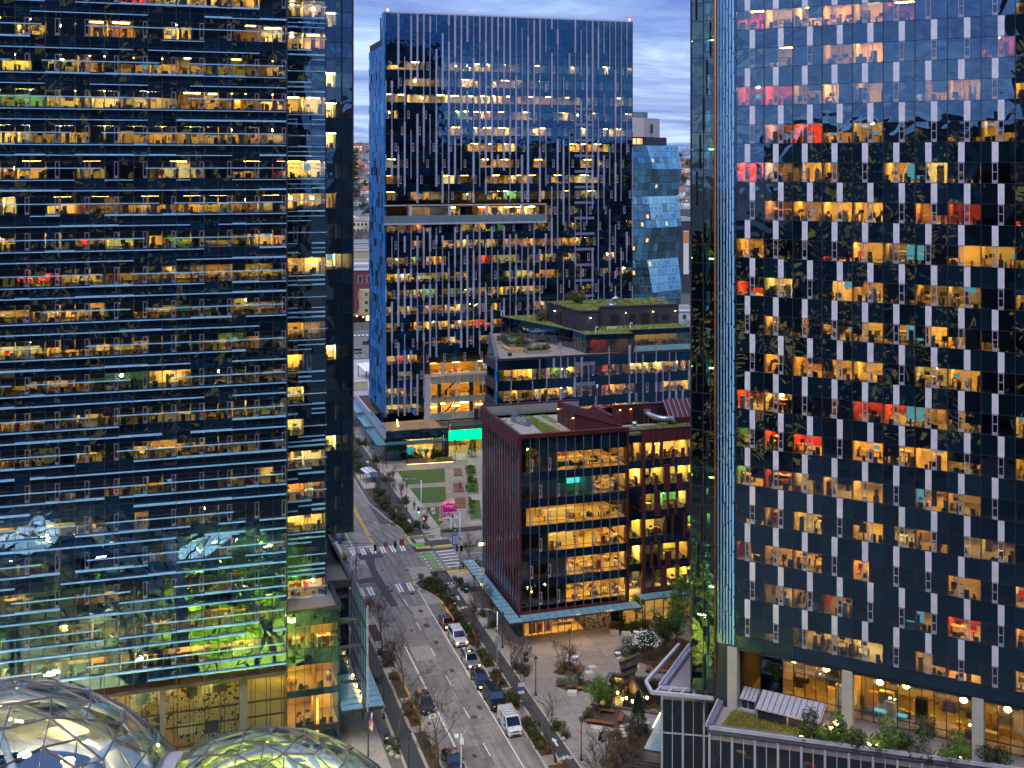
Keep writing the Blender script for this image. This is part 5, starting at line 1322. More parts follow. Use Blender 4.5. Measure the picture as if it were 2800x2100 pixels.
b = MB(); b.tube([(30.5, 14, 37.4), (30.5, 14, 38.3), (31.2, 14, 38.9), (31.8, 13.8, 38.6)], .45, M_GALV, 10); b.box(29.6, 31.4, 13.4, 14.8, 37.2, 37.6, M_GALV); b.build('roof_duct', T4, smooth=True)
b = MB()
for (x, y) in ((10.9, 33.0), (22.4, 3.0), (31.5, 6.2)): b.tube([(x, y, 33.2), (x, y, 34.2), (x + .25, y, 34.5), (x + .5, y, 34.2)], .09, M_WHITE, 6)
for q in range(5): b.tube([(26.5 + q * .45, 6.6, 33.15), (26.5 + q * .45, 6.6, 33.6), (26.7 + q * .45, 6.5, 33.65)], .1, M_WHITE, 6)
b.build('vent_pipe', T4)
b = MB()
for (x0_, x1_) in ((41.2, 44.2),):
    for z in (37.8, 38.3): b.box(x0_, x1_, 16, 16.06, z, z + .06, M_YEL); b.box(x0_, x0_ + .06, 16, 18, z, z + .06, M_YEL); b.box(x1_ - .06, x1_, 16, 18, z, z + .06, M_YEL)
    for x in (x0_, (x0_ + x1_) / 2, x1_): b.box(x - .03, x + .03, 16, 16.06, 37.2, 38.3, M_YEL)
b.build('roof_guard_rail', T4)
# terrace furniture: timber planters, pergola glass
b = MB()
for (x0_, x1_, y0_, y1_) in ((7.2, 12, 14, 18), (8.2, 13, 4.5, 8.0)): b.box(x0_, x1_, y0_, y1_, 29.1, 29.75, M_WARMW); b.box(x0_ + .2, x1_ - .2, y0_ + .2, y1_ - .2, 29.75, 29.8, M_SOIL)
b.box(5.2, 6.0, 8, 14, 29.1, 29.7, M_WALLS[4]); b.box(6.0, 8.0, 7.0, 7.8, 29.1, 30.0, M_WALLS[4]); b.box(3.6, 4.3, 3.2, 3.9, 29.1, 29.8, M_BLACK); b.box(16.2, 17.0, 8.6, 9.2, 29.1, 30.3, M_GALV)
b.build('terrace_planter', T4)
b = MB(); b.box(13.0, 16.5, 17, 20, 31.6, 31.68, M_CAN3); 
for x in (13.1, 16.4):
    for y in (17.1, 19.9): b.box(x - .04, x + .04, y - .04, y + .04, 29.1, 31.6, M_BLACK)
b.build('pergola', T4)
# ================================================================ maroon building
T5 = empty('maroon_building', (48.2, 153.3, 0), 0, 'maroon metal and glass office block with green roof and blue glass canopy at the plaza', 'building')
M_MAR = mat('maroon_metal', (.085, .018, .022), .42, .25, .10, isl=.08)
M_MARS = mat('maroon_fin', (.15, .050, .045), .4, .2, .12, isl=.15)
M_MARP = mat('maroon_cladding', (.10, .022, .028), .5, .15, .12, isl=.06)
pan, spn, vf, imb = [], [], [], MB()
Z5 = (24.2, 20.4, 16.6, 12.8, 9.0, 5.2)
LT = {0: (4, 12), 1: (8, 12), 2: (0, 12), 3: (3, 12), 4: (5, 12), 5: (5, 12)}
M_VIS5 = glass('vision_glass_plaza', (.94, .96, .93), (.6, .82, 1), base=.05, wob=.03)
for k, z in enumerate(Z5):
    for i in range(12):
        x0 = .12 + i * 1.35
        pan.append((x0 + .02, x0 + 1.33, 0, .05, z + .55, z + 2.55, M_VIS5)); pan.append((x0 + .02, x0 + 1.33, 0, .05, z, z + .51, M_VIS5))
        spn.append((x0 + .02, x0 + 1.33, 0, .05, z + 2.6, z + 3.76 if k else 29.1, M_SPN))
        if i % 2 == (k + 1) % 2 and i: vf += [(x0, x0 + .08, -.08, -.0, z + .1, z + 1.9, M_VF2), (x0 + .34, x0 + .42, -.08, 0, z + .1, z + 1.9, M_VF2), (x0 + .08, x0 + .34, -.08, 0, z + .1, z + .4, M_VF2), (x0 + .08, x0 + .34, -.08, 0, z + 1.8, z + 1.9, M_VF2), (x0 + .08, x0 + .34, -.08, 0, z + 1.1, z + 1.16, M_VF2)]
    a, b_ = LT[k]
    imb.box(.3, 16.2, .15, 18, z - .12, z - .02, M_WALLS[2]); imb.box(.3, 16.2, .15, 18, z + 2.6, z + 3.6, M_CORE)
    imb.box(.3, 16.2, 9, 9.2, z, z + 2.6, M_WALLS[0] if k % 2 else M_WALLS[2])
    if a > 0: imb.box(.12 + a * 1.35 - .05, .12 + a * 1.35 + .05, .2, 9, z, z + 2.6, M_WALLS[1])
    for i in range(a, b_, 2):
        imb.box(.5 + i * 1.35, 1.6 + i * 1.35, 2.0, 2.25, z + 2.42, z + 2.5, M_LAMP); imb.box(.5 + i * 1.35, 1.6 + i * 1.35, 5.6, 5.85, z + 2.42, z + 2.5, M_LAMPD)
    for q in range(34):
        x = rnd.uniform(.12 + a * 1.35 + .3, 15.2); y = rnd.uniform(.6, 6.5); t_ = rnd.random()
        if t_ < .5:
            imb.box(x, x + rnd.uniform(.8, 1.6), y, y + .8, z + .72, z + .78, M_DESK); imb.box(x + .35, x + .45, y + .35, y + .45, z, z + .72, M_DARKF)
        elif t_ < .75: imb.lathe([(.45, 0), (.45, .04)], M_WALLS[1], (x, y, z + .72), 10); imb.box(x - .03, x + .03, y - .03, y + .03, z, z + .72, M_DARKF)
        else: imb.box(x, x + .5, y, y + .5, z, z + rnd.uniform(.5, 1.2), rnd.choice([M_DARKF, M_DARKF, M_REDF, M_WALLS[4], M_WALLS[4]]))
imb.box(4.5, 9.5, 3.0, 3.9, Z5[2], Z5[2] + 1.05, M_WALLS[1]); imb.box(5.0, 10.5, 2.6, 3.4, Z5[0], Z5[0] + 1.05, M_WALLS[2]); imb.box(5.0, 10.5, 1.8, 2.3, Z5[0], Z5[0] + .7, M_DARKF); imb.box(5, 9, 3.0, 3.6, Z5[3], Z5[3] + 1.2, M_WALLS[1])
imb.box(8.6, 10.6, 4.4, 4.5, Z5[1] + .5, Z5[1] + 1.9, glow('teal_screen', (.05, .6, .55), .9))
for k in (4, 5, 1): imb.bar((11, 4.5, Z5[k]), (14.8, 4.5, Z5[k] + 3.4), 1.2, M_WALLS[0], .3)
imb.box(.35, 16.2, 18.2, 20, 4.5, 28.0, M_CORE)
field(T5, 'vision_pane', pan); field(T5, 'spandrel_pane', spn); field(T5, 'vent_frame', vf); imb.build('interior', T5, kind='stuff')
fr = MB()
for i in range(13): fr.box(.12 + i * 1.35 - .03, .12 + i * 1.35 + .03, -.12, .12, 4.5, 29.1, M_VFR)
for z in Z5: fr.box(.1, 16.3, -.02, .1, z + .51, z + .55, M_FRM); fr.box(.1, 16.3, -.03, .1, z - .04, z, M_FRM)
fr.build('mullion_grid', T5)
b = MB(); b.box(-.15, .12, -.2, .2, 4.3, 29.2, M_MAR); b.box(16.25, 16.6, -.2, .6, 4.3, 29.2, M_MAR); b.box(-.2, 16.6, -.25, .3, 29.1, 29.7, M_MAR); b.box(-.2, 16.5, -.22, .3, 4.15, 4.5, M_MAR)
b.box(-.2, .25, .3, 20.5, 29.1, 29.7, M_MAR); b.box(-.2, 16.4, 20.1, 20.5, 28.0, 29.75, M_MAR); b.build('frame', T5)
b = MB(); b.box(.26, 16.3, 20.02, 20.09, 28.0, 29.5, M_GALV); b.build('parapet_lining', T5)
# street side: maroon fins and narrow glass
sp, sg = [], []
for j in range(15):
    y = .3 + j * 1.35; z = 4.4
    while z < 27:
        n = rnd.choice([1.9, 3.8, 3.8, 5.7]); z1 = min(29.0, z + n); w = rnd.choice([.25, .25, .55])
        sp.append((-.1, -.0, y, y + w, z, z1 - .02, M_MARS)); z = z1
    for k, zz in enumerate(Z5): sg.append((.0, .05, y + .1, y + 1.3, zz, zz + 3.7 if k else zz + 2.9, M_VIS5 if rnd.random() < .6 else M_SPN))
    sp.append((-.3, -.01, y + .3, y + 1.32, 27.2, 29.1, M_MARP))
field(T5, 'side_fin', sp); field(T5, 'side_pane', sg)
b = MB(); b.box(.3, 1.0, .5, 20, 4.5, 28, M_CORE); b.build('side_lining', T5)
# second wing
wp, wg, imb = [], [], MB()
for k, z in enumerate(Z5):
    wg.append((16.7, 18.0, 1.6, 1.65, z, z + 2.6, M_VIS5)); wg.append((18.03, 19.3, 1.6, 1.65, z, z + 2.6, M_VIS5)); wg.append((16.7, 19.3, 1.6, 1.65, z + 2.65, z + 3.75, M_SPN))
    x = 19.9
    while x < 40:
        w = rnd.choice([.8, 1.1, 1.5]); wg.append((x, x + w, 1.7, 1.75, z, z + 2.5, M_VIS5)); q = rnd.choice([.35, .45, .9]); wp.append((x + w + .01, x + w + q, 1.45, 1.78, z - .9, z + 2.9 if rnd.random() < .7 else z + 1.4, M_MARP)); x += w + q + .02
    rooms(T5, rnd, [16.7, 19.3, 23, 27, 31, 36, 40], 1.9, z - .02, z + 2.6, lambda i, x: rnd.random() < .9, mb=imb, depth=5, n_lamp=2, lamp=M_LAMP)
    imb.box(16.7, 40, 1.85, 8, z + 2.6, z + 3.7, M_CORE)
field(T5, 'wing_pane', wg); field(T5, 'wing_pier', wp)
imb.box(16.7, 40, 8, 20, 4.4, 28, M_CORE); imb.build('wing_interior', T5, kind='stuff')
b = MB(); b.box(19.35, 19.9, 1.4, 2.0, 4.2, 28.6, M_MARP); b.box(19.9, 40, 1.76, 1.85, 4.2, 5.2, M_MARP); b.box(19.9, 40, 1.5, 1.85, 26.75, 28.6, M_MARP)
for z in Z5[1:]: b.box(19.9, 40, 1.72, 1.84, z + 2.5, z + 3.8, M_SPN)
x = 20.6
while x < 40: b.box(x, x + .06, 1.42, 1.5, 26.8, 28.5, M_MAR); b.box(x, x + .06, 1.66, 1.76, 4.2, 5.2, M_MAR); x += rnd.uniform(.8, 1.3)
b.build('wing_wall', T5)
b = MB(); b.box(16.6, 40, 1.5, 1.9, 28.55, 28.75, M_MAR); b.box(16.45, 40, 1.9, 20, 27.6, 28.0, M_CONC); b.box(.3, 16.4, .3, 20, 27.6, 28.0, M_CONC); b.build('roof_slab', T5)
b = MB(); b.prism([(5.6, 6.0), (8.7, 5.6), (7.4, 18.2), (6.2, 18.4)], 28.0, 28.1, M_SEDUM); b.prism([(9.2, 12.6), (10.2, 12.4), (10.0, 18.2), (9.0, 18.4)], 28.0, 28.1, M_SEDUM); b.prism([(17.0, 2.2), (38, 2.2), (38, 6.2), (17.5, 6.6)], 28.0, 28.1, M_SEDUM); b.build('sedum_bed', T5)
tf = MB(); lm_ = leafmat('sedum_tuft', (.10, .17, .02), (.20, .22, .03), .2)
for q in range(5200):
    if rnd.random() < .55: t = rnd.random(); y = 5.8 + 12.3 * t; x = rnd.uniform(5.7 + .5 * t, 8.6 - 1.2 * t)
    else: x = rnd.uniform(17.2, 30); y = rnd.uniform(2.4, 6.2)
    if noise.noise((x * .6, y * .6, 3)) < -.25: continue
    h = rnd.uniform(.05, .16); a = rnd.uniform(0, 2 * PI); dx, dy = .09 * math.cos(a), .09 * math.sin(a); tf.add([(x - dx, y - dy, 28.1), (x + dx, y + dy, 28.1), (x - dy, y + dx, 28.1 + h)], [(0, 1, 2)], lm_)
tf.build('sedum', T5, kind='stuff')
b = MB(); b.prism([(8.9, 5.8), (10.0, 5.7), (9.0, 18.4), (7.9, 18.5)], 28.004, 28.012, M_WARMW); b.build('roof_path', T5)
# sloped plant shed
b = MB(); x0, x1, y0, y1 = 10.2, 17.6, 5.4, 13.2
b.add([(x0, y0, 28), (x1, y0 - .6, 28), (x1, y1, 28), (x0, y1, 28), (x0, y0, 30.9), (x1, y0 - .6, 28.6), (x1, y1, 28.8), (x0, y1, 31.1)], CF, M_MAR); b.build('plant_shed', T5)
b = MB(); b.add([(x0 - .15, y0 - .15, 30.95), (x1 + .1, y0 - .75, 28.6), (x1 + .1, y1, 28.85), (x0 - .15, y1, 31.2)], [(0, 1, 2, 3)], M_MARP)
for q in range(24): t = q / 23; b.bar((x0 - .1 + (x1 - x0) * t, y0 - .15 - .6 * t, 31.0 - 2.3 * t), (x0 - .1 + (x1 - x0) * t, y1, 31.25 - 2.3 * t), .05, M_MAR, .08)
b.build('shed_roof', T5)
for y in (6.2, 8.2, 10.6): bx(T5, 'shed_door', x0 - .06, x0 - .01, y, y + 1.1, 28.05, 30.2, M_MARP)
for y in (5.8, 12.6):
    o = MB().box(-.25, 0, -.12, .12, 0, .14, M_BLACK).box(-.2, -.04, -.08, .08, -.05, -.002, M_LAMPO).build('wall_lamp', T5, (x0 - .02, y, 30.2))
b = MB(); b.box(17.7, 40, 8.7, 9.2, 28, 30.7, M_MARP); b.box(17.65, 40, 8.62, 9.3, 30.7, 30.95, M_MAR); b.box(17.7, 18.2, 9.2, 18, 28, 29.2, M_MARP); b.build('rear_screen_wall', T5)
for (x, w) in ((19.4, 1.0), (21, 1.6), (23.4, 1.0), (25, 2.0), (27.2, 2.0)): bx(T5, 'penthouse_door', x, x + w, 8.62, 8.69, 28.05, 30.3, M_BLACK if w > 1.2 else M_MAR)
for x in (18.8, 20.6): MB().box(-.12, .12, -.25, 0, 0, .14, M_BLACK).box(-.08, .08, -.2, -.04, -.05, -.002, M_LAMPO).build('wall_lamp', T5, (x, 8.68, 30.3))
b = MB(); b.add([(26, 6.3, 28), (40, 6.3, 28), (40, 8.6, 28), (26, 8.6, 28), (26, 6.3, 29.0), (40, 6.3, 29.0), (40, 8.6, 31.4), (26, 8.6, 31.4)], CF, M_MAR); b.build('seamed_shed', T5)
b = MB()
for q in range(18): x = 26 + q * .8; b.bar((x, 6.3, 29.05), (x, 8.6, 31.45), .06, M_LAV, .1)
b.build('roof_seam', T5)
DU = empty('roof_duct', (71.5, 161.2, 28.0), 0, 'silver ventilation duct on legs on the maroon building green roof', 'duct')
b = MB(); b.tube([(0, .6, 1.5), (.2, .3, 1.3), (.8, -.6, 1.1), (1.6, -1.6, 1.0), (2.9, -1.9, 1.0), (3.4, -1.9, .2)], .42, M_GALV, 10); b.build('pipe', DU, smooth=True)
for x, y in ((.4, .2), (1.4, -1.4), (2.8, -1.9)):
    for q in (-.4, .4): bx(DU, 'leg', x + q - .04, x + q + .04, y - .04, y + .04, .1, .8, M_GALV)
b = MB(); b.box(-.5, .5, .4, 1.2, 1.4, 2.1, M_GALV); b.build('fan_box', DU)
o = MB().lathe([(.45, 0), (.45, .3), (.3, .35), (.3, .8), (.42, .85), (.42, 1.0), (.3, 1.15), (.1, 1.2)], M_GALV, n=14).build('roof_vent', None, (67.7, 157.9, 28.1)); tag(o, 'round silver ventilator standing on the green roof of the maroon building', 'ventilator')
CR = empty('window_cradle', (52.6, 166.9, 28.0), math.atan2(-3.9, 1.3), 'silver window cleaning cradle parked on the maroon building roof', 'cradle')
for y in (-.35, .35):
    for z in (.15, .55, 1.1): bx(CR, 'rail', -2.1, 2.1, y - .03, y + .03, z, z + .06, M_GALV)
    for i in range(8): bx(CR, 'post', -2.1 + i * .6 - .03, -2.1 + i * .6 + .03, y - .03, y + .03, .1, 1.15, M_GALV)
bx(CR, 'floor', -2.1, 2.1, -.32, .32, .08, .14, M_GALV)
for x in (-2.0, 2.0): bx(CR, 'hoist', x - .2, x + .2, -.3, .3, .2, 1.35, M_GALV)
for q, (x, y) in enumerate(((50.2, 169.4), (50.3, 166.2))):
    o = MB().tube([(-.9, 0, .18), (.9, 0, .18)], .09, M_GALV, 8).box(-.6, -.5, -.15, .15, 0, .12, M_GALV).box(.5, .6, -.15, .15, 0, .12, M_GALV).build('roof_pipe', None, (x, y, 28)); tag(o, ('far' if q == 0 else 'near') + ' short silver pipe lying on the roof beside the cradle', 'pipe')
o = MB().tube([(0, 0, 0), (0, 0, 4.2)], .05, M_GALV, 6).bar((-.8, 0, .1), (0, 0, 2), .05, M_GALV).lathe([(.1, 0), (.18, .1), (.18, .5), (.1, .6)], M_WHITE, (0, 0, 4.0), 8).build('roof_mast', None, (66.6, 170.5, 28)); tag(o, 'thin grey mast with white head on the maroon building roof', 'mast')
# ground floor: shop, mosaic wall, canopy
b = MB(); b.box(1.2, 10.4, 2.0, 9, 3.9, 4.4, M_CORE); b.box(10.4, 16.6, 2.2, 18, .1, 4.4, M_CORE); b.box(.2, 16.5, .2, 20, 4.15, 4.4, M_MAR); b.box(.4, 1.2, 2.2, 20, .1, 4.2, M_CORE); b.box(1.2, 10.4, 8.8, 9, .1, 4, M_WALLS[4]); b.box(1.2, 10.4, 2, 9, .13, .16, M_FLR); b.build('ground_floor', T5)
for i in range(9): bx(T5, 'shop_pane', 1.25 + i * 1.03, 2.24 + i * 1.03, 2.0, 2.04, .2, 3.9, M_VIS5)
b = MB()
for i in range(10): b.box(1.2 + i * 1.03, 1.26 + i * 1.03, 1.95, 2.1, .1, 4, M_BLACK)
for i in (5, 6, 7):
    for z in (.7, 1.3, 1.9, 2.5, 3.1):
        for q in range(6): b.box(1.3 + i * 1.03 + q * .16, 1.42 + i * 1.03 + q * .16, 4.2, 4.5, z, z + rnd.uniform(.2, .4), rnd.choice([M_REDF, M_WHITE, M_DESK, M_DARKF]))
        b.box(1.25 + i * 1.03, 2.25 + i * 1.03, 4.1, 4.6, z - .06, z - .01, M_DESK)
for x in (2.2, 4.8, 7.4, 9.6): b.box(x - .6, x + .6, 3.0, 3.7, 3.7, 3.78, M_LAMPO)
b.build('shop_interior', T5, kind='stuff')
for (x, m1, m2) in ((1.9, (.30, .16, .10), (.5, .3, .2)), (3.0, (.5, .34, .16), (.42, .05, .04)), (4.35, (.68, .66, .62), (.5, .05, .05))):
    bx(T5, 'poster', x, x + 1.0, 1.93, 1.97, .5, 2.4, mat('poster_%d' % int(x * 10), m1, .6)); bx(T5, 'poster_figure', x + .3, x + .72, 1.90, 1.928, .8, 1.7, mat('posterfig_%d' % int(x * 10), m2, .6)); bx(T5, 'poster_figure', x + .4, x + .62, 1.90, 1.928, 1.75, 2.1, M_BLACK if x > 4 else mat('posterhead_%d' % int(x * 10), (.6, .45, .3), .6))
s = NT('speckle_mosaic')
v1 = s.n('ShaderNodeTexVoronoi', {'Vector': s.n('ShaderNodeVectorMath', {0: s.pos(), 1: (9, 9, 5)}, operation='MULTIPLY').outputs[0], 'Scale': 1.0}).outputs['Color']
hv = s.n('ShaderNodeSeparateColor', {0: v1})
rp = s.n('ShaderNodeValToRGB', {0: hv.outputs[0]}); rp.color_ramp.interpolation = 'CONSTANT'
for p_, c_ in ((0, (.02, .02, .02)), (.3, (.7, .68, .62)), (.62, (.25, .2, .15)), (.78, (.5, .12, .05)), (.86, (.75, .74, .7))):
    e_ = rp.color_ramp.elements[0] if p_ == 0 else rp.color_ramp.elements.new(p_); e_.color = (*c_, 1)
M_MOS = s.out(s.n('ShaderNodeBsdfPrincipled', {'Base Color': rp.outputs[0], 'Roughness': .4}).outputs[0])
bx(T5, 'mosaic_wall', 10.5, 14.6, 1.9, 2.15, .13, 4.1, M_MOS)
for x in (11.4, 12.6, 13.7, 3.2, 5.6, 8.0): MB().lathe([(.07, 0), (.1, .1), (.1, .2)], glow('downlight', (1, .55, .18), 90), n=8).build('downlight', T5, (x, 1.2, 4.0))
CB = empty('glass_canopy', (48.2, 153.3, 4.2), 0, 'blue glass canopy wrapping the plaza corner of the maroon building', 'canopy')
for i in range(14): bx(CB, 'pane', -.2 + i * 1.27, -.2 + i * 1.27 + 1.22, -2.7, -.3, -.02, .03, M_CANG)
for i in range(17): bx(CB, 'pane', -2.4, -.5, -1.0 + i * 1.45, -1.0 + i * 1.45 + 1.4, -.02, .03, M_CANG)
MB().prism([(-2.4, -2.7), (-.25, -2.7), (-.25, -1.05), (-2.4, -1.05)], -.02, .03, M_CANG).build('pane', CB)
b = MB(); b.box(-2.5, 17.6, -2.82, -2.7, -.1, .08, M_STEEL); b.box(-2.52, -2.4, -2.7, 23.7, -.1, .08, M_STEEL)
for i in range(15): b.box(-.24 + i * 1.27, -.2 + i * 1.27, -2.7, -.26, -.12, .06, M_STEEL)
for i in range(18): b.box(-2.4, -.46, -1.045 + i * 1.45, -1.0 + i * 1.45, -.12, .06, M_STEEL)
b.build('frame', CB)
CE = empty('glass_canopy', (66.7, 152.6, 4.4), 0, 'shorter blue glass canopy over the lit entrance right of the mosaic wall', 'canopy')
for i in range(8): bx(CE, 'pane', i * 1.3, i * 1.3 + 1.25, 0, 2.2, 0, .05, M_CANG)
bx(CE, 'edge_beam', -.05, 10.4, -.1, 0, -.1, .08, M_STEEL)
b = MB(); b.box(18.6, 36, 2.2, 2.25, .2, 4.2, M_VIS5)
for i in range(10): b.box(18.6 + i * 1.5, 18.68 + i * 1.5, 2.1, 2.3, .1, 4.3, M_STEEL)
b.build('entrance_glass', T5)
b = MB(); b.box(18.4, 36, 6, 6.2, .1, 4.3, M_WALLS[0]); b.box(16.6, 36, 1.9, 6, .12, .16, M_FLR); b.box(16.6, 36, 1.9, 6, 4.3, 4.4, M_CEIL)
for x in (17.4, 20, 22.5, 25): b.box(x - .5, x + .5, 3, 3.3, 4.16, 4.26, M_LAMP)
b.build('entrance_interior', T5, kind='stuff')
# ================================================================ far city seen in the gaps
rnd = random.Random(51)
def at(px, d):
    a = (px - 1400) / 3100.0
    return Vector((d * (a * RGT[0] + FWD[0]), d * (a * RGT[1] + FWD[1]), 0))
# ---- faceted blue tower
T6 = empty('faceted_tower', tuple(at(1771, 500)), 0, 'blue glass tower with zigzag leaning facets and a grey rooftop box', 'tower')
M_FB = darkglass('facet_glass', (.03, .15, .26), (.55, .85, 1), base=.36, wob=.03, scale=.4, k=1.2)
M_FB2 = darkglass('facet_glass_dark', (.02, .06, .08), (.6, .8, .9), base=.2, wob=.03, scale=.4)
tiers = [(-5, 0), (11.5, 1.5), (26, -.2), (40, 1.4), (54, .1), (66, 1.6), (76.5, -.4)]
pl, wn_, ln = MB(), [], MB()
yw = -.1
def lp(x, y, z): return (x, y, z)
def facet(p00, p10, p11, p01, n, m, dark, par):
    """a tilted facade patch split into n x m panes, each pane a part"""
    P = [Vector(q) for q in (p00, p10, p11, p01)]; nr = (P[1] - P[0]).cross(P[3] - P[0]).normalized()
    def pt(u, v): return P[0] * (1 - u) * (1 - v) + P[1] * u * (1 - v) + P[2] * u * v + P[3] * (1 - u) * v
    for i in range(n):
        for j in range(m):
            q = [pt((i + .02) / n, (j + .02) / m), pt((i + .98) / n, (j + .02) / m), pt((i + .98) / n, (j + .98) / m), pt((i + .02) / n, (j + .98) / m)]
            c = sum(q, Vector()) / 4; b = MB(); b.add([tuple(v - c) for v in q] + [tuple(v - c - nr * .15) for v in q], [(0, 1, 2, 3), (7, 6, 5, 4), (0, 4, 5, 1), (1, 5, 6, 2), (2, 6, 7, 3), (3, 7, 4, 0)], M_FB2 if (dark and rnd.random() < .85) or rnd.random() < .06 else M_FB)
            b.build('pane', par, tuple(c))
            if rnd.random() < .3 and j % 1 == 0:
                a0, b0 = (i + .3) / n, (j + .25) / m; w = [pt(a0, b0), pt(a0 + .35 / n, b0), pt(a0 + .35 / n, b0 + .45 / m), pt(a0, b0 + .45 / m)]
                lit = rnd.random() < .16; cw_ = sum(w, Vector()) / 4
                MB().add([tuple(v + nr * .06 - cw_) for v in w] + [tuple(v + nr * .01 - cw_) for v in w], [(0, 1, 2, 3), (0, 4, 5, 1), (1, 5, 6, 2), (2, 6, 7, 3), (3, 7, 4, 0)], glow('lit_window_far', (1, .5, .16), .9) if lit else M_FB2).build('small_window', par, tuple(cw_))
for t in range(6):
    (z0, o0), (z1, o1) = tiers[t], tiers[t + 1]
    k0, k1 = (0, 1.8)[t % 2], (0, 1.8)[(t + 1) % 2]
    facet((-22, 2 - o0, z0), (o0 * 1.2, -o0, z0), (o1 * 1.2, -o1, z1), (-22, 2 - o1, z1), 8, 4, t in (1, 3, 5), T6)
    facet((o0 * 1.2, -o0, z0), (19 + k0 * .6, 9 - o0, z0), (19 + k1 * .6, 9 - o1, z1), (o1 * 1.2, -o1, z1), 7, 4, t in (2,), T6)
    pl.add([(-21, 3, z0), (o0 * 1.2 - .2, .6 - o0, z0), (18.4 + k0 * .6, 9.6 - o0, z0), (-21, 24, z0), (-21, 3, z1), (o1 * 1.2 - .2, .6 - o1, z1), (18.4 + k1 * .6, 9.6 - o1, z1), (-21, 24, z1)], CF, M_CORE)
pl.build('core', T6)
b = MB(); b.prism([(-22, 4), (0, 2), (13.5, 9.4), (-10, 26)], 76.6, 80.2, M_FRM); b.build('top_storey', T6)
for i in range(6): bx(T6, 'lit_top_window', -13 + i * 2.2, -11.2 + i * 2.2, 2.4 - i * .05, 2.6 - i * .05, 77.0, 79.6, glow('lit_top', (1, .55, .2), .8))
b = MB(); b.prism([(-22, 3), (-1.5, .8), (9.4, 8), (-14, 24)], 80.2, 88.6, mat('grey_mesh_screen', (.40, .35, .37), .7)); b.prism([(-17, 6), (0, 5), (4, 9), (-16, 20)], 88.6, 91.5, mat('slate_box', (.12, .16, .22), .6)); b.build('roof_screen', T6)
b = MB(); b.tube([(-9, 8, 91.5), (-9, 8, 95)], .1, M_GALV, 6); b.lathe([(.1, 0), (.35, .2), (.1, .5)], glow('mast_light', (1, .9, .7), 5), (-9, 8, 95), 8); b.build('mast', T6)
bx(T6, 'roof_panel', 2.5, 3.6, 2.4, 2.6, 82, 86, M_FRM)
# ---- generic small building with pitched or flat roof and real windows
M_PAN = darkglass('far_pane', (.02, .025, .03), base=.15, wob=.01)
M_LITF = glow('far_lit_window', (1, .62, .25), .8)
def block(name, label, cat, p, rz, w, d, h, wall, rows, cols, roof='flat', roofm=None, group=None, lit=.15, wh=1.4, ww=1.1, side=False, trimm=None):
    B = empty(name, tuple(p), rz, label, cat, group)
    b = MB(); b.box(-w / 2, w / 2, 0, d, -3, h, wall); b.build('wall', B)
    fw = trimm or M_WHITE
    for r in range(rows):
        for c in range(cols):
            x = -w / 2 + w * (c + .5) / cols; z = h * (r + .28) / rows + (.3 if rows == 1 else 0)
            o = bx(B, 'window', x - ww / 2 - .1, x + ww / 2 + .1, -.1, -.005, z - .1, z + wh + .1, fw)
            g_ = link('pane', ucube(M_LITF if rnd.random() < lit else M_PAN), o, (0, -.6, 0), None, (ww / (ww + .2), .6, wh / (wh + .2)))
    rm = roofm or M_CONC
    r_ = MB()
    if roof == 'flat': r_.box(-w / 2 - .3, w / 2 + .3, -.3, d + .3, h, h + .45, rm); r_.box(-w * .2, w * .1, d * .3, d * .6, h + .45, h + 1.8, M_CONC)
    elif roof == 'gable': r_.add([(-w / 2 - .4, -.5, h), (w / 2 + .4, -.5, h), (w / 2 + .4, d + .5, h), (-w / 2 - .4, d + .5, h), (-w / 2 - .4, d / 2, h + w * .33), (w / 2 + .4, d / 2, h + w * .33)], [(0, 1, 5, 4), (2, 3, 4, 5), (1, 2, 5), (3, 0, 4), (3, 2, 1, 0)], rm)
    else: r_.add([(-w / 2 - .4, -.5, h), (w / 2 + .4, -.5, h), (w / 2 + .4, d + .5, h), (-w / 2 - .4, d + .5, h), (0, -.5, h + w * .4), (0, d + .5, h + w * .4)], [(0, 1, 4), (1, 2, 5, 4), (2, 3, 5), (3, 0, 4, 5), (3, 2, 1, 0)], rm)
    r_.build('roof', B)
    return B
FZ = -YAW * .2
W_ = lambda n, c: mat(n, c, .8)
# burgundy and tan corner block across the far road
BB = block('corner_building', 'burgundy apartment block with tall white windows across the far road', 'building', at(985, 492) + Vector((0, 0, 0)), rad(-8), 34, 20, 22, W_('burgundy_brick', (.13, .03, .04)), 3, 9, 'flat', W_('pale_roof', (.42, .42, .48)), wh=3.0, ww=1.6)
b = MB(); b.prism([(1.0, -4.5), (6.5, -4.5), (8, -2), (8, 0.05), (-.5, 0.05), (-.5, -2)], 3.4, 14.0, W_('tan_panel', (.46, .36, .20)))
for z in (6.9, 10.4): b.prism([(.95, -4.55), (6.55, -4.55), (8.05, -2), (8.05, 0), (-.55, 0), (-.55, -2)], z, z + .08, M_WARMW)
b.build('corner_bay', BB)
for z in (4.6, 8.0, 11.5):
    for x in (1.8, 4.7): bx(BB, 'bay_window', x, x + 1.3, -4.62, -4.5, z, z + 1.3, M_PAN)
b = MB(); b.box(-14, 12, -4.0, -.1, 3.0, 3.4, M_WARMW); b.box(-14, 12, -.3, -.05, 0, 3, W_('shop_dark', (.05, .04, .04))); b.box(2.4, 5.4, -.5, -.31, .2, 2.8, glow('doorway', (1, .7, .4), .9)); b.build('shop_storey', BB)
for x in (-1.5, 1.2, 6.2, 9): MB().lathe([(.1, 0), (.3, .2), (.1, .5)], glow('wall_globe', (1, .55, .15), 8), n=8).build('wall_globe', BB, (x, -4.2 if 0 < x < 7 else -.8, 2.2))
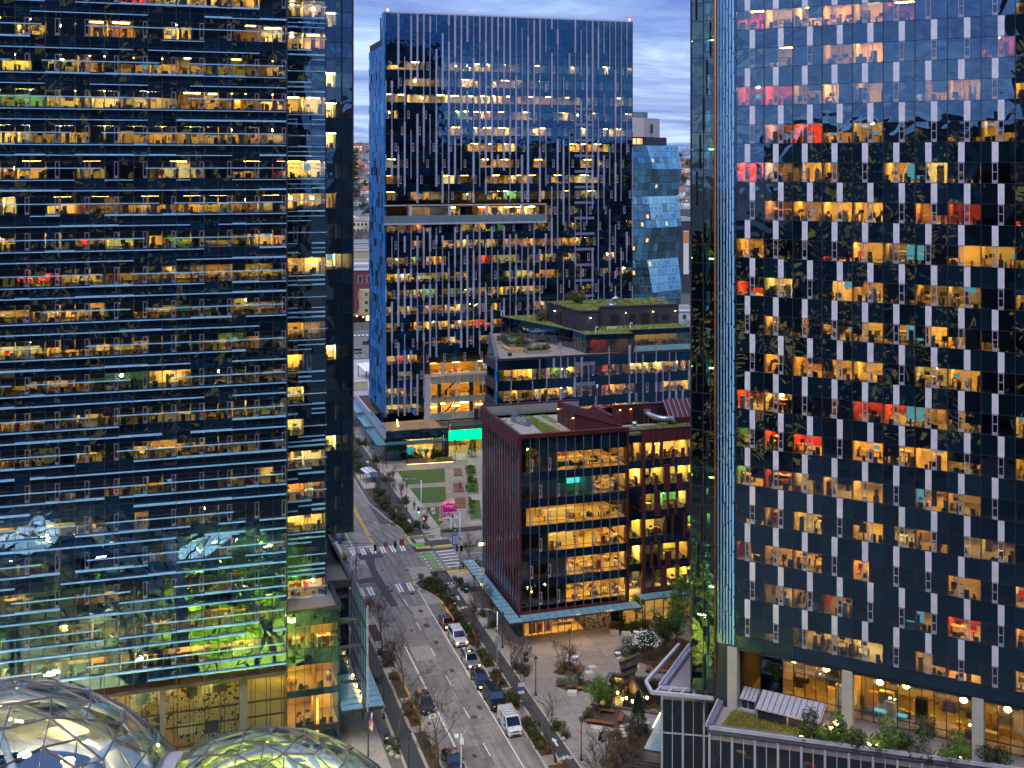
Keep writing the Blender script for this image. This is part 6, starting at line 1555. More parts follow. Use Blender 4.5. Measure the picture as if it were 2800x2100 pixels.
block('office_building', 'long pale building with blue windows behind the burgundy block', 'building', at(995, 600), rad(-5), 60, 30, 15, W_('white_render', (.5, .5, .54)), 1, 16, 'flat', W_('white_roof', (.55, .54, .58)), lit=.05, wh=2.2, ww=2.4)
block('warehouse', 'tan flat roofed warehouse beyond the pale building', 'building', at(985, 720), rad(-5), 56, 25, 13, W_('tan_render', (.40, .33, .22)), 1, 8, 'flat', W_('tan_roof', (.36, .34, .32)), lit=.0)
block('warehouse', 'low grey warehouse with white fence below the brown trees', 'building', at(990, 850), rad(-5), 60, 25, 9, W_('grey_render', (.36, .37, .42)), 1, 20, 'flat', W_('grey_roof', (.3, .31, .36)), lit=.1)
block('school_building', 'cream building with square dark windows at the foot of the hill', 'building', at(985, 1120), rad(-3), 60, 18, 12, W_('cream_render', (.58, .53, .40)), 2, 16, 'flat', W_('cream_roof', (.3, .28, .27)), lit=.02, wh=2.6, ww=2.2)
# houses up the hill, seen through both gaps
cols = [('white', (.62, .62, .66)), ('cream', (.56, .50, .38)), ('brick red', (.26, .07, .05)), ('pale blue', (.34, .42, .56)), ('grey', (.30, .31, .35)), ('tan', (.42, .33, .24))]
roofs = [('grey roof', (.14, .15, .18)), ('red roof', (.34, .09, .06)), ('slate blue roof', (.10, .13, .20)), ('brown roof', (.17, .11, .09))]
spots = [(1008, 1180, 26, 8, 1), (972, 1205, 16, 6, 0), (1000, 1270, 16, 5, 3), (979, 1320, 15, 5, 0), (1012, 1345, 20, 6, 0), (1004, 1400, 22, 7, 0), (975, 1425, 16, 5, 2), (1012, 1490, 16, 6, 3), (990, 1520, 14, 6, 1), (973, 1560, 16, 6, 2), (1005, 1610, 16, 5, 4), (984, 1675, 20, 6, 2), (1012, 1700, 18, 6, 0), (1006, 1775, 16, 5, 4), (978, 1800, 14, 5, 1),
         (1862, 1150, 26, 10, 0), (1880, 1190, 16, 7, 1), (1856, 1240, 18, 7, 5), (1874, 1290, 20, 8, 0), (1885, 1330, 14, 6, 4), (1860, 1380, 18, 8, 0), (1872, 1440, 16, 6, 3), (1884, 1500, 18, 7, 0), (1864, 1560, 16, 6, 2), (1876, 1620, 20, 8, 1), (1862, 1690, 14, 6, 2), (1880, 1760, 16, 6, 5)]
used = {}
for n, (px, d, w, h, ci) in enumerate(spots):
    cn, cc = cols[ci]; ri = 1 if ci in (2,) or n % 5 == 0 else (2 if ci == 3 else (0 if n % 2 else 3)); rn, rc = roofs[ri]
    side = 'left' if px < 1100 else 'right'
    key = (cn, rn, side); used[key] = used.get(key, 0) + 1
    lab = '%s hillside house with %s, %s up the hill in the %s gap' % (cn, rn, ORD[used[key] - 1], side)
    p = at(px, d); p.z = hz(d)
    block('hillside_house', lab, 'house', p, rad(rnd.uniform(-25, 20)), w * .72, w * .6, h, W_('house_' + cn.replace(' ', '_'), cc), 2 if h > 5 else 1, max(3, int(w / 4)), 'gable' if n % 3 else 'flat', W_('roof_' + rn.split()[0], rc), 'houses on the hillside', lit=.22)
p = at(990, 1900); p.z = hz(1900)
block('apartment_tower', 'pale and brick apartment tower on the hilltop between bare trees', 'building', p, rad(5), 30, 16, 26, W_('apartment_brick', (.42, .22, .18)), 6, 6, 'flat', W_('brown_top', (.22, .14, .10)), lit=.1, wh=2.2, ww=2.6)
p = at(1005, 1830); p.z = hz(1830)
block('apartment_building', 'low grey apartment house just below the hilltop tower', 'building', p, rad(-10), 24, 14, 10, W_('grey_apartment', (.36, .36, .42)), 2, 6, 'flat', W_('grey_flat', (.25, .25, .3)), lit=.2)
# right gap, nearer blocks
block('apartment_building', 'white walled block with three dark windows in front of the faceted tower', 'building', at(1745, 452), rad(-17), 22, 14, 11.5, W_('white_block', (.48, .46, .50)), 2, 5, 'flat', W_('white_top', (.5, .5, .56)), lit=0, wh=2.0, ww=2.2)
block('apartment_building', 'slate blue and white block with attic windows beside the bare trees', 'building', at(1872, 462), rad(-17), 30, 16, 8.0, W_('slate_white', (.42, .43, .52)), 2, 9, 'flat', W_('slate_top', (.36, .40, .5)), lit=.0, wh=1.8, ww=1.6)
BL = block('banner_building', 'tall dark slab with an orange and white vertical banner right of the faceted tower', 'building', at(1882, 600), rad(-17), 13, 20, 38, W_('dark_slab', (.035, .04, .06)), 1, 1, 'flat', lit=0)
bx(BL, 'white_wall', -8.5, -6.55, .1, 18, -2, 34, M_WHITE)
bx(BL, 'banner', -2.6, .2, -.3, -.12, 10, 33, W_('banner_white', (.66, .64, .66))); bx(BL, 'banner_head', -2.5, .1, -.36, -.31, 26.5, 32.6, W_('banner_orange', (.60, .22, .08)))
block('apartment_building', 'tan mid rise block behind the dark banner slab', 'building', at(1868, 780), rad(-10), 34, 18, 24, W_('tan_midrise', (.44, .36, .34)), 5, 9, 'flat', lit=.15, wh=1.8, ww=1.8)
block('apartment_building', 'white terraced apartment block below the right hillside houses', 'building', at(1872, 960), rad(-12), 36, 18, 22, W_('white_midrise', (.50, .49, .54)), 5, 8, 'flat', lit=.2, wh=1.8, ww=1.8)
block('apartment_building', 'dark blue lit apartment block between tan and white ones', 'building', at(1880, 1060), rad(-8), 30, 18, 26, W_('blue_midrise', (.07, .09, .16)), 5, 8, 'flat', lit=.4, wh=1.8, ww=1.8)
# yard in the left gap: solar canopy, container
SC = empty('solar_canopy', (63.0, 360, 0), rad(18), 'tilted white solar canopy on rusty posts in the gravel yard', 'canopy')
for i in range(4): 
    b = MB(); b.add([(-3.4 + i * 1.75, -3, 2.6), (-1.75 + i * 1.75, -3, 2.6), (-1.75 + i * 1.75, 3, 4.2), (-3.4 + i * 1.75, 3, 4.2), (-3.4 + i * 1.75, -3, 2.7), (-1.75 + i * 1.75, -3, 2.7), (-1.75 + i * 1.75, 3, 4.3), (-3.4 + i * 1.75, 3, 4.3)], CF, M_WHITE); b.build('solar_panel', SC)
for x in (-3, 0, 3):
    for y in (-2.6, 2.6): bx(SC, 'post', x - .1, x + .1, y - .1, y + .1, 0, 2.7 if y < 0 else 4.0, W_('rust', (.26, .11, .05)))
SH = empty('shipping_container', (55.5, 341, 0), rad(4), 'cream corrugated shipping container in the gravel yard by the blue wall', 'container')
b = MB(); b.box(-3, 3, -1.2, 1.2, .1, 2.6, W_('container_cream', (.48, .46, .36)))
for i in range(24): b.box(-2.95 + i * .25, -2.83 + i * .25, -1.26, -1.2, .2, 2.5, W_('container_cream', (.48, .46, .36)))
b.build('body', SH); bx(SH, 'top_rail', -3.05, 3.05, -1.28, -1.2, 2.52, 2.66, M_GALV)
# ================================================================ vegetation
M_BARK = mat('bark', (.095, .070, .055), .9, var=.3, scale=8, bump=.3)
M_BARKL = mat('bark_young', (.17, .105, .06), .85, var=.25, scale=8)
M_TWIG = mat('twigs', (.075, .050, .042), .9, var=.25)
def bare_tree_mesh(seed, h, spread=.55, first=.28, bark=M_BARK, levels=4, multi=1):
    r_ = random.Random(seed); tk, cw = MB(), MB()
    def grow(p, d, L, r, lv):
        pts = [p]; n = 4 if lv < 2 else 3; q = Vector(p); dd = d.copy()
        for i in range(n):
            dd = (dd + Vector((r_.gauss(0, .13), r_.gauss(0, .13), .07 + r_.gauss(0, .07)))).normalized(); q = q + dd * L / n; pts.append(tuple(q))
        rs = [r * (1 - .62 * i / n) for i in range(n + 1)]
        (tk if lv == 0 else cw).tube(pts, rs, bark if lv < 2 else M_TWIG, 7 if lv == 0 else 4 if lv == 1 else 3, cap=lv == 0)
        if lv >= levels: return
        k = r_.randint(4, 6) if lv < 2 else r_.randint(4, 5)
        for j in range(k):
            t = r_.uniform(.35 if lv else first, 1.0); i = min(n - 1, int(t * n)); f = t * n - i
            s_ = Vector(pts[i]).lerp(Vector(pts[i + 1]), f)
            a = r_.uniform(0, 2 * PI); up = r_.uniform(.5, 1.1)
            side = Vector((math.cos(a), math.sin(a), 0)); nd = (dd * up + side * spread * r_.uniform(.8, 1.5)).normalized()
            grow(tuple(s_), nd, L * r_.uniform(.45, .68), max(.014, r * (.55 - .2 * t)), lv + 1)
    for m in range(multi):
        a = r_.uniform(0, 2 * PI); lean = .0 if multi == 1 else .35
        grow((.1 * math.cos(a) * (multi > 1), .1 * math.sin(a) * (multi > 1), -.1), Vector((lean * math.cos(a), lean * math.sin(a), 1)).normalized(), h * (.62 if multi == 1 else .5), h * (.017 if multi == 1 else .010), 0)
    return tk.mesh('trunk', True), cw.mesh('crown')
BT = [bare_tree_mesh(s_, 8.6, .62) for s_ in (1, 2, 3)] + [bare_tree_mesh(7, 6.6, .42, .3, M_BARKL), bare_tree_mesh(9, 4.4, .6, .2, M_TWIG, 3, 4), bare_tree_mesh(12, 11, .6, .2)]
def bare_tree(v, x, y, label, group, s=1.0, rz=0, z=.1, name='bare_tree', cat='tree'):
    T = empty(name, (x, y, z), rz, label, cat, group); T.scale = (s, s, s)
    link('trunk', BT[v][0], T); link('crown', BT[v][1], T); return T
rt = random.Random(61)
SL, SR, SN = 'bare trees along the left kerb', 'bare trees along the right kerb', 'young trees along the far sidewalk'
for (v, x, y, s, lab) in ((0, 26.3, 148.5, .95, 'tall bare street tree left of the road, beside the end of the glass canopy'), (1, 29.2, 157.4, .9, 'bare street tree in the left planting strip nearest the junction'), (2, 29.2, 142.0, 1.0, 'bare street tree in the left planting strip beside the parked dark car'), (0, 26.2, 131.2, 1.0, 'bare street tree with shrubs and boulders at its foot by the flagpole'), (1, 29.3, 123.8, 1.05, 'bare street tree in front of the dark blue car at the bottom edge'), (2, 28.9, 131.6, .6, 'small bare tree behind the dark parked car'), (0, 28.0, 117.0, .85, 'bare tree crown rising from the bottom edge left of the road'), (1, 28.6, 178.0, .75, 'bare tree at the left junction corner behind the sun screen'), (2, 27.4, 184.2, .6, 'bare tree at the left end of the far crosswalk')):
    bare_tree(v, x, y, lab, SL, s, rt.uniform(0, 6))
for (v, x, y, s, lab) in ((3, 42.2, 154.4, 1.25, 'slender bare tree between cycle lane and the silver car'), (1, 42.3, 137.9, 1.05, 'bare street tree beside the black four wheel drive'), (0, 42.5, 121.6, 1.1, 'large bare street tree right of the cycle lane in the foreground'), (3, 45.6, 161.0, .95, 'thin bare tree beside the maroon building canopy'), (4, 45.9, 145.6, 1.1, 'low many stemmed bare tree beside the plaza lamp'), (4, 46.2, 116.6, 1.6, 'bare many stemmed shrub tree at the bottom edge of the plaza'), (4, 49.6, 117.2, 1.3, 'bare twiggy shrub tree beside the plaza steps'), (3, 49.8, 186.8, .8, 'thin bare tree by the side street kerb')):
    bare_tree(v, x, y, lab, SR, s, rt.uniform(0, 6))
for (v, x, y, s, lab) in ((4, 51.6, 144.0, 1.25, 'spreading bare tree in the triangular plaza bed'), (4, 52.4, 122.4, .9, 'small crooked bare tree in the bed before the little conifer')): bare_tree(v, x, y, lab, 'bare trees in the plaza beds', s, rt.uniform(0, 6))
for i, (x, y, s) in enumerate(((46.4, 205.6, .6), (45.8, 224.6, .75), (43.4, 226.5, .85), (46.6, 237.5, .6), (43.2, 241, .7), (47.3, 250.1, .7), (46.4, 263.9, .75), (45.5, 283, .8), (66.4, 261.5, .7))):
    bare_tree(3, x, y, 'thin young bare tree on the far sidewalk, %s counted from the junction' % ORD[i] if x < 60 else 'thin young bare tree in the planter before the green lit underpass', SN, s, rt.uniform(0, 6))
for i, (px, d, s) in enumerate(((1742, 432, 1.15), (1772, 428, 1.35), (1806, 430, 1.0), (1852, 432, 1.1), (1882, 428, 1.2))):
    p = at(px, d); bare_tree(5, p.x, p.y, 'large bare tree before the white blocks behind the green roof, %s from left' % ORD[i], 'bare trees behind the green roof', s, rt.uniform(0, 6))
for (x, y, s, lab) in ((70.6, 236.5, .95, 'bare tree on the black building roof terrace nearest the pergola'), (73.0, 228.5, .8, 'bare tree on the black building terrace in front of the pavilion glass')): bare_tree(4, x, y, lab, None, s, rt.uniform(0, 6), z=29.2)
# leafy shrubs and trees
LF = {'dark': leafmat('leaf_dark', (.018, .040, .014), (.045, .075, .022)), 'olive': leafmat('leaf_olive', (.05, .052, .018), (.10, .085, .028)), 'brown': leafmat('leaf_brown', (.11, .065, .028), (.17, .10, .04)), 'bright': leafmat('leaf_bright', (.05, .12, .02), (.11, .20, .035)), 'grey': leafmat('leaf_grey', (.09, .11, .08), (.16, .18, .13)), 'fir': leafmat('leaf_fir', (.014, .045, .022), (.03, .08, .035))}
def clump(mb, r_, c, rad_, n, leaf, mt, flat=.85, lobes=7):
    cs = [Vector(c) + Vector((r_.gauss(0, .45), r_.gauss(0, .45), r_.gauss(0, .35) * flat)) * rad_ for _ in range(lobes)]
    for i in range(n):
        q = r_.choice(cs); d = Vector((r_.gauss(0, 1), r_.gauss(0, 1), r_.gauss(0, 1) * flat)).normalized()
        p = q + d * rad_ * .55 * r_.uniform(.6, 1.05)
        if p.z < .02: p.z = abs(p.z) + .03
        t = (d.cross(Vector((r_.uniform(-1, 1), r_.uniform(-1, 1), r_.uniform(-1, 1))))).normalized(); u = (t.cross(d) + d * r_.uniform(-.5, .5)).normalized(); w = leaf * r_.uniform(.6, 1.3)
        mb.add([tuple(p - t * w), tuple(p + u * w * .45), tuple(p + t * w), tuple(p - u * w * .45)], [(0, 1, 2, 3)], mt)
def shrub_mesh(seed, kind, R_=.8, n=800):
    r_ = random.Random(seed); b = MB(); clump(b, r_, (0, 0, R_ * .55), R_, n, .085, LF[kind]); s_ = MB()
    for k in range(5): a = r_.uniform(0, 6.28); s_.tube([(0, 0, -.1), (.25 * R_ * math.cos(a), .25 * R_ * math.sin(a), R_ * .5), (.5 * R_ * math.cos(a), .5 * R_ * math.sin(a), R_ * .9)], [.03, .02, .008], M_BARK, 4)
    return b.mesh('foliage'), s_.mesh('stems')
SM = {k: [shrub_mesh(i * 7 + 3 + sum(map(ord, k)), k) for i in range(2)] for k in ('dark', 'olive', 'brown', 'grey', 'bright')}
def shrub(kind, x, y, s, label, group=None, z=.1, v=0, sz=1.0):
    T = empty('shrub', (x, y, z), rt.uniform(0, 6), label, 'shrub', group); T.scale = (s, s, s * sz)
    link('foliage', SM[kind][v % 2][0], T); link('stems', SM[kind][v % 2][1], T); return T
KN = {'dark': 'dark evergreen', 'olive': 'olive green', 'brown': 'brownish', 'grey': 'grey green', 'bright': 'bright green'}
def row(pts, where, group, z=.1):
    cnt = {}
    for i, (k, x, y, s) in enumerate(pts):
        cnt[k] = cnt.get(k, 0) + 1; n = cnt[k]
        o = ORD[n - 1]
        shrub(k, x, y, s, '%s %s shrub %s' % (o, KN[k], where), group, z, i)
R2 = random.Random(71)
pts = []
y = 159.2; 
while y > 110:
    if not any(a - .7 < y < b + .7 for a, b in ((152.8, 154.2), (146.0, 147.2), (139.6, 140.9), (132.4, 134.6), (121.2, 123.4), (114, 116))): pts.append((R2.choice(['dark', 'olive', 'dark', 'olive', 'brown']), 42.05 + R2.uniform(-.2, .2), y, R2.uniform(.85, 1.25)))
    y -= R2.uniform(1.05, 1.45)
row(pts, 'in the right planting strip, from the cone towards us', 'shrubs in the right planting strip')
row([('dark', 40.5, 179.6, 1.5), ('dark', 41.4, 177.6, 1.6), ('dark', 42.0, 179.8, 1.3), ('olive', 41.0, 176.0, 1.2), ('dark', 42.2, 175.6, 1.3), ('dark', 42.1, 173.4, 1.4), ('olive', 42.0, 171.4, 1.2), ('dark', 42.3, 169.6, 1.1), ('brown', 41.9, 167.6, .9), ('olive', 42.1, 165.2, 1.0), ('dark', 42.1, 163.0, 1.1), ('dark', 42.0, 161.0, 1.1)], 'on the kerb island counted from the junction', 'shrubs on the kerb island')
row([('dark', 45.6, 178.6, 1.1), ('dark', 45.6, 176.8, 1.1), ('olive', 45.5, 175.0, .9), ('dark', 45.9, 164.2, .9), ('dark', 45.6, 159.6, 1.0), ('dark', 46.3, 160.2, .9), ('dark', 45.4, 145.6, 1.1), ('olive', 46.2, 144.6, 1.0), ('dark', 45.8, 143.6, .8), ('dark', 45.2, 128.6, 1.2), ('olive', 45.4, 126.6, 1.0)], 'between cycle lane and plaza counted from the junction', 'shrubs between cycle lane and plaza')
row([('dark', 29.1, 155.2, 1.2), ('dark', 29.2, 153.6, 1.35), ('dark', 29.0, 151.9, 1.2), ('brown', 29.1, 147.6, .9), ('olive', 29.1, 139.4, 1.0), ('brown', 29.1, 137.6, 1.1), ('brown', 29.2, 135.6, 1.0), ('dark', 29.1, 129.0, 1.1), ('brown', 29.1, 127.0, 1.0), ('brown', 29.1, 121.4, 1.1), ('dark', 29.0, 119.0, 1.1), ('brown', 29.3, 172.6, 1.6), ('brown', 29.0, 170.8, 1.2)], 'in the left planting strip counted towards us', 'shrubs in the left planting strip')
row([('dark', 25.5, 130.4, .9), ('dark', 25.6, 128.8, 1.1), ('dark', 26.9, 147.4, .8), ('dark', 30.6, 205.0, 1.2), ('dark', 29.0, 206.4, 1.2), ('dark', 27.6, 204.8, 1.2)], 'on the left sidewalk by trees and junction', 'shrubs on the left sidewalk')
row([('dark', 43.0, 206.2, 1.5), ('dark', 42.8, 208.8, 1.6), ('dark', 42.5, 211.2, 1.7), ('dark', 42.3, 214.0, 1.7), ('olive', 42.3, 216.8, 1.5), ('dark', 41.8, 219.6, 1.8), ('dark', 41.2, 222.4, 1.9), ('olive', 42.3, 224.6, 1.6), ('dark', 42.0, 229.4, 1.6), ('dark', 41.8, 232.4, 1.6), ('dark', 41.0, 247.8, 2.0), ('dark', 41.6, 251.5, 2.0), ('dark', 41.4, 256.5, 2.0), ('dark', 42, 262, 2.0)], 'along the far road kerb counted from the junction', 'shrubs along the far road kerb')
row([('dark', 46.0, 207.6, 1.7), ('olive', 45.9, 223.4, 1.5), ('dark', 45.9, 240.2, 1.5), ('dark', 46.3, 256.4, 1.7), ('dark', 45.6, 273, 1.8)], 'beside the far cycle lane counted from the junction', 'shrubs beside the far cycle lane')
row([('bright', 49.6, 257.6, 1.5), ('dark', 51.0, 257.4, 1.4), ('bright', 53.2, 257.2, 1.6), ('dark', 54.6, 257.0, 1.7), ('bright', 56.0, 257.0, 1.4), ('bright', 59.8, 256.4, 1.6), ('bright', 61.3, 256.4, 1.9)], 'before the lit shop windows, left to right', 'shrubs before the shop', .3)
row([('dark', 49.3, 185.0, 1.1), ('bright', 50.6, 184.8, 1.0), ('olive', 48.3, 185.0, .9)], 'at the corner of the maroon building canopy', 'shrubs at the maroon corner')
M2 = P2.matrix_basis
for i, (k, x, y, s) in enumerate((('dark', 13.36, -2.3, 2.0), ('bright', 15.3, -2.0, 2.1), ('dark', 16.8, -1.6, 2.0), ('bright', 19.7, -1.1, 2.2), ('dark', 22.6, -.5, 2.0), ('bright', 25.9, .2, 2.0), ('dark', 29, .9, 1.9))):
    p = M2 @ Vector((x, y, 12.1)); shrub(k, p.x, p.y, s, '%s rounded shrub on the white framed terrace, %s from the trellis corner' % (KN[k], ORD[i]), 'shrubs on the terrace', 12.1, i)
row([('dark', 70.2, 232.0, 1.9), ('dark', 72.6, 231.4, 2.0), ('dark', 69.6, 236, 1.2), ('bright', 72.0, 230.2, 1.2), ('bright', 71.8, 222.4, 1.0), ('bright', 73.4, 222.0, 1.0), ('olive', 75.0, 222.2, 1.0), ('bright', 76.2, 222.8, 1.0)], 'in the roof terrace planters of the black building', 'shrubs in the roof planters', 29.8)
shrub('olive', 80.6, 240.5, 2.4, 'round olive bush on the lower green roof left of the penthouse', None, 33.1); shrub('olive', 87.5, 236, 2.6, 'round olive bush on top of the charcoal penthouse', None, 37.3)
row([('olive', 51.2, 143.6, 1.0), ('dark', 52.6, 142.4, .8), ('brown', 50.6, 142.6, .9), ('grey', 49.4, 139.2, 1.1), ('grey', 50.6, 138.4, 1.2), ('dark', 51.8, 138.9, 1.3), ('grey', 50.2, 139.8, 1.0)], 'in the two small plaza beds beside the boulder seats', 'shrubs in the small plaza beds')
row([('olive', 49.6, 130.2, 1.0), ('dark', 52.4, 131.4, 1.0), ('bright', 53.2, 126.0, .9), ('olive', 51.2, 124.6, 1.0), ('dark', 54.6, 125.2, 1.0), ('olive', 52.6, 122.8, 1.1), ('brown', 50.6, 121.6, 1.3), ('brown', 49.2, 119.8, 1.4), ('olive', 51.2, 119.6, 1.3), ('brown', 47.6, 118.6, 1.3)], 'in the near plaza beds around the conifer', 'shrubs in the near plaza beds')
row([('grey', 60.4, 145.4, 1.2), ('dark', 62.0, 145.6, 1.8), ('grey', 61.0, 143.6, 1.0), ('dark', 64.4, 152.6, 1.4), ('bright', 66.2, 153.4, 1.4), ('dark', 63.6, 153.8, 1.6), ('olive', 67.6, 153.4, 1.2), ('dark', 65.4, 151.8, 1.0), ('olive', 63.4, 140.6, .9), ('dark', 65.2, 138.8, 1.0)], 'in the far plaza beds by the entrance', 'shrubs in the far plaza beds')
for i, (x, y) in enumerate(((64.6, 243), (64.0, 239.8), (63.2, 236.6), (62.2, 232.6), (61.4, 229.4), (60.6, 226.2), (58.6, 218.6), (57.8, 215.4), (57.0, 212.2))): shrub('bright' if i % 3 else 'dark', x, y, .95, '%s low clipped shrub from the tower in the walkway planters by the lawns' % ORD[i], 'shrubs in the walkway planters', .5, i)
def leafy_tree(name, label, x, y, h, R_, kind, n, trunk=.12, z=.1, leaf=.13, cone=False, flat=1.0, cat='tree'):
    T = empty(name, (x, y, z), rt.uniform(0, 6), label, cat); r_ = random.Random(int(x * 31 + y * 7)); tk, b = MB(), MB()
    tk.tube([(0, 0, -.1), (.05, .03, h * .4), (0, .05, h * .85)], [trunk, trunk * .7, trunk * .2], M_BARK, 7)
    if cone:
        for i in range(n):
            t = r_.random() ** .8; zz = .35 + (h - .4) * t; rr = R_ * (1 - t) ** .85 * r_.uniform(.45, 1.05) + .06; a = r_.uniform(0, 2 * PI); zz += .2 * math.sin(a * 5 + t * 30)
            p = Vector((rr * math.cos(a), rr * math.sin(a), zz)); d = Vector((math.cos(a), math.sin(a), .25)).normalized(); u = Vector((-math.sin(a), math.cos(a), 0)); w = leaf * r_.uniform(.7, 1.4)
            b.add([tuple(p - d * w), tuple(p + u * w * .4), tuple(p + d * w * 1.2 - Vector((0, 0, w * .5))), tuple(p - u * w * .4)], [(0, 1, 2, 3)], LF[kind])
    else:
        for k in range(7):
            a = r_.uniform(0, 6.28); rr = R_ * r_.uniform(.1, .6); zz = h * r_.uniform(.48, .86) if k else h * .75
            c = (rr * math.cos(a), rr * math.sin(a), zz); tk.tube([(0, .02, h * .35), c], [trunk * .5, .02], M_BARK, 5); clump(b, r_, c, R_ * r_.uniform(.42, .62), n // 7, leaf, LF[kind], flat, 5)
    tk.build('trunk', T); b.build('crown', T); return T
leafy_tree('broadleaf_tree', 'round bright green tree beside the reflecting pool benches', 51.2, 130.4, 4.6, 2.3, 'bright', 2800)
leafy_tree('conifer', 'small dark conifer by the steps near the blue canopy', 53.6, 123.9, 5.6, 1.35, 'fir', 2600, cone=True)
leafy_tree('conifer', 'small conifer in a planter at the walkway end near the underpass', 68.2, 254.2, 4.2, 1.3, 'fir', 1500, cone=True)
leafy_tree('evergreen_tree', 'tall loose evergreen tree standing before the lit entrance canopy', 71.0, 149.2, 9.5, 2.6, 'bright', 2600, leaf=.15)
leafy_tree('evergreen_tree', 'broad dark evergreen tree behind the sculpture pool', 65.6, 142.2, 6.4, 3.2, 'dark', 3200, leaf=.15)
leafy_tree('evergreen_tree', 'mid green evergreen tree between the tall tree and the white terrace', 68.4, 144.8, 6.8, 2.8, 'bright', 2600, leaf=.15)
leafy_tree('evergreen_tree', 'dark evergreen beside the mosaic wall', 64.2, 155.0, 4.4, 1.8, 'dark', 1800)
leafy_tree('evergreen_tree', 'bright lamp lit evergreen between mosaic wall and entrance', 67.0, 155.4, 4.2, 1.5, 'bright', 1500)
CT = leafy_tree('blossom_shrub', 'white flowering camellia bush behind the sculpture pool', 62.9, 142.4, 4.2, 1.9, 'dark', 1500, cat='shrub')
b = MB(); r_ = random.Random(4)
for i in range(150):
    d = Vector((r_.gauss(0, 1), r_.gauss(0, 1), abs(r_.gauss(0, .9)))).normalized(); p = Vector((0, -.1, 2.7)) + Vector((d.x * 2.0, d.y * 2.0, d.z * 1.5)); q = r_.uniform(.07, .13); b.lathe([(q * .4, -q * .3), (q, 0), (q * .4, q * .5)], M_WHITE, tuple(p), 5)
b.build('blossom', CT)
# hillside trees
for i, (px, d, s, ev) in enumerate([(968, 1870, 2.4, 1), (978, 1930, 2.2, 0), (1004, 1945, 3.0, 0), (1017, 1900, 2.4, 1), (970, 1740, 2.0, 1), (998, 1730, 1.8, 0), (1016, 1640, 1.8, 0), (970, 1640, 2.2, 1), (992, 1590, 1.6, 0), (972, 1500, 2.6, 1), (1000, 1460, 1.5, 1), (971, 1360, 2.4, 1), (998, 1330, 1.8, 0), (974, 1270, 1.8, 0), (1001, 1230, 2.6, 1), (968, 1245, 1.8, 0)] +
        [(970 + 6 * k, 905 + (k * 37) % 190, 1.5, 0) for k in range(9)] + [(1852, 1950, 2.6, 0), (1866, 1900, 2.6, 0), (1880, 1930, 2.4, 0), (1857, 1840, 2.2, 1), (1872, 1810, 2.2, 0), (1884, 1700, 2.0, 1), (1854, 1640, 2.0, 0), (1868, 1500, 1.8, 1), (1856, 1320, 1.8, 0), (1882, 1240, 1.8, 0)]):
    p = at(px, d); side = 'left' if px < 1100 else 'right'
    if ev:
        T = empty('hillside_tree', (p.x, p.y, hz(d) - .3), i, 'dark evergreen hillside tree in the %s gap, %s from the hilltop' % (side, ORD[i % 20]), 'tree', 'trees on the hillside'); T.scale = (s * 3.2,) * 3
        link('crown', SM['dark'][i % 2][0], T, (0, 0, .6)); link('crown', SM['dark'][(i + 1) % 2][0], T, (.3, .2, 1.4)); link('trunk', SM['dark'][0][1], T)
    else:
        bare_tree(5, p.x, p.y, 'bare brown hillside tree in the %s gap, %s from the hilltop' % (side, ORD[i % 20] if i < 20 else 'lower ' + ORD[i - 20]), 'trees on the hillside', s * .85, i, hz(d) - .3, 'hillside_tree')
# ================================================================ street furniture and plaza
rnd = random.Random(81)
def post_lamp(x, y, label):
    L = empty('street_lamp', (x, y, .13), 0, label, 'street lamp', 'black post top lamps')
    MB().lathe([(.22, 0), (.22, .12), (.12, .25), (.09, .6), (.06, .7), (.05, 4.1), (.07, 4.15)], M_BLACK, n=10).build('post', L)
    MB().lathe([(.05, 4.15), (.16, 4.25), (.24, 4.7), (.22, 4.72)], glass('lantern_glass', (.8, .8, .75), base=.1, wob=.0), n=8).build('lantern', L)
    MB().lathe([(.3, 4.72), (.22, 4.85), (.08, 4.98), (.03, 5.1)], M_BLACK, n=10).build('cap', L); return L
for x, y, l in ((45.4, 152.7, 'black post lamp in front of the shop posters'), (45.4, 137.8, 'black post lamp beside the low bare tree on the plaza edge'), (45.4, 121.2, 'nearest black post lamp on the right, by the large bare tree'), (52.5, 144.6, 'black post lamp standing in the triangular plaza bed'), (66.2, 151.4, 'black post lamp by the entrance bench and white table'), (25.7, 137.4, 'black post lamp beside the left cycle lane near the canopy end'), (26.0, 124.0, 'black post lamp at the bottom edge beside the left cycle lane'), (45.3, 167.6, 'black post lamp at the end of the canopy near the cycle racks'), (45.6, 219.6, 'black post lamp beside the far cycle lane left of the lawn'), (45.6, 245.1, 'black post lamp near the bus shelter on the far sidewalk'), (46.2, 271, 'farthest black post lamp under the podium canopy'), (52.6, 252.6, 'slim lamp post at the left planter before the shop'), (63.6, 252.0, 'slim lamp post at the right planter before the underpass')): post_lamp(x, y, l)
def cobra(x, y, h, dx, dy, L_, label, extra=None):
    P = empty('lamp_pole', (x, y, .1), 0, label, 'lamp pole')
    MB().tube([(0, 0, 0), (0, 0, .4), (0, 0, h)], [.17, .13, .09], M_GALV, 10).build('pole', P, smooth=True)
    MB().tube([(0, 0, h - .3), (dx * L_ * .4, dy * L_ * .4, h + .25), (dx * L_ * .9, dy * L_ * .9, h + .38)], [.06, .05, .04], M_GALV, 6).build('arm', P, smooth=True)
    b = MB(); c = (dx * (L_ * .9 + .35), dy * (L_ * .9 + .35), h + .36); b.lathe([(.08, -.1), (.3, -.05), (.26, .06), (.1, .12)], M_GALV, c, 10); b.build('lamp_head', P); return P
cobra(42.95, 146.9, 7.6, -.96, .25, 2.4, 'grey cobra head lamp pole in the right planting strip beside the silver car')
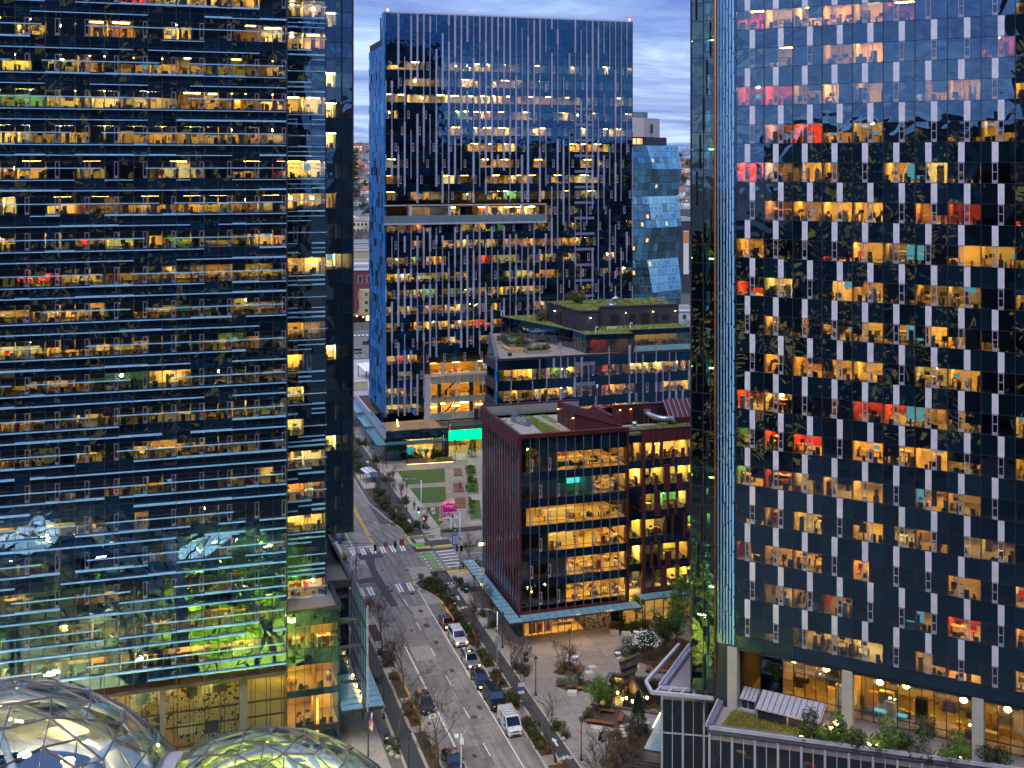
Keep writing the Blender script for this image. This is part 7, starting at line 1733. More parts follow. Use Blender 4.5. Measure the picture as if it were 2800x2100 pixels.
p = cobra(29.4, 113.9, 8.9, .8, .6, 3.2, 'grey cobra head lamp pole with a white box at the bottom edge')
bx(p, 'control_box', -.2, .2, -.25, -.1, 7.9, 8.5, M_WHITE); bx(p, 'camera', -.7, -.3, -.15, .15, 8.6, 8.9, M_WHITE)
p1 = cobra(47.45, 184.7, 9.6, -.55, .8, 1.9, 'grey signal pole with lamp arm and green name sign at the near right corner')
p2 = cobra(45.4, 205.5, 9.5, -1, .15, 2.6, 'grey signal pole with lit green signal and lamp arm across the junction')
M_SIG = mat('signal_black', (.012, .012, .012), .5); M_RED = glow('signal_red', (1, .05, .02), 9); M_GRN = glow('signal_green', (.05, 1, .35), 9); M_OFF = mat('lens_off', (.05, .02, .01), .3)
def signal(P, x, y, z, on=None, ang=0, s=1.0):
    b = MB(); b.box(-.2 * s, .2 * s, -.12, .12, 0, 1.05 * s, M_SIG)
    for k in range(3): b.tube([(0, -.12, (.18 + .34 * k) * s), (0, -.16, (.18 + .34 * k) * s)], .12 * s, (M_GRN if on == 'g' else M_OFF) if k == 0 else (M_RED if (on == 'r' and k == 2) else M_OFF), 12)
    for k in range(3): b.box(-.13 * s, .13 * s, -.3, -.13, (.30 + .34 * k) * s, (.32 + .34 * k) * s, M_SIG)
    b.build('signal_head', P, (x, y, z), ang)
signal(p2, -.5, -.1, 3.5, 'g'); signal(p1, -.55, 0, 3.0, None, 1.6, .9); signal(p1, .25, -.2, 3.0, None, -1.2, .9)
M_SGRN = mat('street_sign_green', (.01, .22, .07), .5)
b = MB(); b.box(.15, 1.3, -.02, .02, 4.0, 4.3, M_SGRN); b.build('street_sign', p2); bx(p2, 'sign_lettering_bar', .3, 1.15, -.03, -.021, 4.1, 4.2, M_WHITE)
b = MB(); b.box(-1.1, -.12, -.05, .0, 6.5, 6.85, M_SGRN); b.build('street_sign', p1, None, rad(-35))
for z, t in ((4.6, 'ONLY'), (2.0, 'WALK')): bx(p2, 'plate', -.18, .3, -.16, -.13, z, z + .5, M_WHITE)
b = MB(); b.box(.3, .62, -.2, -.05, 2.2, 2.6, M_SIG); b.box(.36, .56, -.22, -.2, 2.28, 2.52, M_RED); b.build('walk_signal', p2)
bx(p1, 'junction_box', -.2, .2, -.22, .2, 4.9, 5.3, M_GALV)
# span wire with signals over the junction
SW = empty('signal_span_wire', (30, 186, 0), 0, 'span wire with two black signal heads and two red plates over the junction', 'signal wire')
W_P = [(-3, -1.0, 6.2), (3.2, -.6, 5.55), (6.6, -.3, 5.7), (11, .4, 6.3), (17.3, -1.2, 8.0)]
MB().tube(W_P, .03, M_BLACK, 5).build('wire', SW)
signal(SW, 3.2, -.6, 4.3); signal(SW, 6.6, -.3, 4.4)
for x, z in ((5.0, 4.75), (7.7, 4.65)): bx(SW, 'red_plate', x - .32 if x < 6 else x - .4, x + .3 if x < 6 else x + .38, -.5, -.46, z, z + (.75 if x < 6 else 1.1), mat('red_plate', (.36, .07, .04), .6)); 
o = MB().tube([(29.6, 182.6, .1), (29.6, 182.6, 6.6)], [.14, .09], M_GALV, 8).build('signal_post'); tag(o, 'grey signal post on the left junction corner carrying the span wire', 'post')
# pink heart-shaped neon sign on its planter
ES = empty('neon_sign', (49.75, 201.6, .13), 0, 'magenta neon car wash sign on a white bracket in a concrete planter', 'sign')
M_MAG = mat('magenta_panel', (.42, .015, .24), .4, emit=(.6, .02, .32), es=.08); M_PNK = mat('pink_panel', (.75, .30, .42), .5, emit=(.9, .3, .42), es=.05)
pts = []
for k in range(28):
    a = 2 * PI * k / 28; r = 1.32 + .10 * math.sin(a * 3 + .5) + (.14 if math.sin(a) > .3 else 0) - (.3 if math.sin(a) < -.85 else 0); pts.append((r * math.cos(a) * 1.05, r * math.sin(a) * .88))
b = MB(); b.add([(p[0], -.16, p[1]) for p in pts] + [(p[0], .16, p[1]) for p in pts], [tuple(range(28)), tuple(range(55, 27, -1))] + [(i, 28 + i, 28 + (i + 1) % 28, (i + 1) % 28) for i in range(28)], M_MAG); b.build('board', ES, (.1, 0, 4.75))
M_NEON = glow('neon_red', (1, .04, .05), 2.5); M_NW = mat('sign_white', (.72, .70, .72), .5, emit=(1, .9, .95), es=.06)
for t, s_, z, m, sh in (('ELEPHANT', .42, 5.45, M_NW, 0), ('Super', .86, 4.8, mat('neon_script', (.25, .005, .015), .4, emit=(.8, .015, .03), es=.12), .3), ('CAR WASH', .46, 4.2, M_NW, 0)): text(t, s_, (.1, -.2, z), (PI / 2, 0, 0), m, ES, .02, shear=sh)
b = MB()
for c, r in (((-.75, 0, 6.1), .26), ((.3, 0, 6.05), .22), ((.62, 0, 6.12), .2)): b.tube([(c[0] + r * math.cos(2 * PI * k / 14), -.1, c[2] + r * math.sin(2 * PI * k / 14)) for k in range(15)], .06, M_NEON, 6)
b.build('neon_tube', ES)
b = MB(); b.box(-1.75, -1.25, -.15, .15, 3.2, 5.8, M_PNK); b.box(-2.0, -1.0, -.2, .2, 2.9, 3.2, M_PNK); b.build('pink_column', ES)
for k in range(7): bx(ES, 'black_mark', -1.62 + .04 * (k % 2), -1.38 - .03 * (k % 3), -.165, -.151, 5.4 - k * .32, 5.62 - k * .32, M_BLACK)
b = MB(); b.box(-1.0, 1.6, -.12, .12, 3.15, 3.35, M_WHITE); b.box(.1, .5, -.15, .15, .9, 3.2, M_WHITE); b.bar((-1.0, 0, 3.0), (.5, 0, 1.2), .14, M_WHITE); b.box(.5, .8, -.2, .2, 3.36, 3.7, M_BLACK)
for q in range(5): b.box(-.75 + q * .25, -.71 + q * .25, -.05, .05, 1.6, 3.1, M_WHITE)
b.build('bracket', ES)
for z, t in ((1.2, 'OPEN'),): bx(ES, 'hanging_plate', .95, 1.25, -.2, -.16, .9, 2.3, M_WHITE)
b = MB(); b.prism([(-1.5, -.6), (1.0, -1.1), (1.2, 1.2), (-1.3, 1.4)], 0, .85, M_CONC, M_SOIL); b.build('planter', ES)
shrub('bright', 49.6, 201.3, .8, 'low bright plants filling the planter of the magenta sign', None, .9); shrub('bright', 50.2, 201.9, .8, 'second clump of bright plants in the magenta sign planter', None, .9)
# sandwich boards, cone, bins, mailbox, ticket kiosk, stop sign
def board(x, y, rz, m, label, red=True):
    B = empty('sandwich_board', (x, y, .13), rz, label, 'sandwich board')
    for s_ in (-1, 1):
        b = MB(); b.add([(-.35, -.04, 0), (.35, -.04, 0), (.35, .0, 0), (-.35, .0, 0), (-.35, -.04, 1.1), (.35, -.04, 1.1), (.35, 0, 1.1), (-.35, 0, 1.1)], CF, m)
        b.v = [(v[0], v[1] + s_ * (.32 - .28 * v[2]), v[2]) for v in b.v]; b.build('panel', B)
    b = MB(); b.add([(-.2, -.32, .3), (.2, -.32, .3), (.2, -.14, .9), (-.2, -.14, .9)], [(0, 1, 2, 3)], mat('board_red', (.55, .05, .06), .6) if red else mat('board_photo', (.30, .25, .4), .5)); b.v = [(v[0], v[1] - .03, v[2]) for v in b.v]; b.build('print', B)
board(49.9, 215.4, .3, M_WHITE, 'white sandwich board with a red print standing on the far lawn'); board(49.2, 124.5, .5, M_BLACK, 'black sandwich board with a coloured print on the near plaza', False)
C_ = empty('traffic_cone', (41.75, 168.4, .1), 0, 'orange traffic cone by the kerb behind the red car', 'cone'); M_OR = mat('cone_orange', (.75, .12, .02), .5)
MB().box(-.2, .2, -.2, .2, 0, .05, M_OR).build('base', C_); MB().lathe([(.15, .05), (.04, .72), (.02, .74)], M_OR, n=12).build('body', C_); MB().lathe([(.112, .3), (.08, .46)], M_WHITE, n=12).build('band', C_)
def bin_(x, y, label, m=M_BLACK, name='litter_bin', h=1.2):
    B = empty(name, (x, y, .13), 0, label, 'bin'); MB().box(-.3, .3, -.28, .28, 0, h * .85, m).build('body', B); MB().box(-.33, .33, -.31, .31, h * .85, h, M_STEEL).build('lid', B); MB().box(-.2, .2, -.3, -.281, h * .5, h * .68, M_WHITE).build('plate', B)
bin_(42.5, 168.8, 'black litter bin beside the traffic cone'); bin_(42.7, 171.2, 'black litter bin at the cycle lane edge nearer the junction'); bin_(45.7, 174.0, 'black cabinet with green light in the shrubs by the cycle lane'); bin_(24.9, 131.5, 'black cabinet beside the boulders on the left sidewalk'); bin_(47.2, 147.6, 'small dark bin behind the plaza edge shrubs')
B = empty('mailbox', (30.0, 203.3, .13), 0, 'blue mailbox on the left corner beyond the crosswalk', 'mailbox'); MB().tube([(-.3, 0, 1.0), (.3, 0, 1.0)], .3, mat('mail_blue', (.02, .09, .42), .4), 12).box(-.3, .3, -.3, .3, .15, 1.0, MATS['mail_blue']).build('body', B)
for q in (-.25, .25): bx(B, 'leg', q - .04, q + .04, -.25, .25, 0, .15, M_BLACK)
K_ = empty('parking_kiosk', (42.2, 133.6, .13), 0, 'grey parking kiosk with blue sign plate beside the white van', 'kiosk'); MB().box(-.22, .22, -.16, .16, 0, 1.6, M_GALV).build('body', K_); MB().tube([(.0, .3, 0), (.0, .3, 3.6)], .04, M_GALV, 6).build('post', K_); bx(K_, 'sign_plate', -.4, .4, .22, .26, 2.4, 3.7, M_WHITE); bx(K_, 'blue_band', -.4, .4, .2, .218, 2.75, 3.25, MATS['mail_blue']); text('P', .4, (0, .19, 3.45), (PI / 2, 0, 0), MATS['mail_blue'], K_)
D_ = empty('news_box', (49.6, 196.6, .13), 0, 'blue and white striped box at the side street kerb', 'box'); MB().box(-.5, .5, -.3, .3, .1, 1.9, MATS['mail_blue']).build('body', D_)
for q in range(4): bx(D_, 'white_stripe', -.42 + q * .25, -.32 + q * .25, -.33, -.301, .2, 1.7, M_WHITE)
for i in range(5):
    o = MB().tube([(0, -.35, 0), (0, -.35, .8), (0, .35, .8), (0, .35, 0)], .03, M_STEEL, 6).build('cycle_rack', None, (45.4, 165.8 + i * 1.3, .13)); tag(o, 'grey hoop cycle rack beside the cycle lane, %s from the street lamp' % ORD[i], 'cycle rack', 'cycle racks beside the cycle lane')
for (x, y, l) in ((47.9, 183.2, 'yellow bollard on the corner before the canopy'),):
    o = MB().lathe([(.09, 0), (.09, .95), (.05, 1.0)], M_YEL, n=10).build('bollard', None, (x, y, .13)); tag(o, l, 'bollard')
for (x, y, l) in ((41.9, 155.0, 'thin grey parking sign by the white car'), (43.0, 172.4, 'thin grey sign post in the island shrubs'), (42.2, 213.2, 'small pink square sign on a post in the far kerb shrubs'), (30.7, 132.4, 'white and red notice sign behind the dark parked car'), (52.6, 188.2, 'thin grey sign post by the side street')):
    P = empty('sign_post', (x, y, .1), 0, l, 'sign'); MB().tube([(0, 0, 0), (0, 0, 2.3)], .03, M_GALV, 6).build('post', P); bx(P, 'plate', -.2 if x != 30.7 else -.5, .2 if x != 30.7 else .5, -.05, -.02, 1.7, 2.25, M_WHITE if x != 42.2 else mat('pink_plate', (.75, .4, .32), .6)); bx(P, 'print', -.12, .12, -.07, -.051, 1.85, 2.1, MATS['board_red'])
# bus shelter
BS = empty('bus_shelter', (41.9, 241, .14), rad(8), 'bus shelter with curved striped roof on the far sidewalk', 'bus shelter')
for k in range(8):
    a0, a1 = [rad(20 + 140 * (k + q) / 8) for q in (0, 1)]; b = MB(); b.add([(1.5 * math.cos(a0), -2.2, 2.1 + .5 * math.sin(a0)), (1.5 * math.cos(a0), 2.2, 2.1 + .5 * math.sin(a0)), (1.5 * math.cos(a1), 2.2, 2.1 + .5 * math.sin(a1)), (1.5 * math.cos(a1), -2.2, 2.1 + .5 * math.sin(a1))], [(0, 1, 2, 3)], M_GALV if k % 2 else M_WHITE); b.build('roof_panel', BS)
for x in (-1.3, 1.3):
    for y in (-2, 0, 2): bx(BS, 'post', x - .04, x + .04, y - .04, y + .04, 0, 2.3, M_STEEL)
bx(BS, 'back_glass', 1.3, 1.34, -2, 2, .3, 2.1, M_CANG); bx(BS, 'bench', .6, 1.1, -1.5, 1.5, .42, .48, M_STEEL)
# flagpoles
def flagpole(x, y, h, label):
    F = empty('flagpole', (x, y, .13), 0, label, 'flagpole'); MB().tube([(0, 0, 0), (0, 0, h)], [.09, .05], M_BLACK, 8).build('pole', F); MB().lathe([(.04, 0), (.12, .08), (.12, .2), (.04, .3)], mat('gold_ball', (.6, .42, .1), .3, .8), (0, 0, h), 8).build('finial', F)
    n = 13; z1 = h - .6; L_ = 2.0
    for k in range(n):
        b = MB(); zt, zb_ = z1 - k * .0, 0; w0, w1 = .66 * k / n, .66 * (k + 1) / n
        for q in range(8):
            u0, u1 = q / 8, (q + 1) / 8; f = lambda w, u: (.06 + w * .75 + .05 * math.sin(u * 9 + w * 4), .10 * math.sin(u * 8 + w * 5), z1 - u * L_ - w * .6)
            b.add([f(w0, u0), f(w1, u0), f(w1, u1), f(w0, u1)], [(0, 1, 2, 3)], mat('flag_blue', (.03, .04, .20), .8) if (u0 < .4 and k < 7) else (mat('flag_red', (.50, .02, .04), .8) if k % 2 == 0 else M_WHITE))
        b.build('flag_stripe', F)
    return F
flagpole(22.3, 129.0, 5.9, 'black flagpole with a hanging striped flag on the left sidewalk'); flagpole(63.4, 257.6, 8.2, 'distant flagpole with a striped flag before the green lit underpass')
# ---------------------------------------------------------------- plaza furniture
M_TIM = mat('bench_timber', (.23, .075, .03), .6, var=.25, stretch=(2, 8, 2)); M_BLK = mat('pale_stone', (.50, .46, .40), .8, var=.12)
def bench(x, y, rz, L_, back, label):
    B = empty('bench', (x, y, .13), rz, label, 'bench', 'timber plaza benches')
    for k in range(4): bx(B, 'seat_slat', -L_ / 2, L_ / 2, -.28 + k * .15, -.15 + k * .15, .40, .46, M_TIM)
    for q in (-L_ / 2 + .3, L_ / 2 - .3): bx(B, 'leg', q - .06, q + .06, -.22, .26, 0, .4, M_STEEL)
    if back:
        for z in (.58, .76): bx(B, 'back_slat', -L_ / 2, L_ / 2, .34, .38, z, z + .14, M_TIM)
        for q in (-L_ / 2 + .3, L_ / 2 - .3): bx(B, 'back_post', q - .03, q + .03, .29, .34, .3, .9, M_STEEL)
for a in ((63.6, 153.6, rad(-43), 3.4, 1, 'timber bench with back near the mosaic wall behind the pale blocks'), (66.0, 153.0, rad(-25), 1.8, 1, 'short timber bench behind the white table by the entrance'), (67.9, 152.4, rad(52), 2.0, 0, 'timber bench beside the entrance planting'), (53.2, 142.2, rad(56), 2.6, 1, 'timber bench at the triangular bed beside two pale blocks'), (50.9, 137.4, rad(-33), 2.8, 0, 'timber bench along the silver leaved bed'), (50.4, 128.1, rad(-33), 3.4, 0, 'long timber bench below the round green tree'), (53.3, 128.4, rad(56), 2.0, 0, 'timber bench facing the pool right of the round tree'), (52.3, 130.6, rad(-33), 1.8, 0, 'short timber bench between the round tree and the pool'), (63.2, 138.8, rad(-33), 2.0, 1, 'timber bench at the pool corner below the blossom bush'), (62.0, 139.9, rad(56), 1.6, 0, 'dark timber bench between pool and blossom bush'), (56.4, 124.6, rad(56), 1.6, 0, 'timber bench right of the small conifer'), (49.6, 115.9, rad(-20), 2.2, 0, 'timber bench at the bottom edge of the plaza')): bench(*a)
def stone(x, y, w, d, h, rz, label):
    b = MB(); e_ = .04
    b.add([(-w / 2 + e_, -d / 2 + e_, h), (w / 2 - e_, -d / 2 + e_, h), (w / 2 - e_, d / 2 - e_, h), (-w / 2 + e_, d / 2 - e_, h), (-w / 2, -d / 2, h - e_), (w / 2, -d / 2, h - e_), (w / 2, d / 2, h - e_), (-w / 2, d / 2, h - e_), (-w / 2, -d / 2, 0), (w / 2, -d / 2, 0), (w / 2, d / 2, 0), (-w / 2, d / 2, 0)], [(0, 1, 2, 3), (4, 5, 1, 0), (5, 6, 2, 1), (6, 7, 3, 2), (7, 4, 0, 3), (8, 9, 5, 4), (9, 10, 6, 5), (10, 11, 7, 6), (11, 8, 4, 7), (11, 10, 9, 8)], M_BLK)
    o = b.build('stone_block', None, (x, y, .13), rz); tag(o, label, 'stone block', 'pale stone seats')
for a in ((62.2, 152.4, 1.3, .7, .5, rad(-20), 'pale stone block left of the pair before the mosaic wall bench'), (63.6, 151.5, 1.3, .7, .5, rad(-20), 'pale stone block right of the pair before the mosaic wall bench'), (54.9, 142.4, 1.1, .8, .5, rad(5), 'farther of two pale stone blocks beside the triangular bed bench'), (53.9, 141.0, 1.1, .8, .5, rad(5), 'nearer of two pale stone blocks beside the triangular bed bench'), (49.9, 136.5, 1.2, .8, .5, rad(-25), 'pale stone block in front of the silver leaved bed'), (49.5, 126.9, 1.3, .8, .5, rad(-30), 'pale stone block beside the black sandwich board'), (60.6, 140.8, .9, .7, .5, rad(10), 'pale stone block behind the dark sculpture'), (55.6, 126.2, 1.0, .8, .5, rad(10), 'pale stone block above the small conifer'), (47.9, 115.2, 1.2, .8, .5, rad(-10), 'pale stone block at the bottom edge of the plaza')): stone(*a)
def table(x, y, label, chairs):
    T = empty('cafe_table', (x, y, .13), 0, 'white round cafe table ' + label, 'table', 'white cafe tables')
    MB().lathe([(.42, .72), (.42, .75)], M_WHITE, n=16).build('top', T); MB().tube([(0, 0, 0), (0, 0, .72)], .03, M_WHITE, 8).build('stem', T); MB().lathe([(.24, 0), (.2, .03)], M_WHITE, n=12).build('foot', T)
    for i, a in enumerate(chairs):
        cx_, cy_ = x + .85 * math.cos(a), y + .85 * math.sin(a)
        C = empty('cafe_chair', (cx_, cy_, .13), a - PI / 2, 'white cafe chair, %s at the table %s' % (ORD[i], label), 'chair', 'white cafe chairs')
        MB().lathe([(.22, .43), (.22, .46)], M_WHITE, n=12).build('seat', C)
        for k in range(4): q = PI / 4 + k * PI / 2; MB().tube([(.2 * math.cos(q), .2 * math.sin(q), .43), (.24 * math.cos(q), .24 * math.sin(q), 0)], .015, M_WHITE, 5).build('leg', C)
        b = MB(); b.tube([(.21, .08, .44), (.24, .2, .85), (0, .3, .92), (-.24, .2, .85), (-.21, .08, .44)], .016, M_WHITE, 5)
        for k in (-1, 0, 1): b.tube([(.1 * k, .2, .46), (.12 * k, .27, .9)], .012, M_WHITE, 4)
        b.build('backrest', C)
for x, y, l, c in ((64.8, 150.6, 'nearest the entrance lamp', (3.4, 5.2, .4)), (61.8, 146.8, 'between blossom bush and plaza centre', (.9, 4.4)), (59.6, 144.8, 'nearest the sculpture', (1.2, 4.6)), (53.5, 145.4, 'behind the triangular bed', (.8, 3.6))): table(x, y, l, c)
# sculpture in the pool: leaning ribbed fan and a stepped blade
SCU = empty('sculpture', (57.2, 135.3, .05), 0, 'dark ribbed fan shaped bronze sculpture standing in the reflecting pool', 'sculpture')
M_BRZ = mat('patinated_bronze', (.10, .088, .08), .42, .5, .25)
for k in range(9):
    t0, t1 = k / 9, (k + .92) / 9
    def sec(t): z = .1 + 4.2 * t; w = .5 + 2.5 * t ** .9; cx_ = -.1 + .2 * t; tw = .35; return [(cx_ - w * .55, -.1 - .5 * t, z), (cx_ + w * .55, .25 * t, z + .28 * t), (cx_ + w * .55, .25 * t + .35, z + .28 * t), (cx_ - w * .55, .25 - .5 * t, z)]
    a, c_ = sec(t0), sec(t1); o = .34 if k % 2 else 0
    b = MB(); b.add([(p[0], p[1] - o, p[2]) for p in a] + [(p[0], p[1] - o * .2, p[2]) for p in c_], CF, M_BRZ); b.build('fan_rib', SCU)
for k in range(8):
    t = k / 8; b = MB(); p = Vector((.15 + .9 * t, -.3 - 1.9 * t, 2.3 - 2.2 * t)); b.add([(p.x - .12, p.y, 0), (p.x + .22, p.y - .35, 0), (p.x + .34, p.y - .2, 0), (p.x, p.y + .2, 0), (p.x - .25, p.y + .1, p.z + .1), (p.x + .12, p.y - .3, p.z - .15), (p.x + .24, p.y - .15, p.z - .1), (p.x - .13, p.y + .3, p.z + .15)], CF, M_BRZ); b.build('stepped_blade', SCU)
for i, (x, y) in enumerate(((55.7, 135.4), (58.75, 133.0), (55.6, 133.6), (56.2, 133.7), (56.6, 132.7))):
    o = MB().lathe([(.06, 0), (.12, .04), (.12, .12), (.06, .16)], glow('pool_light', (1, .5, .10), 70), n=10).build('pool_light', None, (x, y, .07)); tag(o, 'glowing amber light in the pool around the sculpture, %s from its left' % ORD[(0, 4, 1, 2, 3)[i]], 'lamp', 'amber lights in the pool')
# planting beds with timber or stone edges
for n, P in enumerate(([(49.6, 143.2), (52.4, 146.0), (53.7, 143.6), (51.6, 141.2)], [(48.6, 139.4), (51.4, 140.6), (53.0, 138.0), (50.2, 136.8)], [(48.6, 129.6), (51.4, 133.0), (54.2, 131.0), (54.6, 128.2), (52.2, 126.6)], [(50.3, 125.9), (53.6, 127.2), (56.0, 124.9), (54.0, 120.4), (49.2, 121.2)], [(60.0, 146.4), (63.6, 147.0), (70.5, 148.6), (72.5, 145), (68, 139), (64.4, 138.4), (62.6, 141.4)], [(63.0, 154.8), (67.2, 155.0), (68.4, 153.4), (66.4, 151.7), (64.2, 152.2)], [(45.0, 144), (46.6, 144), (46.6, 146.6), (45.0, 146.6)], [(46.2, 117.8), (52, 120.4), (51.4, 118), (47, 115.6)])):
    b = MB(); b.prism(P, .10, .17, M_SOIL); o = b.build('planting_bed'); o['kind'] = 'structure'
for i in range(4):
    o = bx(None, 'stepping_stone', 50.9 + i * .55, 52.5 + i * .5, 124.4 + i * .75, 124.9 + i * .75, .17, .26 + i * .01, M_BLK); tag(o, 'pale stepping stone in the near bed, %s step from the sandwich board' % ORD[i], 'stepping stone', 'stepping stones in the near bed')
STP = empty('stair_flight', (52.2, 118.2, 0), rad(-33), 'broad stone steps at the foot of the small blue canopy', 'steps')
for k in range(4): bx(STP, 'step', -2, 2.4, -k * .42 - .4, 1.8 - k * .42, .0, .62 - k * .15, M_RIM)
# lawn side: terrace steps, planters, walkway
for i, P in enumerate(([(58.6, 234.2), (60.6, 234.0), (59.4, 227.5), (57.2, 227.8)], [(56.4, 223.8), (58.6, 223.6), (57.0, 217.0), (55.0, 217.2)], [(61.6, 245.6), (63.4, 245.4), (62.0, 239.4), (60.2, 239.8)])):
    S_ = empty('timber_steps', (0, 0, .13), 0, 'dark timber seating steps between lawn and walkway, %s from the junction' % ORD[(1, 0, 2)[i]], 'steps', 'timber steps by the lawns')
    n = 10
    for k in range(n):
        f = lambda t: [tuple(Vector(P[0]).lerp(Vector(P[3]), t)), tuple(Vector(P[1]).lerp(Vector(P[2]), t))]
        a, c_ = f(k / n), f((k + .88) / n); b = MB(); b.prism([a[0], a[1], c_[1], c_[0]], 0, .18 + .035 * (k % 3), M_TIM if k % 2 else M_BRICKP); b.build('tread', S_)
for i, P in enumerate(([(64.4, 246), (66.6, 245.6), (65.0, 238.6), (62.8, 239)], [(62.2, 236.2), (64.4, 235.8), (61.8, 225), (59.6, 225.4)], [(58.4, 220.4), (60.6, 220), (57.8, 208.4), (55.8, 208.8)])):
    b = MB(); b.prism(P, .1, .55, M_CONC, M_LAWN); o = b.build('walkway_planter'); tag(o, 'long concrete planter of low greenery beside the walkway, %s from the junction' % ORD[2 - i], 'planter', 'walkway planters')
PLN = empty('planter_bench', (57.8, 252.6, .13), rad(-4), 'long timber planter bench between the lawn and the shop', 'planter')
bx(PLN, 'base', -5.4, 5.4, -1.0, .9, 0, .45, M_BRICKP); bx(PLN, 'box', -5.1, -1.0, -.6, .6, .45, .8, M_TIM); bx(PLN, 'box', 1.4, 5.2, -.6, .6, .45, .8, M_TIM); bx(PLN, 'planting', -4.9, -1.2, -.4, .4, .8, .95, M_LAWN); bx(PLN, 'planting', 1.6, 5.0, -.4, .4, .8, .95, M_LAWN); bx(PLN, 'edge_light', -5.3, 5.3, -1.02, -1.0, .06, .1, glow('edge_strip', (1, .55, .15), 6))
for i, (x, y, w) in enumerate(((50.4, 257.4, 2.4), (54.6, 257.0, 5.0), (60.6, 256.4, 3.0))):
    o = MB().box(-w / 2, w / 2, -.6, .6, 0, .5, M_TIM).build('shop_planter', None, (x, y, .11)); tag(o, 'timber planter box before the lit shop, %s from the left' % ORD[i], 'planter', 'planter boxes before the shop')
o = MB().box(-3.4, 1.2, -.12, .12, 0, .55, M_CONC).build('low_wall', None, (45.8, 201.4, .12), rad(-6)); o = tag(o, 'short grey low wall on the far junction corner', 'wall')
o = MB().box(0, 6.0, 0, 1.2, 0, .16, M_RIM).box(.2, 6, .4, 1.2, .16, .32, M_RIM).box(.4, 6, .8, 1.2, .32, .48, M_RIM).build('walkway_steps', None, (50.9, 203.2, .11), rad(-3)); tag(o, 'dark stone steps at the end of the walkway beside the sign planter', 'steps')
o = MB().lathe([(.05, 0), (.17, .12), (.17, .3), (.05, .42)], glow('corner_globe', (1, .55, .12), 40), n=10).box(-.03, .2, -.03, .03, .15, .2, M_BLACK).build('wall_globe_lamp', None, (48.0, 173.9, 7.4)); tag(o, 'bright amber globe lamp at the rear corner of the maroon building', 'lamp')
for i, (x, y, s) in enumerate(((24.95, 129.9, .42), (25.1, 128.6, .5), (25.5, 127.9, .35), (46.3, 158.6, .4), (44.9, 126, .35))):
    b = MB(); bm = bmesh.new(); bmesh.ops.create_icosphere(bm, subdivisions=2, radius=s)
    for v in bm.verts: v.co *= 1 + .25 * noise.noise(v.co * 3 + Vector((i * 5, 0, 0))); v.co.z *= .75
    me = bpy.data.meshes.new('boulder'); bm.to_mesh(me); me.materials.append(mat('boulder', (.30, .27, .24), .85, var=.25)); o = link('boulder', me, None, (x, y, .13 + s * .4)); tag(o, ('grey boulder at the foot of the left flagpole tree, %s of three' % ORD[i]) if i < 3 else ('grey boulder by the shrubs beside the canopy' if i == 3 else 'grey boulder by the shrubs at the near lamp'), 'boulder')
# share bike
BK = empty('bicycle', (46.3, 265.8, .13), rad(70), 'bright green share bicycle parked on the far sidewalk under the podium', 'bicycle'); M_LIME = mat('lime_frame', (.15, .6, .03), .4)
for x in (-.5, .5): MB().tube([(x + .34 * math.cos(2 * PI * k / 16), 0, .36 + .34 * math.sin(2 * PI * k / 16)) for k in range(17)], .03, M_BLACK, 6, False).build('wheel', BK)
MB().tube([(-.5, 0, .36), (-.1, 0, .4), (.35, 0, .85), (.5, 0, .36)], .035, M_LIME, 6).tube([(-.1, 0, .4), (-.2, 0, .9)], .03, M_LIME, 6).box(-.45, -.35, -.12, .12, .6, .95, M_LIME).build('frame', BK); MB().tube([(.35, -.28, 1.02), (.33, 0, 1.0), (.35, .28, 1.02)], .02, M_BLACK, 6).build('handlebar', BK); MB().box(-.34, -.08, -.08, .08, .9, .96, M_BLACK).build('saddle', BK)
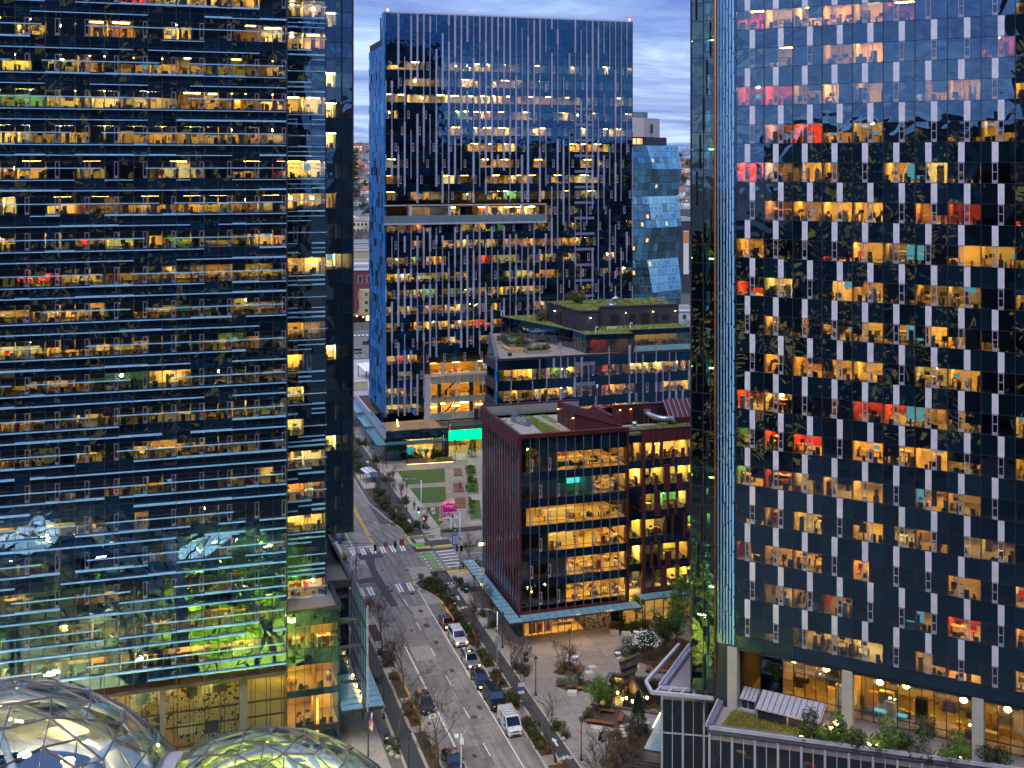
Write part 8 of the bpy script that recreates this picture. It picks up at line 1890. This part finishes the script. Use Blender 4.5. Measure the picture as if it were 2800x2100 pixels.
# ================================================================ vehicles
M_TYRE = mat('tyre', (.012, .012, .012), .85); M_RIMW = mat('wheel_rim', (.30, .31, .33), .35, .8); M_CARG = darkglass('car_glass', (.008, .012, .016), (.7, .85, 1), base=.10, wob=.0); M_HL = glow('headlight_on', (1, .55, .12), 9); M_HLO = mat('headlight_off', (.5, .52, .55), .15, .3); M_TL = mat('tail_light', (.30, .01, .01), .3, emit=(1, .03, .01), es=.6); M_PLATE = mat('number_plate', (.7, .7, .68), .5); M_TRIM = mat('car_trim', (.018, .018, .02), .5)
def paint(name, c, metal=.5): return mat('paint_' + name, c, .28, metal, .03, coat=.8)
def car(label, x, y, rz, L, Wd, H, kind, pm, lit='both', roof=None, cat='car', z=0.0, rails=False, sunroof=False):
    C = empty('parked_car' if kind != 'van' else 'parked_van', (x, y, z), rz, label, cat)
    w = Wd / 2; gc = .19 if kind != '4x4' else .26
    hood, belt = {'suv': (.60, .60), 'wagon': (.57, .58), 'sedan': (.60, .63), 'hatch': (.60, .62), '4x4': (.58, .60), 'van': (.56, .60), 'pickup': (.55, .58)}[kind]
    hood *= H; belt *= H
    # stations: (t along the length from the nose, half width factor, top height)
    st = {'sedan': [(0, .80, hood * .78), (.03, .92, hood * .88), (.10, .98, hood * .95), (.28, 1, hood), (.34, 1, belt), (.78, 1, belt), (.84, .99, belt * 1.0), (.95, .95, belt * .98), (1, .84, belt * .86)],
          'van': [(0, .82, hood * .80), (.03, .93, hood * .9), (.16, 1, hood * 1.04), (.22, 1, belt), (.9, 1, belt), (1, .98, belt)]}.get(kind, [(0, .82, hood * .80), (.03, .93, hood * .90), (.10, .98, hood * .97), (.26, 1, hood), (.32, 1, belt), (.85, 1, belt), (.96, .98, belt), (1, .90, belt * .95)])
    b = MB(); rings = []
    for t, f, zt in st:
        yy = -L / 2 + t * L; ww = w * f; zl = gc + (.10 if t in (0, 1) else 0)
        half = [(ww * .86, zl), (ww * .99, zl + .14), (ww, (zl + zt) * .5), (ww * .965, zt - .07), (ww * .85, zt)]
        rings.append([(-a, yy, c) for a, c in half] + [(a, yy, c) for a, c in half[::-1]])
    n = 10; v = [p for r in rings for p in r]; f = []
    for i in range(len(rings) - 1):
        for k in range(n): f.append((i * n + k, i * n + (k + 1) % n, (i + 1) * n + (k + 1) % n, (i + 1) * n + k))
    f.append(tuple(range(n - 1, -1, -1))); f.append(tuple((len(rings) - 1) * n + k for k in range(n)))
    b.add(v, f, pm); b.build('body', C, smooth=False)
    g0, g1, r0, r1 = {'sedan': (.29, .90, .44, .74), 'suv': (.27, .985, .42, .93), 'wagon': (.28, .985, .43, .90), 'hatch': (.28, .97, .42, .86), '4x4': (.29, .985, .38, .97), 'van': (.15, .995, .33, .985), 'pickup': (.30, .66, .42, .60)}[kind]
    yb0, yb1, yr0, yr1 = [-L / 2 + q * L for q in (g0, g1, r0, r1)]; wr = w * (.76 if kind not in ('van', '4x4') else .86); wb = w * .93; zr = H - .05; zb_ = belt - .03
    B0, B1, R0, R1 = (-wb, yb0), (-wb, yb1), (-wr, yr0), (-wr, yr1)
    gm = pm if kind == 'van' else M_CARG
    g_ = MB(); V = [(-wb, yb0, zb_), (wb, yb0, zb_), (wb, yb1, zb_), (-wb, yb1, zb_), (-wr, yr0, zr), (wr, yr0, zr), (wr, yr1, zr), (-wr, yr1, zr)]
    g_.add(V, [(0, 1, 5, 4)], M_CARG); g_.add(V, [(2, 3, 7, 6)], M_CARG if kind != 'van' else pm); g_.add(V, [(1, 2, 6, 5), (3, 0, 4, 7)], gm); g_.build('windows', C)
    if kind == 'van':
        for s_ in (-1, 1):
            q = MB(); t0, t1 = .06, .22
            def sp(u, h_): a = Vector((s_ * wb, yb0 + (yb1 - yb0) * u, zb_)); c = Vector((s_ * wr, yr0 + (yr1 - yr0) * u, zr)); return tuple(a.lerp(c, h_) + Vector((s_ * .012, 0, 0)))
            q.add([sp(.10, .12), sp(.28, .12), sp(.24, .86), sp(.10, .86)], [(0, 1, 2, 3) if s_ > 0 else (3, 2, 1, 0)], M_CARG); q.build('side_window', C)
    rf = MB(); o = .03
    rf.add([(-wr - .03, yr0 - .08, zr - .01), (wr + .03, yr0 - .08, zr - .01), (wr + .03, yr1 + .06, zr - .01), (-wr - .03, yr1 + .06, zr - .01), (-wr + .06, yr0 + .12, H), (wr - .06, yr0 + .12, H), (wr - .06, yr1 - .08, H), (-wr + .06, yr1 - .08, H)], CF, roof or pm); rf.build('roof', C)
    pl = MB()
    for s_ in (-1, 1):
        pl.bar((s_ * wb, yb0, zb_), (s_ * wr, yr0, zr), .07, pm, .09); pl.bar((s_ * wb, yb1, zb_), (s_ * wr, yr1, zr), .10, pm, .12)
        m = .42 * yb0 + .58 * yb1 if kind != 'pickup' else (yb0 + yb1) / 2; pl.bar((s_ * wb * 1.0, m, zb_), (s_ * wr * 1.0, .45 * yr0 + .55 * yr1, zr), .06, M_TRIM, .10)
    pl.build('pillar', C)
    if sunroof: bx(C, 'sunroof', -wr + .2, wr - .2, yr0 + .35, yr0 + 1.25, H + .002, H + .02, M_CARG)
    if kind == 'pickup': bx(C, 'cargo_bed', -w * .85, w * .85, -L / 2 + .68 * L, L / 2 - .15, belt - .02, belt + .012, M_TRIM)
    wrad = .34 if kind not in ('4x4', 'suv', 'pickup') else .39
    for yy in (-L / 2 + .185 * L, L / 2 - .2 * L):
        for s_ in (-1, 1):
            MB().tube([(0, 0, 0), (s_ * .1, 0, 0)], wrad + .06, M_TRIM, 16).build('wheel_arch', C, (s_ * (w - .08), yy, wrad + .03))
            o = MB().tube([(0, 0, 0), (s_ * .2, 0, 0)], wrad, M_TYRE, 18).build('tyre', C, (s_ * (w - .17), yy, wrad))
            MB().tube([(0, 0, 0), (s_ * .03, 0, 0)], wrad * .62, M_RIMW, 12).build('rim', o, (s_ * .19, 0, 0))
    zh = hood * .74
    for s_ in (-1, 1):
        on = lit == 'both' or (lit == 'one' and s_ < 0)
        MB().lathe([(.02, -.07), (.15, -.04), (.16, .04), (.02, .09)], M_HL if on else M_HLO, n=10).build('headlight', C, (s_ * w * .70, -L / 2 + .015 * L, zh)); 
        bx(C, 'tail_light', s_ * w * .78 - .12, s_ * w * .78 + .12, L / 2 - .04 * L, L / 2 + .0, belt * .72, belt * .9, M_TL)
        b = MB(); b.box(s_ * (w + .02), s_ * (w + .22), yb0 + .28, yb0 + .40, belt - .02, belt + .15, M_TRIM if kind in ('4x4', 'van') else pm); b.build('mirror', C)
    b = MB(); b.box(-w * .45, w * .45, -L / 2 - .025, -L / 2 + .12, zh - .10, zh + .05, M_TRIM); b.build('grille', C); bx(C, 'lower_grille', -w * .62, w * .62, -L / 2 - .03, -L / 2 + .1, gc + .12, gc + .28, M_TRIM); bx(C, 'number_plate', -.16, .16, -L / 2 - .05, -L / 2 - .03, zh - .26, zh - .14, M_PLATE)
    if rails:
        for s_ in (-1, 1): b = MB(); b.bar((s_ * (wr - .06), yr0 + .2, H + .06), (s_ * (wr - .06), yr1 - .1, H + .06), .04, M_GALV); b.build('roof_rail', C)
    return C
mini = car('small red hatchback with its door open at the head of the parked queue', 39.75, 162.4, .04, 3.8, 1.72, 1.42, 'hatch', paint('red', (.22, .008, .018)), 'one', paint('roofblue', (.03, .03, .09), .3))
b = MB(); b.box(0, .95, -.03, .03, .3, .85, MATS['paint_red']); b.box(.1, .9, -.02, .02, .85, 1.3, M_CARG); b.build('open_door', mini, (.86, -.55, 0), rad(-25))
car('white crossover with amber headlights behind the small red hatchback', 40.0, 156.9, 0, 5.0, 1.96, 1.74, 'suv', paint('white', (.62, .60, .62), .1), rails=True)
car('silver estate car with sunroof between white crossover and grey sedan', 39.85, 149.4, 0, 4.75, 1.80, 1.55, 'wagon', paint('silver', (.36, .37, .40), .7), sunroof=True, rails=True)
car('dark grey sedan between silver estate and black four wheel drive', 39.6, 143.2, 0, 4.85, 1.84, 1.45, 'sedan', paint('gunmetal', (.05, .052, .058), .7), sunroof=True)
car('tall black four wheel drive between grey sedan and white van', 39.8, 137.3, 0, 4.85, 2.0, 1.92, '4x4', paint('black', (.008, .008, .010), .3), 'none')
van = car('white delivery van with roof rack and scribbled print at the end of the queue', 39.8, 130.7, 0, 4.8, 1.86, 1.95, 'van', paint('vanwhite', (.66, .65, .68), .05), 'none', cat='van')
for s_ in (-1, 1):
    b = MB(); b.bar((s_ * .72, -.6, 2.12), (s_ * .72, 2.2, 2.12), .06, M_YEL); b.build('rack_rail', van)
for k in range(5): b = MB(); b.bar((-.72, -.5 + k * .62, 2.08), (.72, -.5 + k * .62, 2.08), .05, M_GALV); b.build('rack_bar', van)
rr = random.Random(5); b = MB()
for k in range(26):
    y0_ = rr.uniform(-1.0, 1.9); z0_ = rr.uniform(.7, 1.5); b.bar((-.955, y0_, z0_), (-.955, y0_ + rr.uniform(-.3, .3), z0_ + rr.uniform(-.25, .25)), .012, mat('van_print', (.10, .09, .14), .5), .03)
for k in range(30): x0_ = rr.uniform(-.6, .6); y0_ = rr.uniform(-2.1, -1.55); b.bar((x0_, y0_, 1.09 + (y0_ + 2.1) * .03), (x0_ + rr.uniform(-.15, .15), y0_ + rr.uniform(-.1, .1), 1.1), .02, MATS['van_print'], .02)
b.build('scribble_print', van)
car('dark plum car parked alone at the left kerb', 31.15, 139.0, 0, 4.7, 1.85, 1.50, 'hatch', paint('plum', (.022, .018, .030), .5), 'none')
car('dark blue car with bright blue windscreen reflection at the bottom edge', 31.2, 124.6, 0, 4.8, 1.85, 1.48, 'sedan', paint('navy', (.015, .018, .035), .5), 'none')
car('black pickup truck standing in the far parking lot', 74.4, 426, rad(86), 5.8, 2.0, 1.9, 'pickup', paint('pickup', (.012, .014, .02), .4), 'none', cat='pickup')
car('silver estate parked in the far lot nearest the gravel yard', 65.6, 407, rad(-92), 5.2, 1.95, 1.85, 'suv', paint('lotsilver', (.36, .34, .33), .5), 'none')
# ================================================================ people
SKIN = mat('skin', (.42, .26, .19), .6)
def person(label, x, y, rz, h, jacket, trousers, stride=.15, lean=0.0, z=.14, hairc=(.03, .02, .015), arm=.15):
    P = empty('person', (x, y, z), rz, label, 'person'); s_ = h / 1.75
    V = [(0, 0, .95), (0, -.01, 1.12), (0, -.02 - lean, 1.32), (0, -.01 - lean, 1.43), (0, -.03 - lean, 1.52), (0, -.045 - lean, 1.62), (0, -.035 - lean, 1.70)]
    Rr = [.15, .135, .16, .07, .06, .098, .085]; E = [(i, i + 1) for i in range(6)]
    def add(p, r, parent): V.append(p); Rr.append(r); E.append((parent, len(V) - 1)); return len(V) - 1
    for sd, ph in ((-1, 1), (1, -1)):
        a = add((sd * .19, -.01 - lean, 1.38), .068, 2); a = add((sd * .235, .02 + ph * arm * .5 - lean, 1.12), .052, a); a = add((sd * .23, -.06 + ph * arm - lean, .88), .042, a); a = add((sd * .225, -.09 + ph * arm * 1.1 - lean, .79), .038, a); add((sd * .215, -.10 + ph * arm * 1.1 - lean, .72), .026, a)
        k = add((sd * .10, 0, .88), .098, 0); k = add((sd * .105, -ph * stride * .6 - .03, .50), .068, k); k = add((sd * .105, -ph * stride + .03, .10), .045, k); k = add((sd * .11, -ph * stride + .0, .045), .044, k); add((sd * .12, -ph * stride - .16, .035), .034, k)
    me = bpy.data.meshes.new('body'); me.from_pydata([tuple(c * s_ for c in v) for v in V], E, []); ob = bpy.data.objects.new('body_cage', me); COL.objects.link(ob)
    md = ob.modifiers.new('skin', 'SKIN'); md.use_smooth_shade = True
    for i, sv in enumerate(me.skin_vertices[0].data): sv.radius = (Rr[i] * s_ * (1.18 if i in (1, 2) else 1), Rr[i] * s_ * (.8 if i in (0, 1, 2) else 1)); sv.use_root = i == 0
    ob.modifiers.new('sub', 'SUBSURF').levels = 1
    dg = bpy.context.evaluated_depsgraph_get(); m2 = bpy.data.meshes.new_from_object(ob.evaluated_get(dg)); bpy.data.objects.remove(ob)
    m2.materials.clear()
    for m in (SKIN, jacket, trousers, M_BLACK): m2.materials.append(m)
    for p in m2.polygons:
        c = p.center / s_; lim = abs(c.x) > .165 and c.z < .80
        p.material_index = 0 if (c.z > 1.47 or lim) else 1 if (c.z > .93 or abs(c.x) > .175) else 2 if c.z > .09 else 3
    link('body', m2, P)
    hb_ = MB(); hb_.lathe([(.04, -.10), (.098, -.05), (.112, .02), (.09, .08), (.03, .115)], mat('hair_%d' % int(hairc[0] * 100), hairc, .7), (0, .012 - lean, 1.665), 10); hb_.v = [tuple(c * s_ for c in v) for v in hb_.v]; hb_.build('hair', P, smooth=True)
    return P
J = lambda n, c: mat('cloth_' + n, c, .85, var=.2, scale=10)
person('person in black jacket and brown trousers walking under the left glass canopy', 23.2, 138.0, rad(10), 1.78, J('black', (.012, .012, .014)), J('brown', (.10, .07, .05)), .12)
person('person in grey clothes left of the one in black under the canopy', 22.2, 139.6, rad(-160), 1.7, J('grey', (.10, .09, .085)), J('darkgrey', (.05, .045, .045)), .2)
person('person in dark grey coat walking past the flagpole on the left sidewalk', 24.0, 136.2, rad(170), 1.72, J('coat', (.06, .055, .05)), J('darkgrey', (.05, .045, .045)), .24)
person('person in black standing on the walkway beside the planters', 62.0, 233.6, rad(15), 1.75, J('black', (.012, .012, .014)), J('navy', (.03, .03, .04)), .1)
person('person in grey striding along the walkway, left of a pair', 58.9, 229.4, rad(190), 1.75, J('slate', (.10, .10, .115)), J('darkgrey', (.05, .045, .045)), .26)
person('person in dark clothes striding along the walkway, right of a pair', 59.8, 227.4, rad(190), 1.68, J('dark', (.035, .032, .035)), J('navy', (.03, .03, .04)), .22)
person('person in dark clothes on the far sidewalk beside the lawn', 46.9, 218.6, rad(180), 1.74, J('dark', (.035, .032, .035)), J('darkgrey', (.05, .045, .045)), .2)
person('person in brown clothes walking through the green lit underpass', 67.6, 262.6, rad(20), 1.76, J('rust', (.12, .055, .03)), J('brown', (.10, .07, .05)), .2)
person('person in black crossing at the shrubs beside the sign planter', 51.2, 207.2, rad(200), 1.72, J('black', (.012, .012, .014)), J('darkgrey', (.05, .045, .045)), .18)
# ================================================================ city behind the viewpoint, seen only in reflections; outer blocks added to shape those
rnd = random.Random(91)
def back_tower(label, x0, x1, y0, y1, h, lit):
    B = empty('office_tower', ((x0 + x1) / 2, y1, 0), 0, label, 'tower'); b = MB(); w = x1 - x0
    b.box(-w / 2, w / 2, -(y1 - y0), 0, 0, h, mat('back_tower_wall', (.035, .04, .05), .5))
    for k in range(int(h / 4)):
        x = -w / 2 + .6
        while x < w / 2 - 1.8:
            ww = rnd.uniform(.5, 1.8); q = rnd.random()
            if rnd.random() < lit * 1.5: b.box(x, min(w / 2 - .3, x + ww), .02, .08, k * 4 + 1.0, k * 4 + rnd.choice([2.0, 2.6, 3.2]), glow('back_window', (1, .55, .16), .32) if q < .5 else glow('back_window_dim', (1, .62, .3), .14) if q < .8 else glow('back_window_blue', (.3, .5, 1), .12))
            x += ww + rnd.uniform(.15, 1.2)
    b.build('facade', B)
back_tower('dark tower with scattered lit windows behind the viewpoint, on the left', -150, -58, -70, -12, 78, .34)
back_tower('taller dark tower with lit windows right behind the viewpoint', -46, 34, -60, -14, 150, .34)
back_tower('dark tower with lit windows behind the viewpoint, on the right', 52, 130, -90, -25, 88, .3)
back_tower('broad dark block added to darken reflections, far right behind the viewpoint', 140, 270, -90, -30, 80, .2)  # added to darken the horizon mirrored in the centre tower
back_tower('second broad dark block added to darken reflections, farther right behind the viewpoint', 285, 420, -120, -40, 90, .2)  # added likewise, extends the dark mirrored skyline
def added_west_tower(label, x0, x1, y0, y1, h):
    B = empty('office_tower', (x1, (y0 + y1) / 2, 0), 0, label, 'tower'); b = MB(); w = y1 - y0
    b.box(-(x1 - x0), 0, -w / 2, w / 2, 0, h, MATS['back_tower_wall'])
    for k in range(int(h / 4)):
        y = -w / 2 + .6
        while y < w / 2 - 2:
            ww = rnd.uniform(.5, 2.0)
            if rnd.random() < .5: b.box(.02, .08, y, min(w / 2 - .3, y + ww), k * 4 + 1, k * 4 + 3, MATS['back_window'])
            y += ww + rnd.uniform(.15, 1.2)
    b.build('facade', B)
added_west_tower('dark lit tower added for reflections, out of frame beyond the larger glass dome', -130, -74, 20, 128, 54)  # unseen block added so the right tower mirrors something dark low down
